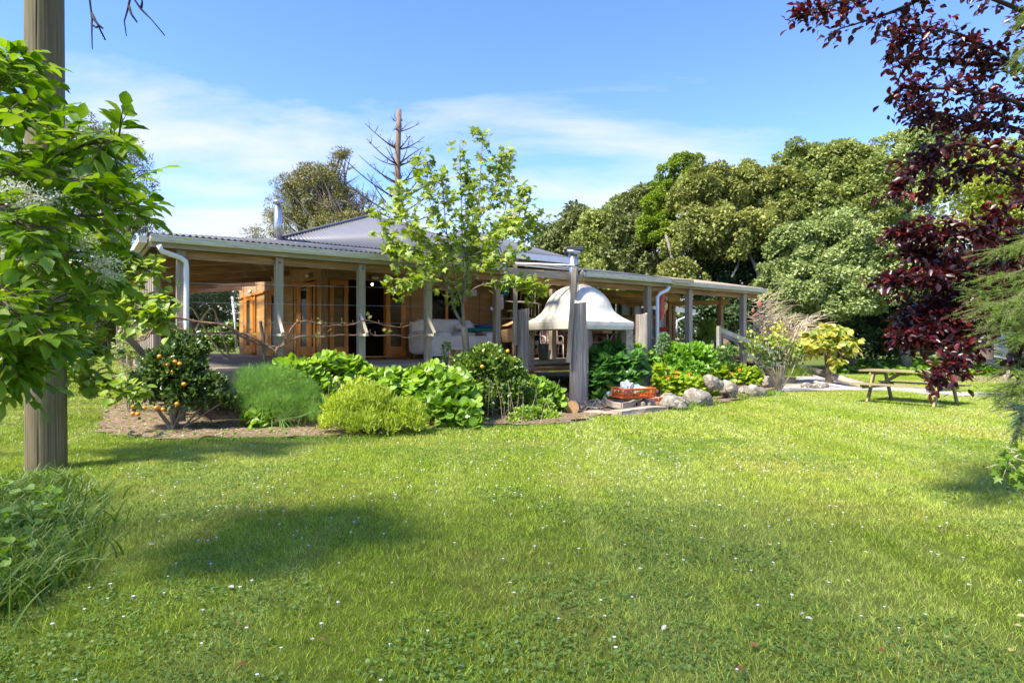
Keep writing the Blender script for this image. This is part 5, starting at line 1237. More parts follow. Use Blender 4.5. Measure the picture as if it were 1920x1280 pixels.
# ================================================================ VEGETATION
A3 = lambda *p: np.array(p, float)
def blob(u, v, Y, ru, rv, rd=None):
    """crown blob from its place, distance and size as read in the photograph"""
    p = Wp(u, v, Y); rx = ru*Y/F; rz = rv*Y/F; return (p.x, p.y, p.z, rx, rd if rd else (rx+rz)/2*.9, rz)
OLIVE = leafmat('olive tree leaves', [(0.128, 0.162, 0.041), (0.197, 0.244, 0.058), (0.278, 0.331, 0.087), (0.394, 0.429, 0.139)], .22, .6, spec=.25)
OLIVE2 = leafmat('brownish olive leaves', [(0.139, 0.162, 0.041), (0.209, 0.232, 0.058), (0.290, 0.319, 0.081), (0.418, 0.429, 0.128)], .2, .6, spec=.25)
GREEN2 = leafmat('grey green tree leaves', [(0.151, 0.197, 0.058), (0.232, 0.302, 0.093), (0.325, 0.394, 0.139), (0.464, 0.510, 0.209)], .22, .6, spec=.25)
IVY = leafmat('bright climber leaves', [(.12, .19, .02), (.20, .29, .03), (.28, .37, .05)], .25, .6, spec=.2)
DKG = leafmat('dark hedge leaves', [(.03, .055, .018), (.055, .095, .03), (.09, .15, .05)], .2, .6, spec=.25)
YEL_ = leafmat('yellow green tree leaves', [(.22, .29, .05), (.36, .42, .07), (.46, .50, .11)], .35, .5)
MAC = leafmat('macrocarpa foliage', [(.15, .15, .045), (.24, .235, .075), (.33, .315, .11)], .1, .6, spec=.25)
GUM = leafmat('gum leaves', [(.09, .115, .035), (.15, .18, .055), (.22, .25, .09)], .2, .6, spec=.25)
# --- bank of trees to the right, far to near
BG = 'trees in the bank behind the veranda'
tree('broadleaf_tree', 'small round dark tree at the left end of the tree bank beside the hood flue', 'tree', Wp(1050, 640, 44)*1+UP*0, [blob(1055, 480, 44, 55, 60), blob(1095, 455, 43, 50, 62), blob(1030, 500, 43, 30, 45)], 9000, .30, GUM, .25, group=BG)
tree('broadleaf_tree', 'olive green tree with bumpy top second from the left end of the tree bank', 'tree', Wp(1150, 640, 40), [blob(1130, 470, 40, 45, 75), blob(1165, 440, 40, 50, 60), blob(1200, 420, 40, 50, 60), blob(1150, 530, 38, 70, 50)], 14000, .27, OLIVE, .28, group=BG)
tree('broadleaf_tree', 'dark tree half hidden between the climber covered tree and its left neighbour', 'tree', Wp(1210, 640, 37), [blob(1205, 400, 37, 38, 48), blob(1185, 470, 36, 45, 60), blob(1225, 500, 35, 50, 60)], 9000, .25, GUM, .28, group=BG)
tree('climber_covered_tree', 'tree smothered in bright green climber with a knobbly lit outline', 'tree', Wp(1245, 640, 33), [blob(1285, 325, 33, 32, 32), blob(1240, 345, 33, 14, 30), blob(1260, 375, 33, 32, 32), blob(1232, 400, 32.5, 28, 34), blob(1222, 440, 32, 28, 32), blob(1245, 432, 32, 32, 30), blob(1305, 330, 33.5, 24, 22)], 20000, .14, IVY, .25, group=BG, sub=20, subr=(.28, .45), flat=.3)
OT_ = tree('broadleaf_tree', 'broad brownish olive tree right of the climber covered tree', 'tree', Wp(1370, 650, 31), [blob(1330, 375, 31, 60, 55), blob(1400, 370, 31.5, 60, 50), blob(1460, 375, 31, 45, 50), blob(1300, 450, 30, 50, 50), blob(1360, 455, 29.5, 62, 55), blob(1430, 445, 29.5, 55, 50), blob(1270, 520, 29, 45, 35)], 42000, .17, OLIVE2, .32, group=BG)
tree('broadleaf_tree', 'tall domed olive tree at the middle of the bank, crown against the sky', 'tree', Wp(1530, 655, 31), [blob(1500, 345, 32, 60, 62), blob(1560, 335, 32, 60, 58), blob(1620, 350, 31, 50, 60), blob(1480, 420, 30.5, 50, 50), blob(1545, 405, 30.5, 60, 50), blob(1610, 420, 30, 55, 50)], 42000, .17, OLIVE, .34, group=BG)
tree('broadleaf_tree', 'low light green tree bulging forward behind the yellow leaved shrub', 'tree', Wp(1600, 690, 28.5), [blob(1500, 480, 28, 55, 50), blob(1570, 470, 27.5, 65, 58), blob(1640, 490, 27.5, 55, 50), blob(1520, 550, 27, 60, 50), blob(1600, 555, 26.5, 70, 52), blob(1460, 545, 28, 42, 45), blob(1480, 600, 27.5, 50, 35)], 50000, .155, GREEN2, .36, group=BG)
tree('broadleaf_tree', 'tall green tree rising behind the purple plum at the right of the bank', 'tree', Wp(1740, 655, 33), [blob(1690, 325, 34, 60, 62), blob(1740, 300, 34, 60, 60), blob(1700, 410, 32, 60, 55), blob(1800, 330, 34, 60, 60), blob(1690, 490, 31, 50, 50), blob(1740, 500, 31, 50, 60)], 34000, .18, GREEN2, .36, group=BG)
tree('yellow_green_tree', 'sunlit yellow green tree glowing behind the purple plum leaves', 'tree', Wp(1850, 660, 24), [blob(1840, 350, 24, 60, 55), blob(1900, 330, 24, 60, 55), blob(1830, 420, 24, 55, 45), blob(1890, 430, 24, 50, 50), blob(1960, 400, 24, 70, 90)], 22000, .15, YEL_, .22, group=BG, inner=.2)
tree('broadleaf_tree', 'dark green tree low behind the right end of the veranda roof', 'tree', Wp(1370, 660, 27), [blob(1300, 535, 31, 70, 50), blob(1380, 520, 31, 70, 50), blob(1440, 505, 30.5, 55, 50), blob(1400, 600, 29, 70, 45), blob(1330, 610, 29, 60, 40), blob(1440, 560, 29, 40, 40)], 20000, .18, DKG, .25, group=BG)
tree('broadleaf_tree', 'shaded dark tree low behind the picnic table where the bank opens', 'tree', Wp(1700, 670, 30), [blob(1660, 600, 30, 60, 55), blob(1740, 590, 31, 70, 60), blob(1830, 580, 31, 70, 60), blob(1930, 560, 30, 70, 80), blob(1560, 640, 29, 60, 40), blob(1660, 655, 29, 60, 30)], 30000, .19, DKG, .3, group=BG)
for k, (u, v, Y, r, lab) in enumerate(((1950, 560, 36, 120, 'dark tree beyond the right frame edge behind the conifer'),)):
    tree('broadleaf_tree', lab, 'tree', Wp(u, 655, Y), [blob(u, 480, Y, r, 100), blob(u+140, 440, Y, 120, 120), blob(u+300, 460, Y, 150, 120)], 14000, .3, GREEN2, .3, group=BG)
FARW = [(*Wp(u, 640-rnd.uniform(8, 45), rnd.uniform(58, 75)),)+(6.5, 4, 5.2) for u in range(-500, 2500, 90)]
pos, out, idx = crown_pts(FARW, 60000, sub=22, subr=(.2, .4), inner=.3); leaves('distant_woodland', pos, out+rdir(len(pos)), out+np.array([0, 0, .6]), .5, GUM, None, 'quad', kind='stuff')
# bare trunks showing in the gap under the bank
for a, b, r in (((1265, 512, 29.2), (1248, 440, 29.8), .09), ((1425, 520, 28.6), (1400, 470, 29.4), .10), ((1372, 520, 28.8), (1388, 480, 29.4), .06)):
    tube('limb', [Wp(*a), (Wp(*a)+Wp(*b))/2+D1*.1, Wp(*b)], [r, r*.9, r*.6], BARKG, OT_, 7)
tag(tube('standing_trunk', [Wp(1702, 690, 27.2)-UP*.2, Wp(1695, 650, 27.1), Wp(1682, 615, 27.0), Wp(1678, 590, 27)], [.26, .2, .17, .1], BARKG, None, 9), 'thick grey trunk standing in the shade behind the plum foliage', 'trunk')
# --- left and behind the house
LG = 'trees behind the house'
tree('gum_tree', 'dark drooping gum tree left of the house behind the leafy shrub', 'tree', Wp(190, 640, 27), [blob(150, 300, 27, 70, 70), blob(215, 330, 26, 65, 70), blob(120, 420, 27, 80, 90), blob(220, 430, 26, 60, 50), blob(255, 420, 25, 45, 40), blob(60, 400, 28, 80, 100)], 26000, .17, GUM, .3, group=LG, tpl='lance', inner=.2)
tree('broadleaf_tree', 'large dark tree filling the gap at the far left behind the power pole', 'tree', Wp(40, 650, 30), [blob(-10, 450, 30, 110, 110), blob(60, 560, 29, 90, 70), blob(150, 560, 28, 70, 60), blob(-120, 480, 30, 120, 130)], 22000, .2, DKG, .3, group=LG)
tree('broadleaf_tree', 'tree with thin grey foliage between the gum and the veranda corner', 'tree', Wp(235, 640, 26), [blob(235, 500, 26, 40, 40), blob(215, 560, 26, 60, 45), blob(262, 560, 25, 35, 50)], 9000, .15, GUM, .2, group=LG)
tree('macrocarpa_tree', 'rounded brown green macrocarpa tree behind the roof flue', 'tree', Wp(610, 640, 38), [blob(600, 385, 38, 60, 50), blob(560, 410, 38, 50, 40), blob(650, 395, 38, 50, 35), blob(590, 340, 38, 35, 25), blob(520, 440, 37, 35, 28), blob(480, 450, 37, 30, 18), blob(545, 400, 38, 40, 40), blob(640, 440, 37, 80, 35), blob(545, 350, 38, 22, 12), blob(565, 325, 38, 20, 12), blob(610, 325, 38, 25, 16), blob(640, 290, 38, 20, 12)], 36000, .16, MAC, .4, group=LG, sub=34, tpl='lance', inner=.2)
# dead leader of the macrocarpa and its twigs
dt = thing('dead_tree_top', 'bleached dead tree top with thin twigs above the macrocarpa', 'tree', Wp(650, 400, 37.5))
m = MB(); limb(m, Wp(650, 420, 37.5), Wp(648, 305, 37.5), .13, .03, n=7, seg=6)
for k in range(46):
    v = rnd.uniform(310, 400); s_ = rnd.choice((-1, 1)); ln = rnd.uniform(10, 26); limb(m, Wp(650, v, 37.5), Wp(650+s_*ln, v-rnd.uniform(-6, 18), 37.5+rnd.uniform(-.8, .8)), .035, .012, n=3, seg=4)
m.build('branches', BARKG, dt)
tw = thing('dead_branches', 'fan of brown dead branches leaning out of the macrocarpa top', 'branches', Wp(600, 380, 37.6))
m = MB()
for k in range(60):
    a = Wp(rnd.uniform(590, 690), rnd.uniform(370, 420), 37+rnd.uniform(-1, .5)); u1 = a.x/a.y*F+960; b = Wp(u1+rnd.uniform(-60, -10) if u1 < 640 else u1+rnd.uniform(-15, 45), rnd.uniform(300, 370) if u1 < 640 else rnd.uniform(340, 400), 37+rnd.uniform(-1, 1)); limb(m, a, b, .05, .012, n=4, seg=4, wander=.05)
m.build('branch_fan', BARK, tw)
pos, out, idx = crown_pts([blob(545, 345, 37.5, 30, 14), blob(575, 320, 37.5, 22, 12), blob(600, 335, 37, 30, 20), blob(640, 292, 37.5, 22, 12), blob(625, 310, 37, 18, 12)], 3500, sub=30, inner=.3); leaves('tuft_foliage', pos, out+rdir(len(pos)), out, .17, MAC, tw, 'lance')
# bare-ribbed dead pine with upswept limbs
dp = thing('dead_pine', 'tall dead pine with bare upswept black branches behind the roof', 'tree', Wp(747, 640, 25)); YP = 25.0
m = MB(); P0 = Wp(746, 700, YP); P1 = Wp(747, 206, YP); m.tube([P0.lerp(P1, k/14)+Vector((.03*math.sin(k), 0, 0)) for k in range(15)], [.20-.10*k/14 for k in range(15)], 12); m.build('trunk', basemat('reddish dead trunk', [(.15, .09, .06), (.32, .21, .14)], .85, 6, bump=.4, stretch=(1, 1, .3)), dp)
def upsweep(u0, v0, u1, v1, dy=0, r=.035):
    a = Wp(u0, v0, YP); b = Wp(u1, v1, YP+dy); mid = Vector((a.x+(b.x-a.x)*.45, (a.y+b.y)/2, a.z+(b.z-a.z)*.18)); pts = []
    for k in range(8):
        f = k/7; pts.append(a*(1-f)**2+mid*2*f*(1-f)+b*f*f)
    bm_ = MB().tube(pts, [r*(1-.75*k/7)*rnd.uniform(.85, 1.15) for k in range(8)], 5)
    for k in range(rnd.randint(2, 6)):
        q = pts[rnd.randint(2, 6)]; bm_.tube([q, q+Vector((rnd.gauss(0, .14), rnd.gauss(0, .14), rnd.uniform(.05, .35)))], [r*.35, r*.12], 4, caps=False)
    bm_.build('branch', BARKD, dp)
for br in ((747, 228, 736, 225), (747, 229, 756, 225), (747, 245, 736, 245, -1), (747, 247, 786, 232), (748, 244, 757, 241), (744, 280, 684, 231, -1.5), (744, 278, 737, 272), (749, 280, 796, 256, .5), (745, 276, 727, 262, 1), (750, 278, 770, 253, -1), (744, 308, 687, 260, -1), (744, 309, 698, 291, 1), (744, 310, 724, 276, -2), (750, 305, 769, 254, 1.5), (750, 308, 774, 294, 1), (750, 311, 799, 288, -1), (750, 306, 793, 276, -2), (745, 306, 727, 260, 2),
           (744, 342, 672, 290, -1), (744, 343, 703, 312, 1.5), (750, 342, 815, 314, -1), (750, 344, 793, 275, 1.5), (745, 340, 738, 322), (750, 340, 755, 324), (744, 372, 629, 281, -2), (744, 370, 689, 325, 2), (743, 373, 700, 332, 1), (750, 372, 826, 330, -1), (750, 371, 800, 305, 1.5), (750, 374, 831, 326, -2), (744, 402, 643, 337, -1), (743, 400, 688, 325, -2.5), (744, 398, 692, 345, 2), (750, 398, 834, 328, 1), (750, 400, 822, 352, -1.5), (743, 420, 650, 372, -1), (750, 420, 850, 380, 1), (743, 415, 712, 400, -2)):
    upsweep(*br)
# shrubbery seen through the veranda and behind it
tree('shrub', 'twiggy grey green shrub seen beyond the far end of the side deck', 'shrub', Wp(390, 655, 29), [blob(350, 600, 29, 45, 45), blob(410, 595, 29, 45, 50), blob(300, 600, 30, 60, 50), blob(370, 545, 31, 60, 40)], 16000, .13, GUM, .12, group='shrubs beyond the side deck', inner=.3)
tree('shrub', 'dark leafy shrub low behind the bentwood frames', 'shrub', Wp(400, 655, 26.5), [blob(350, 640, 26, 30, 16), blob(400, 640, 26, 40, 14), blob(430, 630, 26.5, 20, 22)], 5000, .14, leafmat('mid green shrub leaves', [(.08, .15, .02), (.14, .24, .03), (.24, .36, .06)], .3), .06, group='shrubs beyond the side deck')
tree('hedge', 'dark hedge visible through the open bay at the right of the veranda', 'hedge', H(12, 9, 0), [(*H(s, 8.5, 1.6), 1.5, 1.2, 1.9) for s in (8.6, 10.5, 12.4, 14.3)], 16000, .16, DKG, .1)
tree('shrub', 'round pale green shrub beyond the left lawn', 'shrub', Wp(160, 660, 29), [blob(150, 625, 29, 55, 25), blob(215, 640, 28, 25, 16), blob(70, 620, 29, 60, 30)], 10000, .12, leafmat('lime shrub leaves', [(.20, .28, .03), (.32, .42, .05), (.45, .5, .1)], .35), .06, group='shrubs beyond the left lawn')
tree('shrub', 'dark grey twiggy bush left of the corner bracket', 'shrub', Wp(205, 650, 26), [blob(200, 615, 26, 30, 25), blob(180, 590, 27, 35, 30)], 6000, .10, GUM, .06, group='shrubs beyond the left lawn')
# low leafy ground cover along the foot of the bank
def scatter_leaves(name, poly, n, zmax, size, mat, tpl='round', kind='stuff', up=.8, label=None, cat=None, hump=None, parent=None, zmin=.02):
    x0 = min(p[0] for p in poly); x1 = max(p[0] for p in poly); y0 = min(p[1] for p in poly); y1 = max(p[1] for p in poly); P = []
    while len(P) < n:
        x = rnd.uniform(x0, x1); y = rnd.uniform(y0, y1)
        if inpoly(x, y, poly): z = T(x, y)+zmin+rnd.random()**.6*zmax*(.55+.75*mnoise.noise(Vector((x*1.6, y*1.6, 1)))+.2); P.append((x, y, max(z, T(x, y)+.01)))
    P = np.array(P); d = rdir(n); d[:, 2] *= .4; nr = rdir(n)*.6; nr[:, 2] = up+.2
    o = leaves(name, P, d, nr, rng.uniform(.7, 1.3, n)*size, mat, parent, tpl)
    if kind: o['kind'] = kind
    if label: tag(o, label, cat)
    return o
LUSH = leafmat('lush ground leaves', [(.07, .15, .015), (.13, .26, .02), (.22, .38, .04)], .3, .4)
scatter_leaves('ground_cover', gp((1560, 702), (1960, 702), (2000, 690), (1990, 681), (1560, 684)), 9000, .45, .19, LUSH)
scatter_leaves('leafy_bank', gp((1670, 706), (1960, 706), (1990, 698), (1640, 698)), 1500, .3, .2, LUSH, 'heart')
DRY = leafmat('dry litter', [(.30, .22, .13), (.42, .33, .20), (.5, .42, .3)], .1)
scatter_leaves('leaf_litter', gp((1800, 716), (1900, 722), (1960, 712), (1820, 708)), 1200, .10, .09, DRY, 'lance')
# bleached dead branches lying right of the trunk, and the standing trunk
bp_ = thing('dead_branch_pile', 'heap of bleached dead branches lying at the lawn edge behind the plum', 'branches', Wp(1840, 680, 27))
m = MB()
for k in range(110):
    a = Wp(rnd.uniform(1760, 1860), rnd.uniform(635, 668), 27+rnd.uniform(-1.5, 1)); b = a+Vector((rnd.uniform(.5, 2.6), rnd.uniform(-.5, .5), rnd.uniform(-.35, .45))); limb(m, a, b, rnd.uniform(.03, .06), .012, n=4, seg=4, sag=rnd.uniform(-.1, .2))
m.build('branch_heap', BONE, bp_)
tg = G(1798, 716); t_ = tag(tube('standing_trunk', [tg-UP*.1, tg+UP*.8+D1*.05, tg+UP*1.6-D1*.08, tg+UP*2.6], [.15, .12, .10, .06], BARKG, None, 9), 'slim grey trunk standing at the lawn edge right of the picnic table', 'trunk')
# --- tangle of bare straw-coloured stems behind the steps, and the yellow leaved shrub
tv = thing('bare_shrub', 'tangled bush of bare straw coloured stems behind the garden steps', 'shrub', Wp(1470, 700, 21.5)); m = MB()
for k in range(230):
    b = Wp(1470+rnd.gauss(0, 22), 690, 21.5+rnd.gauss(0, .5)); tip_ = Wp(rnd.uniform(1400, 1565), rnd.uniform(575, 670), 21.5+rnd.gauss(0, .9)); mid = (b+tip_)/2+UP*rnd.uniform(.1, .7)
    m.tube([b.lerp(mid, .3), b.lerp(mid, .7)+UP*.1, mid+Vector((rnd.gauss(0, .1), 0, .15)), tip_.lerp(mid, .3), tip_+Vector((rnd.gauss(0, .15), 0, -.1))], [.022, .019, .016, .012, .007], 3, caps=False)
for k in range(60):
    b = Wp(rnd.uniform(1405, 1440), rnd.uniform(560, 640), 21+rnd.gauss(0, .4)); m.tube([b, b+Vector((rnd.uniform(.1, .5), 0, rnd.uniform(0, .3))), b+Vector((rnd.uniform(.4, 1.3), 0, rnd.uniform(.1, .8)))], [.012, .009, .004], 3, caps=False)
m.build('stems', TWIG, tv)
ys_ = thing('yellow_leaved_shrub', 'small tree with large yellow and lime leaves on a brown trunk by the path', 'shrub', Wp(1557, 716, 20.6))
yb_ = G(1557, 722); ptop = Wp(1553, 655, yb_.y); m = MB(); limb(m, yb_-UP*.1, ptop, .13, .08, n=5, seg=9)
for k in range(8): limb(m, ptop.lerp(yb_, .1), Wp(rnd.uniform(1505, 1605), rnd.uniform(620, 670), yb_.y+rnd.uniform(-.7, .7)), .04, .012, n=4, seg=5)
m.build('trunk', BARK, ys_)
Y_ = yb_.y
pos, out, idx = crown_pts([blob(1560, 632, Y_, 32, 20), blob(1530, 640, Y_, 25, 20), blob(1590, 645, Y_-.3, 22, 16), blob(1575, 655, Y_-.4, 22, 14), blob(1515, 660, Y_, 22, 14), blob(1572, 680, Y_-.5, 12, 14), blob(1598, 658, Y_-.4, 12, 14), blob(1545, 650, Y_-.3, 20, 14)], 620, sub=30, inner=.15)
leaves('foliage', pos, out*.5+rdir(len(pos))*.5-np.array([0, 0, .6]), out+np.array([0, -.6, .4])+rdir(len(pos))*.4, rng.uniform(.13, .24, len(pos)), leafmat('yellowing large leaves', [(.18, .28, .03), (.32, .36, .04), (.48, .45, .06), (.56, .48, .14)], .35), ys_, 'heart')
# shrub with yellow tips before the steps
yt = thing('yellow_tipped_shrub', 'slender shrub with yellow tipped leaves in front of the garden steps', 'shrub', G(1462, 735)); b0 = G(1462, 735)
m = MB(); tips = []
for (u, v) in ((1422, 665), (1440, 640), (1450, 650), (1462, 640), (1475, 645), (1485, 655), (1495, 670), (1430, 680), (1410, 655), (1468, 670), (1445, 675), (1412, 640), (1455, 620)):
    e = Wp(u, v, b0.y+rnd.uniform(-.5, .4)); limb(m, b0, e, .025, .008, n=5, seg=5, wander=.05); tips.append(e)
m.build('stems', TWIG, yt)
tpn = np.array([tuple(t) for t in tips]); n_ = 620; ii = rng.integers(0, len(tips), n_); ctr = tpn[ii]+rng.normal(size=(n_, 3))*np.array([.12, .12, .13])
rv = np.clip((ctr[:, 2]-.9)/.9+rng.normal(size=n_)*.2, 0, 1)
leaves('foliage', ctr, rdir(n_)+np.array([0, 0, .7]), rdir(n_)+np.array([0, -.5, .5]), rng.uniform(.08, .14, n_), leafmat('yellow tipped leaves', [(.06, .12, .02), (.14, .24, .03), (.30, .38, .05), (.60, .56, .07)], .3), yt, 'leaf', rndv=rv)
# --- planting along the veranda
def bush(name, label, cat, blobs, n, size, mat, tpl='leaf', base=None, group=None, dirup=.3, subr=(.22, .4), sub=30, stems=6, inner=.15, nup=.7, sr=.012):
    blobs = [(b[0], b[1], b[2]-.02, b[3]*.86, b[4]*.86, b[5]*.84) for b in blobs]
    b0_ = Vector(base) if base is not None else Vector((np.mean([b[0] for b in blobs]), np.mean([b[1] for b in blobs]), 0))
    t = thing(name, label, cat, b0_, group)
    if stems:
        m = MB()
        for k in range(stems):
            b = blobs[k % len(blobs)]; limb(m, b0_+Vector((rnd.gauss(0, .05), rnd.gauss(0, .05), -.02)), Vector(b[:3])+Vector((rnd.uniform(-.5, .5)*b[3], rnd.uniform(-.5, .5)*b[4], rnd.uniform(-.2, .5)*b[5])), sr, sr*.4, n=5, seg=6, wander=.06)
        m.build('stems', BARKG, t)
    pos, out, idx = crown_pts(blobs, n, sub=sub, subr=subr, inner=inner)
    keep = pos[:, 2] > .03; pos = pos[keep]; out = out[keep]; idx = idx[keep]; k_ = len(pos)
    cl = rng.random(idx.max()+1)
    leaves('foliage', pos, out*.7+rdir(k_)*.6+np.array([0, 0, dirup]), out*.5+np.array([-.3, -.4, 1.])*nup+rdir(k_)*.4, rng.uniform(.7, 1.25, k_)*size, mat, t, tpl, rndv=np.clip(cl[idx]*.5+rng.random(k_)*.5, 0, 1))
    return t
CIT = leafmat('dark glossy citrus leaves', [(.03, .065, .014), (.055, .105, .02), (.09, .155, .03), (.22, .30, .05)], .2, .28)
CIT2 = leafmat('fresh citrus leaves', [(.035, .075, .014), (.08, .15, .02), (.17, .27, .03), (.30, .38, .06)], .25, .32)
mb_ = G(323, 808); my = mb_.y
mt_ = bush('mandarin_tree', 'small multi stemmed mandarin tree full of orange fruit on the straw mulch', 'tree', [blob(350, 640, my+.25, 22, 22), blob(352, 665, my+.15, 34, 26), blob(300, 700, my, 42, 38), blob(340, 715, my, 50, 42), blob(392, 730, my, 32, 28), blob(275, 732, my-.1, 32, 34), blob(425, 752, my, 20, 16), blob(318, 680, my, 34, 34), blob(350, 745, my-.1, 42, 26)], 6800, .085, CIT, 'leaf', mb_, stems=15, sr=.022, sub=46, subr=(.3, .5))
fruits = [(337, 682), (315, 684), (328, 678), (324, 697), (273, 726), (256, 741), (270, 742), (249, 762), (249, 775), (258, 776), (293, 764), (306, 767), (332, 757), (299, 668), (262, 738), (270, 765), (246, 732), (345, 720)]
for k, (u, v) in enumerate(fruits):
    p = Wp(u, v, my-.42 if v > 700 else my-.28); MB().soft(p, (.072, .072, .064), None, 2, 9, .003, 20).build('fruit', plain('mandarin peel', (.72, .24, .012), .45), mt_)
cb_ = Wp(917, 780, 11.5); cb_.z = 0; cy0 = 11.6
ct_ = bush('citrus_bush', 'dense round citrus bush with a few small fruit before the log posts', 'bush', [blob(915, 690, cy0, 40, 40), blob(885, 715, cy0, 40, 40), blob(950, 720, cy0, 40, 44), blob(905, 750, cy0-.1, 48, 32), blob(950, 755, cy0, 30, 28), blob(918, 662, cy0+.1, 18, 20), blob(870, 690, cy0, 24, 26), blob(960, 690, cy0, 24, 24)], 8200, .082, CIT2, 'leaf', cb_, stems=10, sr=.02, sub=54, subr=(.3, .46))
for u, v in ((904, 687), (891, 780), (952, 658), (887, 715)): p = Wp(u, v, cy0-.45); MB().soft(p, (.07, .07, .07), None, 2, 9).build('fruit', plain('yellow orange peel', (.80, .42, .03), .45), ct_)
NAS = leafmat('nasturtium leaves', [(.12, .24, .02), (.19, .34, .03), (.27, .43, .05), (.37, .50, .08)], .35, .38)
NASY = leafmat('yellow green nasturtium leaves', [(.20, .32, .02), (.30, .43, .03), (.40, .52, .06)], .4, .42)
NASD = leafmat('shaded deep green leaves', [(.04, .12, .02), (.07, .19, .03), (.12, .27, .05)], .3, .35)  # darker copy of the nasturtium greens, shade under the hood put into the colour
def nast(label, blobs, n, size, mat=NAS, **k): return bush('nasturtium', label, 'plant', blobs, n, size, mat, 'round', stems=0, nup=1.6, inner=.05, dirup=-.2, group='nasturtium mounds along the deck', subr=(.35, .6), sub=24, **k)
nast('bright mound of round nasturtium leaves against the deck behind the fennel', [blob(560, 715, 10.9, 45, 42), blob(610, 710, 11.2, 45, 40), blob(660, 715, 11.5, 45, 36), blob(540, 700, 11, 25, 26), blob(700, 725, 11.6, 40, 30), blob(590, 745, 10.8, 40, 30)], 2500, .135)
nast('mound of broad nasturtium leaves between the yellow green herb and the citrus bush', [blob(760, 735, 11.2, 50, 40), blob(810, 730, 11.0, 45, 42), blob(850, 745, 10.7, 38, 40), blob(815, 772, 10.3, 48, 26), blob(870, 778, 10.2, 35, 22), blob(890, 790, 10.0, 26, 12), blob(730, 730, 11.5, 40, 28), blob(842, 715, 11.0, 25, 18)], 2600, .14)
nast('pale mound of nasturtium leaves left of the round log post', [blob(1000, 735, 12.0, 26, 22), blob(1025, 745, 12.2, 28, 22), blob(985, 722, 12.2, 14, 14), blob(1040, 760, 12, 18, 16)], 700, .13)
nast('small nasturtium plant low in front of the fennel', [blob(480, 785, 10.0, 22, 12), blob(505, 775, 10.1, 18, 16)], 170, .12)
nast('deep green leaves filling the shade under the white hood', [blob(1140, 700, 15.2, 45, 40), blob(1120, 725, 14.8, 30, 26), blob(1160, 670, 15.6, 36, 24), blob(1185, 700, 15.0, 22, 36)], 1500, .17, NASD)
nast('nasturtiums with orange flowers spilling between the downpipe and the long boulder', [blob(1255, 718, 15.6, 30, 18), blob(1290, 725, 15.6, 34, 18), blob(1320, 735, 16, 24, 14), blob(1240, 700, 15.6, 16, 16)], 1100, .13, NASY)
nast('nasturtiums with orange flowers under the garden steps', [blob(1370, 697, 17.6, 30, 12), blob(1395, 705, 17.5, 30, 14), blob(1345, 700, 17.6, 22, 14), blob(1410, 712, 17.4, 18, 10)], 1000, .13, NASY)
FLW = leafmat('orange petals', [(.80, .22, .01), (.85, .36, .02)], .3)
def flower(p, label, grp, mat=FLW, sz=.06, cat='flower'):
    t = thing('nasturtium_flower', label, cat, p, grp); n_ = 6; a = np.linspace(0, 5.2, n_); d = np.stack([np.cos(a), -.3*np.ones(n_), np.sin(a)], 1); leaves('petal', np.tile(np.array(p), (n_, 1)), d, np.tile([0, -1., .2], (n_, 1)), sz*.75, mat, t, 'round'); return t
for k, (u, v, Y) in enumerate(((1267, 697, 15.0), (1268, 705, 15.0), (1291, 701, 15.0), (1252, 708, 15.0), (1386, 692, 17.0), (1372, 700, 17.0))):
    flower(Wp(u, v, Y), NTH[k % 4]+' orange nasturtium flower among the yellow green leaves right of the downpipe' if u < 1300 else NTH[k % 4]+' orange nasturtium flower among the leaves below the garden steps', 'flowers right of the downpipe' if u < 1300 else 'flowers below the steps')
# fennel: clouds of fine threads
FEN = leafmat('fennel threads', [(.09, .22, .04), (.17, .34, .06), (.30, .46, .09)], .4, .5)
fn = thing('fennel', 'tall feathery clump of soft green fennel beside the mandarin tree', 'plant', Wp(510, 790, 10)*1)
n_ = 22000; fb_ = [(q[0], q[1], q[2]-.12, q[3]*.85, q[4]*.85, q[5]*.82) for q in [blob(480, 710, 10.2, 42, 36), blob(530, 715, 10.2, 42, 38), blob(570, 735, 10.1, 28, 36), blob(455, 735, 10.2, 25, 40), blob(510, 755, 10, 55, 34), blob(590, 765, 9.9, 22, 24), blob(500, 690, 10.3, 26, 18)]]
pos, out, idx = crown_pts(fb_, n_, sub=60, subr=(.2, .5), inner=.35)
leaves('foliage', pos, out*.7+rdir(n_)*.8+np.array([0, 0, .7]), rdir(n_), rng.uniform(.07, .15, n_), FEN, fn, 'needle', wid=.03, rndv=np.clip(rng.random(idx.max()+1)[idx]*.7+rng.random(n_)*.3, 0, 1))
m = MB()
for k in range(26): b_ = fb_[k % len(fb_)]; limb(m, Vector((Wp(515+rnd.uniform(-50, 50), 790, 10).x, 10+rnd.uniform(-.2, .2), 0)), Vector(b_[:3])+Vector((rnd.uniform(-.2, .2), 0, .1)), .010, .004, n=4, seg=5)
m.build('stems', plain('green stem', (.18, .30, .06)), fn)
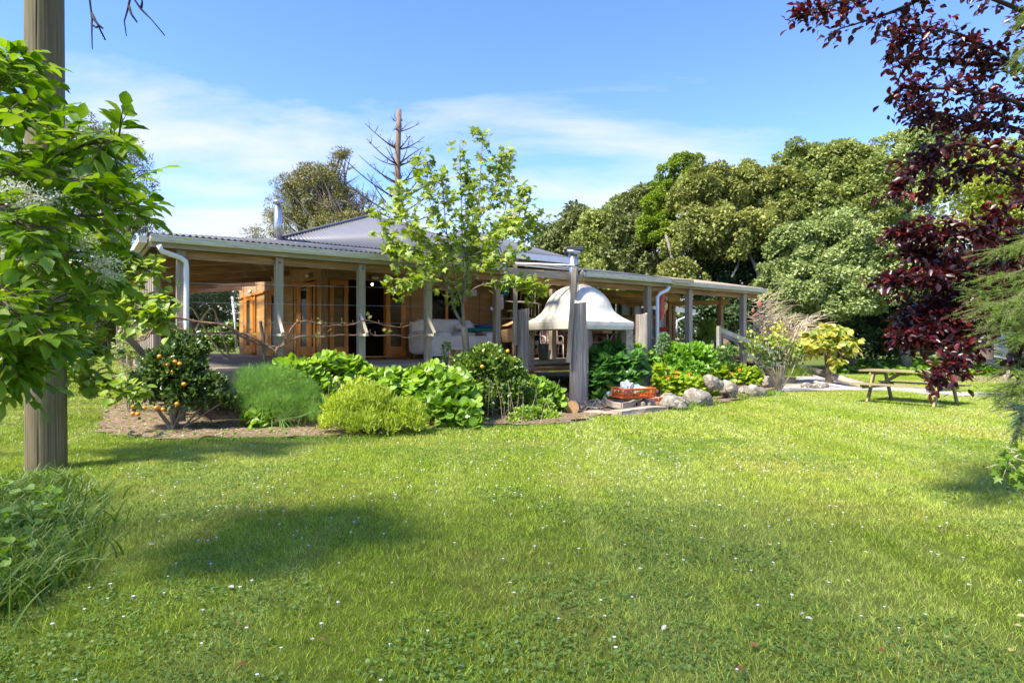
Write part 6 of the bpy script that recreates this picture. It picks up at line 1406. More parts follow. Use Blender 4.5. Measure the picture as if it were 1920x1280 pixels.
# yellow green lanced herb clump
TAN = leafmat('lime lance leaves', [(.27, .38, .03), (.40, .51, .045), (.51, .61, .08), (.58, .65, .14)], .35, .45)
hb_ = bush('herb_clump', 'bright yellow green clump of lance leaved herb at the lawn edge', 'plant', [blob(650, 770, 9.6, 44, 36), blob(700, 765, 9.6, 46, 44), blob(755, 780, 9.5, 42, 34), blob(640, 790, 9.4, 36, 22), blob(700, 795, 9.3, 60, 22), blob(670, 735, 9.9, 30, 26), blob(780, 795, 9.4, 26, 20), blob(610, 795, 9.5, 16, 16)], 11000, .085, TAN, 'lance', stems=20, dirup=.9, sub=150, subr=(.16, .26), nup=.2)
bush('herb_clump', 'low mixed green herbs between the citrus bush and the small log round', 'plant', [blob(990, 780, 11.0, 34, 16), blob(1030, 785, 11.2, 30, 14), blob(1015, 765, 11.6, 26, 16), blob(960, 792, 10.6, 18, 8)], 2600, .06, leafmat('mixed herb leaves', [(.12, .24, .02), (.22, .36, .03), (.38, .5, .06)], .3), 'leaf', stems=0)
HYD = leafmat('hydrangea leaves', [(.10, .24, .02), (.18, .36, .03), (.28, .47, .05)], .35, .35)
bush('hydrangea_bush', 'glossy bright green hydrangea bush between the downpipe and the steps', 'bush', [blob(1265, 670, 16.4, 34, 24), blob(1305, 672, 16.6, 34, 26), blob(1250, 690, 16.2, 24, 24), blob(1325, 685, 16.8, 20, 20), blob(1285, 695, 16.2, 40, 18), blob(1190, 665, 16.4, 20, 22), blob(1215, 672, 16.4, 18, 18)], 4200, .14, HYD, 'leaf', stems=8, sub=70, subr=(.2, .32), dirup=.5)
bush('rose_bush', 'small rose bush with a pale yellow bloom beside the steps', 'bush', [blob(1358, 665, 17.6, 20, 18), blob(1362, 685, 17.5, 18, 14), blob(1345, 675, 17.6, 12, 14)], 1100, .075, leafmat('rose leaves', [(.07, .15, .02), (.13, .24, .04)], .3), 'leaf')
tag(MB().soft(Wp(1356, 651, 17.3), (.11, .1, .09), None, 2, 8, .01, 20).build('rose_bloom', plain('pale yellow petals', (.78, .72, .25))), 'pale yellow rose bloom on top of the small rose bush', 'flower')
bush('potted_shrub', 'slim grey green shrub in front of the dark planter', 'shrub', [blob(1246, 640, 16.2, 10, 18), blob(1240, 655, 16.2, 14, 12)], 420, .07, leafmat('grey green leaves', [(.10, .18, .06), (.2, .3, .12)], .3), 'leaf')
bush('leafy_plant', 'broad leaved plant with yellowing leaf behind the brown post', 'plant', [blob(1318, 640, 20, 14, 14), blob(1325, 620, 20, 12, 14)], 90, .26, leafmat('large variegated leaves', [(.10, .2, .03), (.3, .34, .04)], .3), 'heart')
bush('rose_bush', 'thin straggly rose bush on the mulch left of the corner bracket', 'bush', [blob(238, 640, 11.5, 20, 22), blob(245, 668, 11.3, 24, 18), blob(240, 695, 11.2, 16, 14)], 900, .06, leafmat('pale rose leaves', [(.16, .25, .05), (.3, .38, .1), (.42, .45, .2)], .3), 'leaf', base=(Wp(250, 720, 11.3).x, 11.3, .1))
bush('tall_plant', 'single young plant with a big lime leaf standing by the deck', 'plant', [blob(795, 700, 11.2, 20, 12)], 40, .15, NASY, 'leaf')
bush('shrub_regrowth', 'small green shoots growing from the left side of the stump', 'plant', [blob(838, 655, 12.0, 8, 14), blob(835, 675, 12.0, 10, 8)], 90, .07, CIT2, 'leaf')
# grass tongues left long against rocks, edging and pole
LONG = leafmat('long grass blades', [(.09, .19, .015), (.16, .29, .025), (.26, .40, .05), (.42, .46, .12)], .35, .5)
def longgrass(name, label, pts, n, h, mat=LONG, w=.012, spread=.16, cat='grass', lean=.35):
    P = np.array([pts[i] for i in rng.integers(0, len(pts), n)]) + rng.normal(size=(n, 3))*np.array([spread, spread, 0]); d = rdir(n)*lean; d[:, 2] = np.abs(d[:, 2])+.75
    hh = rng.uniform(.45, 1.1, n)*h; V = []; segs = 5
    dd = nrm(d); side = nrm(np.cross(dd, rdir(n))); hor = dd.copy(); hor[:, 2] = 0; hor = nrm(hor)
    bend = rng.uniform(.15, .75, n)
    rows_ = []
    for k in range(segs+1):
        f = k/segs; c = P+dd*(hh*f)[:, None]+hor*(hh*bend*f**2.2)[:, None]-np.array([0, 0, 1.])*(hh*bend*.55*f**2.6)[:, None]
        wk = w*(1-f**1.8)*.5+.0006; rows_.append(c-side*wk); rows_.append(c+side*wk)
    V = np.stack(rows_, 1).reshape(-1, 3); kv = 2*(segs+1); Fs = []
    base_ = np.arange(n)*kv
    q = np.stack([np.stack([base_+2*k, base_+2*k+1, base_+2*k+3, base_+2*k+2], 1) for k in range(segs)], 1).reshape(-1, 4)
    me = bpy.data.meshes.new(name); me.vertices.add(len(V)); me.loops.add(q.size); me.polygons.add(len(q)); me.vertices.foreach_set('co', V.ravel().astype(np.float32)); me.loops.foreach_set('vertex_index', q.ravel().astype(np.int32)); me.polygons.foreach_set('loop_start', (np.arange(len(q))*4).astype(np.int32)); me.polygons.foreach_set('loop_total', np.full(len(q), 4, np.int32))
    at = me.attributes.new('rnd', 'FLOAT', 'FACE'); at.data.foreach_set('value', np.repeat(rng.random(n), segs).astype(np.float32)); me.update(calc_edges=True); me.polygons.foreach_set('use_smooth', [True]*len(q))
    o = link_mesh(name, me, mat, None); o['kind'] = 'stuff'; return o
gl = [tuple(G(u, v)) for u, v in ((10, 950), (40, 930), (70, 920), (100, 950), (60, 990), (20, 1010), (100, 1000), (0, 1060), (60, 1050), (-30, 980), (-60, 1050), (-20, 1120), (60, 1090), (-60, 1140), (-100, 1000))]
longgrass('long_grass', None, gl, 5200, .28, mat=leafmat('shaded long grass', [(.05, .115, .010), (.09, .175, .016), (.15, .25, .03), (.29, .34, .08)], .3, .5), spread=.17)  # blade colours darkened to carry the shade of the near left corner
longgrass('long_grass', None, [tuple(G(u, v)) for u, v in ((1300, 764), (1330, 758), (1280, 772), (1255, 768), (1420, 744), (1440, 742), (1455, 742), (1390, 748))], 900, .24, spread=.12)
longgrass('dry_grass', None, [tuple(G(u, v)) for u, v in ((1140, 780), (1170, 783), (1120, 782), (1090, 786), (1200, 780))], 350, .14, DRY, spread=.12, w=.006)
longgrass('iris_leaves', None, [tuple(Wp(u, 705, 20.6)) for u in (1480, 1488, 1510)], 260, .55, spread=.14)
n_ = 160
pl2 = scatter_leaves('weeds', gp((-100, 1200), (120, 1040), (110, 960), (-60, 930)), 170, .3, .07, leafmat('broad weed leaves', [(.12, .24, .02), (.24, .38, .04)], .35), 'heart')
# straw on the mulch
n_ = 9000; P = []
strip = gp((185, 812), (300, 826), (480, 822), (600, 820), (820, 804), (1060, 795), (1060, 780), (800, 770), (480, 770), (235, 765), (200, 785))
while len(P) < n_:
    x = rnd.uniform(-8, 2); y = rnd.uniform(8.5, 15)
    if inpoly(x, y, strip): P.append((x, y, T(x, y)+.02+rnd.random()*.04))
P = np.array(P); d = rdir(n_); d[:, 2] *= .15; leaves('straw', P, d, rdir(n_)*.3+np.array([0, 0, 1.]), rng.uniform(.05, .16, n_), leafmat('straw', [(.16, .10, .06), (.34, .25, .15), (.52, .42, .28), (.60, .50, .36)], .05, .8), None, 'needle', wid=.10, kind='stuff')
# tufts creeping over the mulch
scatter_leaves('creeping_weeds', strip, 1500, .05, .045, LUSH, 'round')
longgrass('edge_grass', None, [tuple(G(u, v)) for u, v in zip(np.linspace(190, 1060, 70), np.interp(np.linspace(190, 1060, 70), [182, 300, 480, 600, 820, 1000, 1060], [813, 829, 825, 823, 807, 801, 798]))], 5200, .085, spread=.06, w=.007)
mixed = gp((430, 800), (600, 803), (640, 790), (1040, 780), (1060, 765), (900, 740), (700, 745), (500, 770))
scatter_leaves('mixed_weeds', mixed, 2200, .30, .055, leafmat('mixed weed leaves', [(.10, .20, .02), (.19, .32, .03), (.34, .40, .08), (.40, .34, .14)], .35), 'leaf')
st_ = MB()
for k in range(150):
    u = rnd.uniform(440, 1040); p = G(u, rnd.uniform(770, 800)); h_ = rnd.uniform(.35, .85); q = p+Vector((rnd.gauss(0, .12), rnd.gauss(0, .1), h_)); st_.tube([p, p.lerp(q, .5)+Vector((rnd.gauss(0, .03), 0, 0)), q], [.005, .004, .002], 3, caps=False)
st_.build('dry_stems', TWIG)['kind'] = 'stuff'
fp_ = thing('fennel', 'lighter young fennel plumes standing in front of the big fennel clump', 'plant', Wp(560, 795, 9.8)); PP = []; DDp = []
for k in range(26):
    b0p = G(rnd.uniform(470, 600), rnd.uniform(785, 800)); tp_ = b0p+Vector((rnd.gauss(0, .18), rnd.gauss(0, .12), rnd.uniform(.35, .72)))
    for j in range(130):
        f = rnd.uniform(.35, 1); q = b0p.lerp(tp_, f); PP.append(tuple(q)); DDp.append((rnd.gauss(0, .8), rnd.gauss(0, .8), rnd.uniform(.1, .9)))
leaves('foliage', np.array(PP), np.array(DDp), rdir(len(PP)), rng.uniform(.06, .15, len(PP)), leafmat('pale fennel threads', [(.16, .32, .05), (.28, .46, .08), (.40, .54, .14)], .4, .5), fp_, 'needle', wid=.035)
# --- young plane tree in front of the veranda
tp0 = Wp(877, 700, 12.0); tp0.z = 0
pn = thing('plane_tree', 'young open plane tree with bright lobed leaves before the veranda', 'tree', tp0); YT = 12.0
m = MB(); fork = Wp(870, 612, YT); m.tube([tp0-UP*.1, Wp(876, 690, YT), Wp(874, 650, YT), Wp(872, 630, YT), fork], [.085, .075, .065, .07, .06], 12)
stems_ = []
def stem(pts, r0, r1):
    P = [Wp(u, v, YT+d) for u, v, d in pts]; Q = []
    for k in range(len(P)-1):
        a = P[max(0, k-1)]; b = P[k]; c = P[k+1]; d = P[min(len(P)-1, k+2)]
        for j in range(5):
            f = j/5; Q.append(b*(2*f**3-3*f**2+1)+c*(-2*f**3+3*f**2)+(c-a)*.5*(f**3-2*f**2+f)+(d-b)*.5*(f**3-f**2))
    Q.append(P[-1]); m.tube(Q, [(r0+(r1-r0)*k/(len(Q)-1))*.68 for k in range(len(Q))], 7, caps=False); stems_.append(Q)
f_ = (870, 612, 0)
stem([f_, (852, 580, .1), (845, 548, .2), (828, 510, .3), (800, 470, .4), (770, 430, .5), (745, 380, .5)], .05, .010)
stem([f_, (868, 570, 0), (872, 530, -.1), (880, 480, -.1), (892, 420, -.2), (900, 340, -.2), (905, 255, -.2)], .055, .008)
stem([(868, 575, 0), (858, 540, -.2), (848, 490, -.4), (838, 440, -.5), (832, 380, -.5), (830, 330, -.5)], .03, .008)
stem([(868, 575, 0), (878, 540, .2), (900, 500, .3), (925, 450, .5), (948, 390, .5), (958, 300, .4)], .035, .008)
stem([(872, 540, 0), (868, 480, .3), (866, 420, .4), (864, 350, .4), (862, 270, .3)], .025, .007)
stem([(845, 548, .2), (818, 520, -.2), (780, 500, -.4), (745, 480, -.5), (720, 440, -.4), (712, 400, -.3)], .025, .006)
stem([(880, 480, -.1), (915, 465, -.4), (950, 440, -.5), (975, 400, -.5), (985, 355, -.4)], .022, .006)
stem([(872, 530, -.1), (905, 505, -.5), (945, 490, -.6), (985, 450, -.4), (1008, 415, -.3)], .020, .006)
stem([(868, 570, 0), (890, 540, -.4), (930, 530, -.5), (960, 535, -.6), (985, 540, -.6), (1012, 548, -.6)], .018, .005)
stem([(858, 560, .1), (830, 540, -.4), (800, 525, -.6), (770, 535, -.6), (740, 545, -.6)], .018, .005)
stem([(828, 510, .3), (790, 480, .6), (750, 470, .7), (728, 490, .6)], .016, .005)
stem([(838, 440, -.5), (810, 390, -.5), (798, 340, -.4), (795, 305, -.3)], .014, .005)
stem([(892, 420, -.2), (925, 370, -.3), (935, 330, -.2), (938, 290, -.2)], .014, .005)
stem([(880, 480, -.1), (892, 440, .3), (880, 380, .4), (878, 330, .3)], .014, .005)
stem([(848, 490, -.4), (800, 460, -.6), (760, 400, -.5), (748, 355, -.4)], .014, .005)
stem([(925, 450, .5), (960, 420, .6), (975, 440, .5), (990, 425, .5)], .012, .005)
m.build('trunk', basemat('smooth olive bark', [(.11, .095, .06), (.24, .21, .14)], .8, 7, bump=.3), pn)
m = MB(); lp = []; ld = []
for Q in stems_:
    for k in range(5 if len(Q) > 16 else 2, len(Q)):
        for r_ in range(3):
            if rnd.random() < (.95 if Q[k].z > CAMZ+130*12/F or abs(Q[k].x/Q[k].y*F+90) > 75 else .22):
                d = Vector((rnd.gauss(0, 1), rnd.gauss(0, .9), rnd.gauss(.5, .6))).normalized()*rnd.uniform(.05, .20); e = Q[k]+d; m.tube([Q[k], Q[k]+d*.6+UP*.01, e], [.006, .004, .003], 3, caps=False)
                for j in range(rnd.randint(3, 5)): lp.append(tuple(e+Vector((rnd.gauss(0, .06), rnd.gauss(0, .06), rnd.gauss(0, .06))))); ld.append((d.x, d.y, d.z-rnd.uniform(.0, .5)*d.length))
m.build('twigs', TWIG, pn)['kind'] = 'stuff'
lp = np.array(lp); ld = np.array(ld); n_ = len(lp)
leaves('foliage', lp, ld+rdir(n_)*.25, np.array([0, -.3, .9])+rdir(n_)*.7, rng.uniform(.09, .165, n_), leafmat('plane leaves', [(.14, .22, .018), (.21, .31, .026), (.29, .39, .05), (.40, .43, .11)], .3, .5), pn, 'lobed')
# --- twiggy foliage grown on drawn limbs (plum, elder, conifer)
def spray(limbs, ntw, tlen, nl, lrad, droop=0.0, tr=.004, upb=.2):
    """twigs along limbs; returns twig mesh and leaf bases"""
    m = MB(); P = []; D = []
    for Q, r0, r1 in limbs:
        L_ = sum((Q[i+1]-Q[i]).length for i in range(len(Q)-1))
        m.tube(Q, [r0+(r1-r0)*k/(len(Q)-1) for k in range(len(Q))], 6, caps=False)
        for t_ in range(int(ntw*L_)):
            f = rnd.random()**.8*(len(Q)-1); k = min(len(Q)-2, int(f)); a = Q[k].lerp(Q[k+1], f-k); ax_ = (Q[k+1]-Q[k]).normalized()
            d = (ax_*rnd.uniform(.2, 1.0)+Vector((rnd.gauss(0, .7), rnd.gauss(0, .7), rnd.gauss(upb, .6)))).normalized()*rnd.uniform(.4, 1.2)*tlen
            pts = [a, a+d*.5+UP*(-droop*.3*tlen), a+d+UP*(-droop*tlen)]; m.tube(pts, [tr, tr*.8, tr*.4], 3, caps=False)
            for j in range(nl):
                g_ = rnd.uniform(.15, 1.05); p = pts[0].lerp(pts[1], min(1, g_*2)) if g_ < .5 else pts[1].lerp(pts[2], (g_-.5)*2); P.append(tuple(p+Vector((rnd.gauss(0, lrad), rnd.gauss(0, lrad), rnd.gauss(0, lrad))))); D.append(tuple(d.normalized()*.6+Vector((rnd.gauss(0, .6), rnd.gauss(0, .6), rnd.gauss(-.2, .5)))))
    return m, np.array(P), np.array(D)
def curve(pts):
    P = [Wp(*p) for p in pts]; Q = []
    for k in range(len(P)-1):
        a = P[max(0, k-1)]; b = P[k]; c = P[k+1]; d = P[min(len(P)-1, k+2)]
        for j in range(4): f = j/4; Q.append(b*(2*f**3-3*f**2+1)+c*(-2*f**3+3*f**2)+(c-a)*.5*(f**3-2*f**2+f)+(d-b)*.5*(f**3-f**2))
    return Q+[P[-1]]
pb0 = Vector((6.4, 6.2, 0)); pl = thing('purple_plum_tree', 'purple leaved plum tree hanging over the right side of the lawn', 'tree', pb0)
m = MB(); crot = pb0+Vector((-.2, 0, 2.3)); m.tube([pb0-UP*.1, pb0+UP*1.2+Vector((-.1, 0, 0)), crot], [.17, .14, .13], 10); m.build('trunk', BARKD, pl)
PL = [([(2000, 60, 5.6), (1880, 10, 5.2), (1760, -30, 5), (1640, -25, 5), (1560, 5, 5), (1485, 28, 5)], 20), ([(1760, -30, 5), (1690, 10, 5.1), (1640, 30, 5.1), (1560, 55, 5.2)], 14),
      ([(2000, 200, 5.6), (1900, 120, 5.4), (1800, 70, 5.3), (1720, 50, 5.4), (1670, 70, 5.5)], 26), ([(1900, 120, 5.4), (1810, 120, 5.5), (1730, 110, 5.4), (1665, 110, 5.3)], 26), ([(2000, 240, 5.6), (1900, 190, 5.3), (1800, 170, 5.2), (1730, 165, 5.1), (1670, 160, 5.1)], 26),
      ([(2000, 300, 5.8), (1900, 240, 5.6), (1820, 230, 5.5), (1760, 215, 5.4), (1705, 205, 5.3)], 26), ([(2000, 330, 5.5), (1890, 290, 5.2), (1800, 270, 5.2), (1740, 285, 5.3), (1690, 320, 5.4), (1680, 345, 5.4)], 26),
      ([(2000, 380, 5.8), (1900, 330, 5.6), (1820, 310, 5.5), (1770, 330, 5.4), (1720, 355, 5.4)], 20), ([(2000, 360, 5.3), (1900, 380, 5.2), (1830, 420, 5.2), (1770, 440, 5.2), (1715, 430, 5.2), (1660, 432, 5.3)], 26), ([(2000, 420, 5.6), (1890, 440, 5.5), (1800, 470, 5.5), (1740, 490, 5.4), (1690, 470, 5.4)], 28),
      ([(1950, 460, 5.4), (1850, 490, 5.3), (1770, 510, 5.2), (1700, 515, 5.2), (1640, 522, 5.2)], 28), ([(1950, 480, 5.6), (1850, 540, 5.4), (1770, 560, 5.4), (1720, 575, 5.3), (1675, 600, 5.3)], 30), ([(1900, 470, 5.2), (1820, 540, 5.2), (1760, 590, 5.2), (1720, 620, 5.2), (1670, 630, 5.2)], 30),
      ([(1880, 480, 5.5), (1810, 560, 5.4), (1760, 620, 5.4), (1740, 650, 5.3), (1690, 665, 5.3)], 26), ([(1870, 560, 5.2), (1820, 620, 5.1), (1780, 680, 5.0), (1760, 715, 4.9), (1715, 745, 4.8)], 15), ([(1950, 640, 4.6), (1910, 690, 4.5), (1885, 705, 4.5)], 12), ([(1840, 560, 5.3), (1800, 600, 5.2), (1790, 640, 5.2)], 20)]
PL = [([(u+(24 if v > 400 else 12)*(u < 1900), v-(36 if v > 640 else 0), y) for u, v, y in p], q*(1.75 if p[-1][1] > 400 else 1)) for p, q in PL]
Ls = [(curve(p), .022, .005) for p, _ in PL]; PT_ = []; DD_ = []; m = MB()
for (p, dens), L_ in zip(PL, Ls):
    mm, P, D = spray([L_], dens*1.25, .17, 10, .028, droop=.25, upb=.0)
    off = len(m.v); m.v += mm.v; m.f += [tuple(i+off for i in f) for f in mm.f]; m.uv += mm.uv; m.sm += mm.sm; m.mi += mm.mi; PT_.append(P); DD_.append(D)
for p in (PL[0], PL[2], PL[8], PL[11]): limb(m, crot, Wp(*p[0][0]), .07, .024, n=6, seg=7)
m.build('branches', BARKD, pl); P = np.concatenate(PT_); D = np.concatenate(DD_)
leaves('foliage', P, D, rdir(len(P))*.7+np.array([-.1, -.1, .8]), rng.uniform(.045, .082, len(P)), leafmat('purple plum leaves', [(.012, .005, .009), (.022, .007, .012), (.038, .009, .014), (.055, .010, .014), (.15, .018, .018)], .2, .36, tcol=(.22, .012, .010)), pl, 'leaf')
# elder on the left
eb = Vector((-4.6, 3.6, 0)); el = thing('elder_shrub', 'large leafy elder shrub with white flower heads at the left edge', 'shrub', eb)
EL = [([(-150, 300, 4), (0, 170, 3.9), (60, 120, 3.8), (95, 150, 3.8)], 0), ([(-150, 330, 4), (0, 240, 3.8), (60, 210, 3.6), (120, 230, 3.5)], 0), ([(-150, 400, 3.8), (0, 318, 3.6), (90, 330, 3.5), (200, 340, 3.4)], 0), ([(-150, 380, 4), (0, 320, 3.9), (110, 305, 3.8), (160, 290, 3.7), (220, 268, 3.6), (270, 262, 3.5)], 0),
      ([(-150, 460, 3.9), (0, 420, 3.8), (120, 400, 3.7), (220, 405, 3.6), (280, 385, 3.5)], 0), ([(-150, 480, 4.2), (0, 400, 4.2), (100, 380, 4.1), (210, 340, 4.0), (275, 340, 3.9)], 0), ([(-150, 520, 3.8), (0, 470, 3.7), (90, 490, 3.6), (160, 485, 3.5)], 0), ([(-150, 560, 4), (0, 520, 3.8), (80, 560, 3.7), (150, 580, 3.6)], 0), ([(-150, 600, 3.8), (0, 600, 3.6), (60, 620, 3.5), (130, 660, 3.4)], 0),
      ([(-150, 640, 4), (0, 660, 3.7), (40, 690, 3.6), (70, 715, 3.5)], 0), ([(-150, 500, 3.6), (0, 560, 3.3), (60, 580, 3.2), (110, 640, 3.2)], 0), ([(-150, 250, 4.1), (-40, 130, 4), (20, 80, 3.9), (50, 90, 3.9)], 0), ([(-150, 440, 3.5), (-20, 380, 3.3), (60, 400, 3.2), (120, 440, 3.2)], 0), ([(-150, 560, 4.2), (20, 470, 4.1), (120, 460, 4.0), (210, 480, 3.9), (225, 520, 3.9)], 0), ([(-100, 650, 3.5), (-20, 640, 3.4), (30, 660, 3.3), (60, 690, 3.3)], 0)]
m = MB(); LPp = []; LD = []; LN = []
for p, _ in EL:
    p = [(u-(48 if u > 50 else 30), v+(25 if v < 200 else -12 if v > 560 else 0), y) for u, v, y in p]
    Q = curve(p); m.tube(Q, [.016-.011*k/(len(Q)-1) for k in range(len(Q))], 6, caps=False)
    ln = len(Q)
    for k in range(2, ln):
        if Q[k].x/Q[k].y*F+960 < -30: continue
        for s_ in range(2 if k % 2 else 4):
            d = ((Q[min(k+1, ln-1)]-Q[k-1]).normalized()*.5+Vector((rnd.gauss(0, .8), rnd.gauss(0, .8), rnd.gauss(.05, .5)))).normalized(); tl = rnd.uniform(.12, .26); a = Q[k]; 
            b = a+d*tl+UP*-.03; m.tube([a, a+d*tl*.5+UP*.015, b], [.0045, .0035, .002], 4, caps=False)
            nn = (UP*1.0+Vector((rnd.gauss(0, .35), rnd.gauss(0, .35), 0))).normalized(); sd_ = d.cross(nn).normalized()
            for j, (ff, sgn) in enumerate(((.45, 1), (.45, -1), (.78, 1), (.78, -1), (1.0, 0))):
                q = a.lerp(b, ff); dl = (d*(.6 if sgn else 1)+sd_*sgn*.8+UP*-.22).normalized(); LPp.append(tuple(q)); LD.append(tuple(dl)); LN.append(tuple(nn+Vector((rnd.gauss(0, .2), rnd.gauss(0, .2), 0))))
limb(m, eb-UP*.1, Wp(-150, 480, 4), .07, .03); limb(m, eb-UP*.1, Wp(-150, 330, 4), .06, .03); limb(m, eb, Wp(-150, 600, 3.8), .05, .025)
m.build('branches', BARK, el); LPp = np.array(LPp); LD = np.array(LD); LN = np.array(LN); n_ = len(LPp)
leaves('foliage', LPp, LD, LN, rng.uniform(.085, .15, n_), leafmat('elder leaves', [(.08, .17, .014), (.13, .25, .02), (.19, .32, .035), (.29, .40, .06)], .45, .38), el, 'leaf', wid=rng.uniform(.085, .125, n_))
for u, v, Y in ((30, 355, 3.3), (55, 385, 3.3), (100, 372, 3.4), (148, 455, 3.4), (190, 490, 3.5), (195, 515, 3.6), (15, 480, 3.4)):
    n_ = 300; c = np.array(Wp(u, v, Y)); pf = c+rng.normal(size=(n_, 3))*np.array([.05, .04, .022]); leaves('flower_head', pf, rdir(n_), rdir(n_), .015, leafmat('cream blossom', [(.62, .62, .46), (.78, .77, .62)], .3), el, 'quad', kind='stuff')
# lighter shrub with arching branches behind the pole
le = thing('arching_shrub', 'pale lime leaved shrub arching towards the veranda corner', 'shrub', Vector((-7.2, 7.6, 0))); 
LE = [[(40, 640, 7.5), (120, 590, 7.4), (190, 560, 7.3), (250, 545, 7.2), (310, 560, 7.1)], [(60, 650, 7.5), (150, 610, 7.4), (220, 580, 7.2), (290, 580, 7.1), (325, 595, 7.0)], [(60, 620, 7.7), (150, 540, 7.6), (210, 510, 7.5), (260, 500, 7.4), (310, 500, 7.3)], [(60, 720, 7.4), (130, 700, 7.3), (190, 715, 7.2), (240, 725, 7.1), (275, 735, 7.0)], [(40, 600, 7.7), (140, 470, 7.6), (200, 440, 7.5), (260, 470, 7.4)], [(60, 700, 7.5), (140, 650, 7.4), (190, 640, 7.3), (215, 660, 7.2)]]
m, P, D = spray([(curve([(u-28, v, y) for u, v, y in p]), .014, .004) for p in LE], 34, .26, 6, .03, droop=.2, upb=.1)
limb(m, Vector((-7.2, 7.6, 0)), Wp(40, 640, 7.5), .05, .02); limb(m, Vector((-7.2, 7.6, 0)), Wp(60, 720, 7.4), .04, .02); m.build('branches', BARK, le)
leaves('foliage', P, D, rdir(len(P))*.4+np.array([0, -.2, .9]), rng.uniform(.07, .12, len(P)), leafmat('pale lime leaves', [(.16, .26, .03), (.25, .36, .04), (.36, .44, .08)], .42, .42), le, 'heart')
# conifer sprays at the right edge
CON = leafmat('conifer needles', [(.12, .21, .03), (.19, .32, .04), (.29, .43, .07)], .3, .6, spec=.2); CONB = leafmat('blue green conifer needles', [(.05, .13, .07), (.09, .20, .11), (.14, .26, .15)], .2, .6, spec=.2)
cfr = thing('conifer', 'feathery conifer boughs reaching in from the right edge', 'tree', Vector((5.6, 4.4, 0)))
def bough(pts, mat, n, fan=.10, thick=.020, nl=.035):
    pts = [(u+(45 if u < 1900 else 25), v, y) for u, v, y in pts]; Q = curve(pts); m = MB(); m.tube(Q, [.010-.007*k/(len(Q)-1) for k in range(len(Q))], 5, caps=False); P = []; D = []
    for k in range(1, len(Q)):
        ax_ = (Q[k]-Q[k-1]).normalized(); sd_ = ax_.cross(UP).normalized()
        for j in range(7):
            s_ = rnd.choice((-1, 1)); d = (ax_*rnd.uniform(.5, 1.1)+sd_*s_*rnd.uniform(.3, 1)+UP*rnd.gauss(-.15, .3)).normalized(); tl = rnd.uniform(.4, 1.3)*fan*1.6; a = Q[k].lerp(Q[k-1], rnd.random()); m.tube([a, a+d*tl-UP*tl*.12], [.003, .0012], 3, caps=False)
            for q in range(n):
                f = rnd.random(); P.append(tuple(a+(d*tl-UP*tl*.12)*f)); dd = d*.8+Vector((rnd.gauss(0, .7), rnd.gauss(0, .7), rnd.gauss(0, .5))); D.append(tuple(dd))
    m.build('bough', BARK, cfr); P = np.array(P); leaves('needles', P, np.array(D), rdir(len(P)), rng.uniform(.6, 1.2, len(P))*nl, mat, cfr, 'needle', wid=nl*.6)
for p in ([(2000, 480, 4.6), (1920, 520, 4.5), (1860, 560, 4.5), (1805, 572, 4.5)], [(2000, 520, 4.5), (1940, 550, 4.4), (1880, 575, 4.4), (1820, 590, 4.4)], [(2000, 560, 4.6), (1940, 590, 4.5), (1890, 600, 4.5), (1840, 612, 4.5)], [(2000, 600, 4.5), (1930, 618, 4.5), (1890, 630, 4.4), (1850, 632, 4.4)], [(2000, 620, 4.6), (1950, 650, 4.6), (1890, 665, 4.6), (1840, 690, 4.5)], [(2000, 460, 4.7), (1930, 480, 4.7), (1880, 505, 4.7), (1800, 520, 4.7)], [(2000, 540, 4.8), (1930, 565, 4.8), (1870, 545, 4.8), (1780, 548, 4.8)], [(2000, 440, 4.9), (1920, 440, 4.9), (1870, 455, 4.9), (1820, 470, 4.9)]): bough(p, CON, 60, .13)
for p in ([(2000, -20, 4.2), (1930, 0, 4.2), (1885, 20, 4.2)], [(2000, 40, 4.2), (1930, 65, 4.2), (1880, 85, 4.2)], [(2000, 70, 4.2), (1940, 90, 4.2), (1890, 105, 4.2)]): bough(p, CON, 50, .10)
for p in ([(2000, 740, 3.7), (1930, 725, 3.6), (1870, 735, 3.6), (1820, 738, 3.6)], [(2000, 730, 3.6), (1940, 745, 3.6), (1900, 775, 3.5), (1865, 800, 3.5)], [(2000, 780, 3.5), (1950, 770, 3.5), (1910, 765, 3.5), (1870, 760, 3.5)], [(2000, 800, 3.5), (1950, 800, 3.5), (1920, 808, 3.4)], [(2000, 700, 3.7), (1930, 690, 3.7), (1880, 712, 3.6), (1850, 720, 3.6)]): bough(p, CONB if p[0][1] in (730, 780) else CON, 34, .075)
m = MB(); cb0 = Vector((5.6, 4.4, 0)); m.tube([cb0-UP*.1, cb0+UP*3, cb0+UP*6.5], [.16, .12, .04], 10)
for p in ((2000, 480, 4.6), (2000, 560, 4.6), (2000, 620, 4.6), (2000, 40, 4.2), (2000, 740, 3.7), (2000, 780, 3.5), (2000, 440, 4.9)): e = Wp(*p); limb(m, Vector((cb0.x, cb0.y, max(.3, e.z-.2))), e, .03, .012, n=5, seg=6)
m.build('trunk', BARK, cfr)
for k, (u, v) in enumerate(()): pass
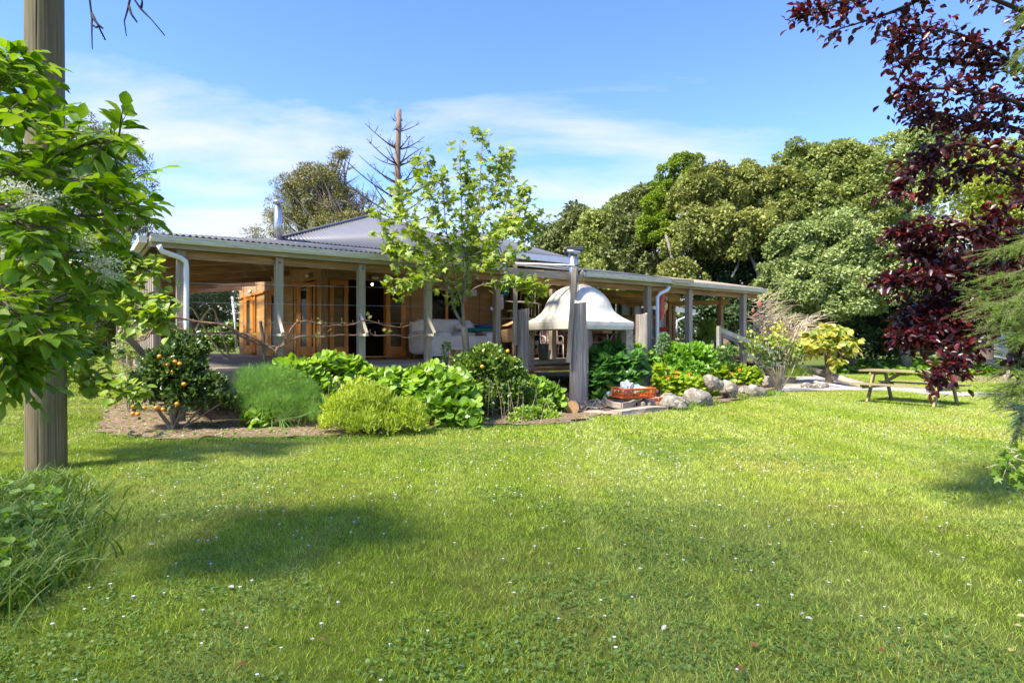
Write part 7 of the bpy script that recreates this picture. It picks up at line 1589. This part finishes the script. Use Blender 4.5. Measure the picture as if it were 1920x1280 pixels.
# vine leaves bottom right
vr = thing('vine_shrub', 'round leaved lime green vine poking in at the lower right edge', 'plant', Vector((3.6, 3.6, 0)))
VV = [[(2050, 900, 3.5), (1960, 860, 3.4), (1915, 850, 3.4), (1890, 870, 3.4)], [(2050, 940, 3.5), (1960, 900, 3.4), (1900, 890, 3.4)], [(2050, 960, 3.4), (1970, 930, 3.4), (1930, 925, 3.35)]]
m, P, D = spray([(curve(p), .007, .003) for p in VV], 30, .12, 4, .02, droop=.2); limb(m, Vector((3.6, 3.6, 0)), Wp(2050, 900, 3.5), .02, .01); m.build('stems', TWIG, vr)
leaves('foliage', P, D, np.array([0, -.6, .7])+rdir(len(P))*.4, rng.uniform(.035, .062, len(P)), leafmat('lime vine leaves', [(.13, .24, .02), (.21, .34, .03), (.30, .42, .06)], .35), vr, 'lobed')
# overhanging tree behind the viewer: its shade lies on the near lawn and a few twigs hang into view
ot = thing('overhanging_tree', 'tall tree behind the viewpoint with bare twigs hanging in at the top left', 'tree', Vector((-7.5, -4.5, 0)))
m = MB(); tk = limb(m, Vector((-7.5, -4.5, -.2)), Vector((-6.2, -2.6, 7.5)), .38, .2, n=8, seg=12)
obl = [(-6.5, -2.0, 8.6, 2.3, 2.0, 1.2), (-3.9, -1.2, 8.6, 2.2, 2.0, 1.0), (-8.8, -1.2, 8.2, 2.2, 2.0, 1.2), (-5.4, .1, 9.0, 1.9, 1.4, .8), (-1.9, -1.2, 8.0, 2.2, 1.8, .9), (-8.2, .4, 8.8, 1.8, 1.6, .9), (.5, -1.4, 7.8, 2.0, 1.6, .8), (-10.3, .4, 8.4, 1.8, 1.8, .9), (-3.2, .6, 8.6, 1.6, 1.2, .7)]
for b in obl:
    c = Vector(b[:3]); limb(m, tk[6], c, .13, .05, n=6)
    for k in range(6): d = Vector((rnd.gauss(0, 1), rnd.gauss(0, 1), rnd.gauss(.2, .5))).normalized(); limb(m, c, c+Vector((d.x*b[3], d.y*b[4], d.z*b[5]))*.9, .04, .01, n=4, seg=5)
hang0 = Wp(150, -300, 3.6); limb(m, Vector(obl[0][:3]), hang0, .05, .015, n=6)
for path in ([(168, -60), (168, 0), (173, 35), (172, 60), (173, 93)], [(172, 25), (180, 40), (197, 75)], [(172, 30), (185, 48), (193, 54)], [(240, -60), (243, 0), (240, 15), (233, 40), (237, 68)], [(242, 12), (247, 28), (257, 42)], [(250, -60), (252, 0), (265, 18), (285, 38), (309, 67)], [(265, 15), (267, 5), (264, -10)], [(171, 45), (180, 52), (183, 50)]):
    m.tube([Wp(u, v, 3.6) for u, v in path], [.008, .006, .0055, .0045, .003][:len(path)], 5, wob=.3)
limb(m, hang0, Wp(168, -60, 3.6), .012, .008, n=3); limb(m, hang0, Wp(240, -60, 3.6), .012, .008, n=3); limb(m, hang0, Wp(250, -60, 3.6), .012, .008, n=3)
m.build('branches', BARKD, ot)
pos, out, idx = crown_pts(obl, 9000, sub=70, subr=(.5, 1.0), inner=.3)
leaves('crown', pos, out+rdir(len(pos)), out+rdir(len(pos))*.8, rng.uniform(.09, .15, len(pos)), OLIVE, ot, 'leaf')
# fallen leaves and petals lying on the lawn
FL = [leafmat('fallen yellow leaf', [(.60, .48, .12), (.66, .56, .25)], .2), leafmat('fallen brown leaf', [(.20, .075, .015), (.28, .12, .03)], .1), leafmat('fallen pale leaf', [(.55, .50, .40), (.62, .58, .48)], .15)]
fls = [(1437, 1032, 0, .07), (1628, 1047, 0, .04), (1585, 1099, 0, .055), (1205, 1077, 2, .045), (1500, 1166, 2, .045), (1524, 1175, 2, .05), (1241, 1196, 2, .05), (1422, 1228, 1, .06), (1660, 1235, 1, .05), (1895, 1183, 0, .06), (1915, 1187, 0, .05), (1905, 1168, 0, .07), (1892, 1237, 0, .05), (428, 1112, 2, .06), (441, 1183, 1, .035), (590, 1213, 2, .03), (1397, 1275, 1, .06), (443, 1265, 1, .06), (598, 1212, 1, .04), (290, 1030, 2, .05), (1345, 955, 2, .05), (100, 1050, 0, .05), (1820, 1108, 2, .04), (960, 1105, 2, .035)]
labs = {0: 'yellow fallen leaf lying on the near lawn', 1: 'brown fallen leaf lying on the near lawn', 2: 'pale fallen leaf lying on the near lawn'}
lk = [0, 0, 0]
fls.sort()
for u, v, k, sz in fls:
    p = G(u, v); n1_ = np.array([[rnd.gauss(0, .25), -.35, 1.]]); o = leaves('fallen_leaf', np.array([[p.x, p.y, .042]]), np.array([[rnd.gauss(0, 1), rnd.gauss(0, .5), .1]]), n1_, np.array([sz*.72]), FL[k], None, 'leaf'); lk[k] += 1; tag(o, NTH[lk[k]-1]+' '+labs[k]+' counting from the left', 'leaf', {0: 'yellow fallen leaves', 1: 'brown fallen leaves', 2: 'pale fallen leaves'}[k])
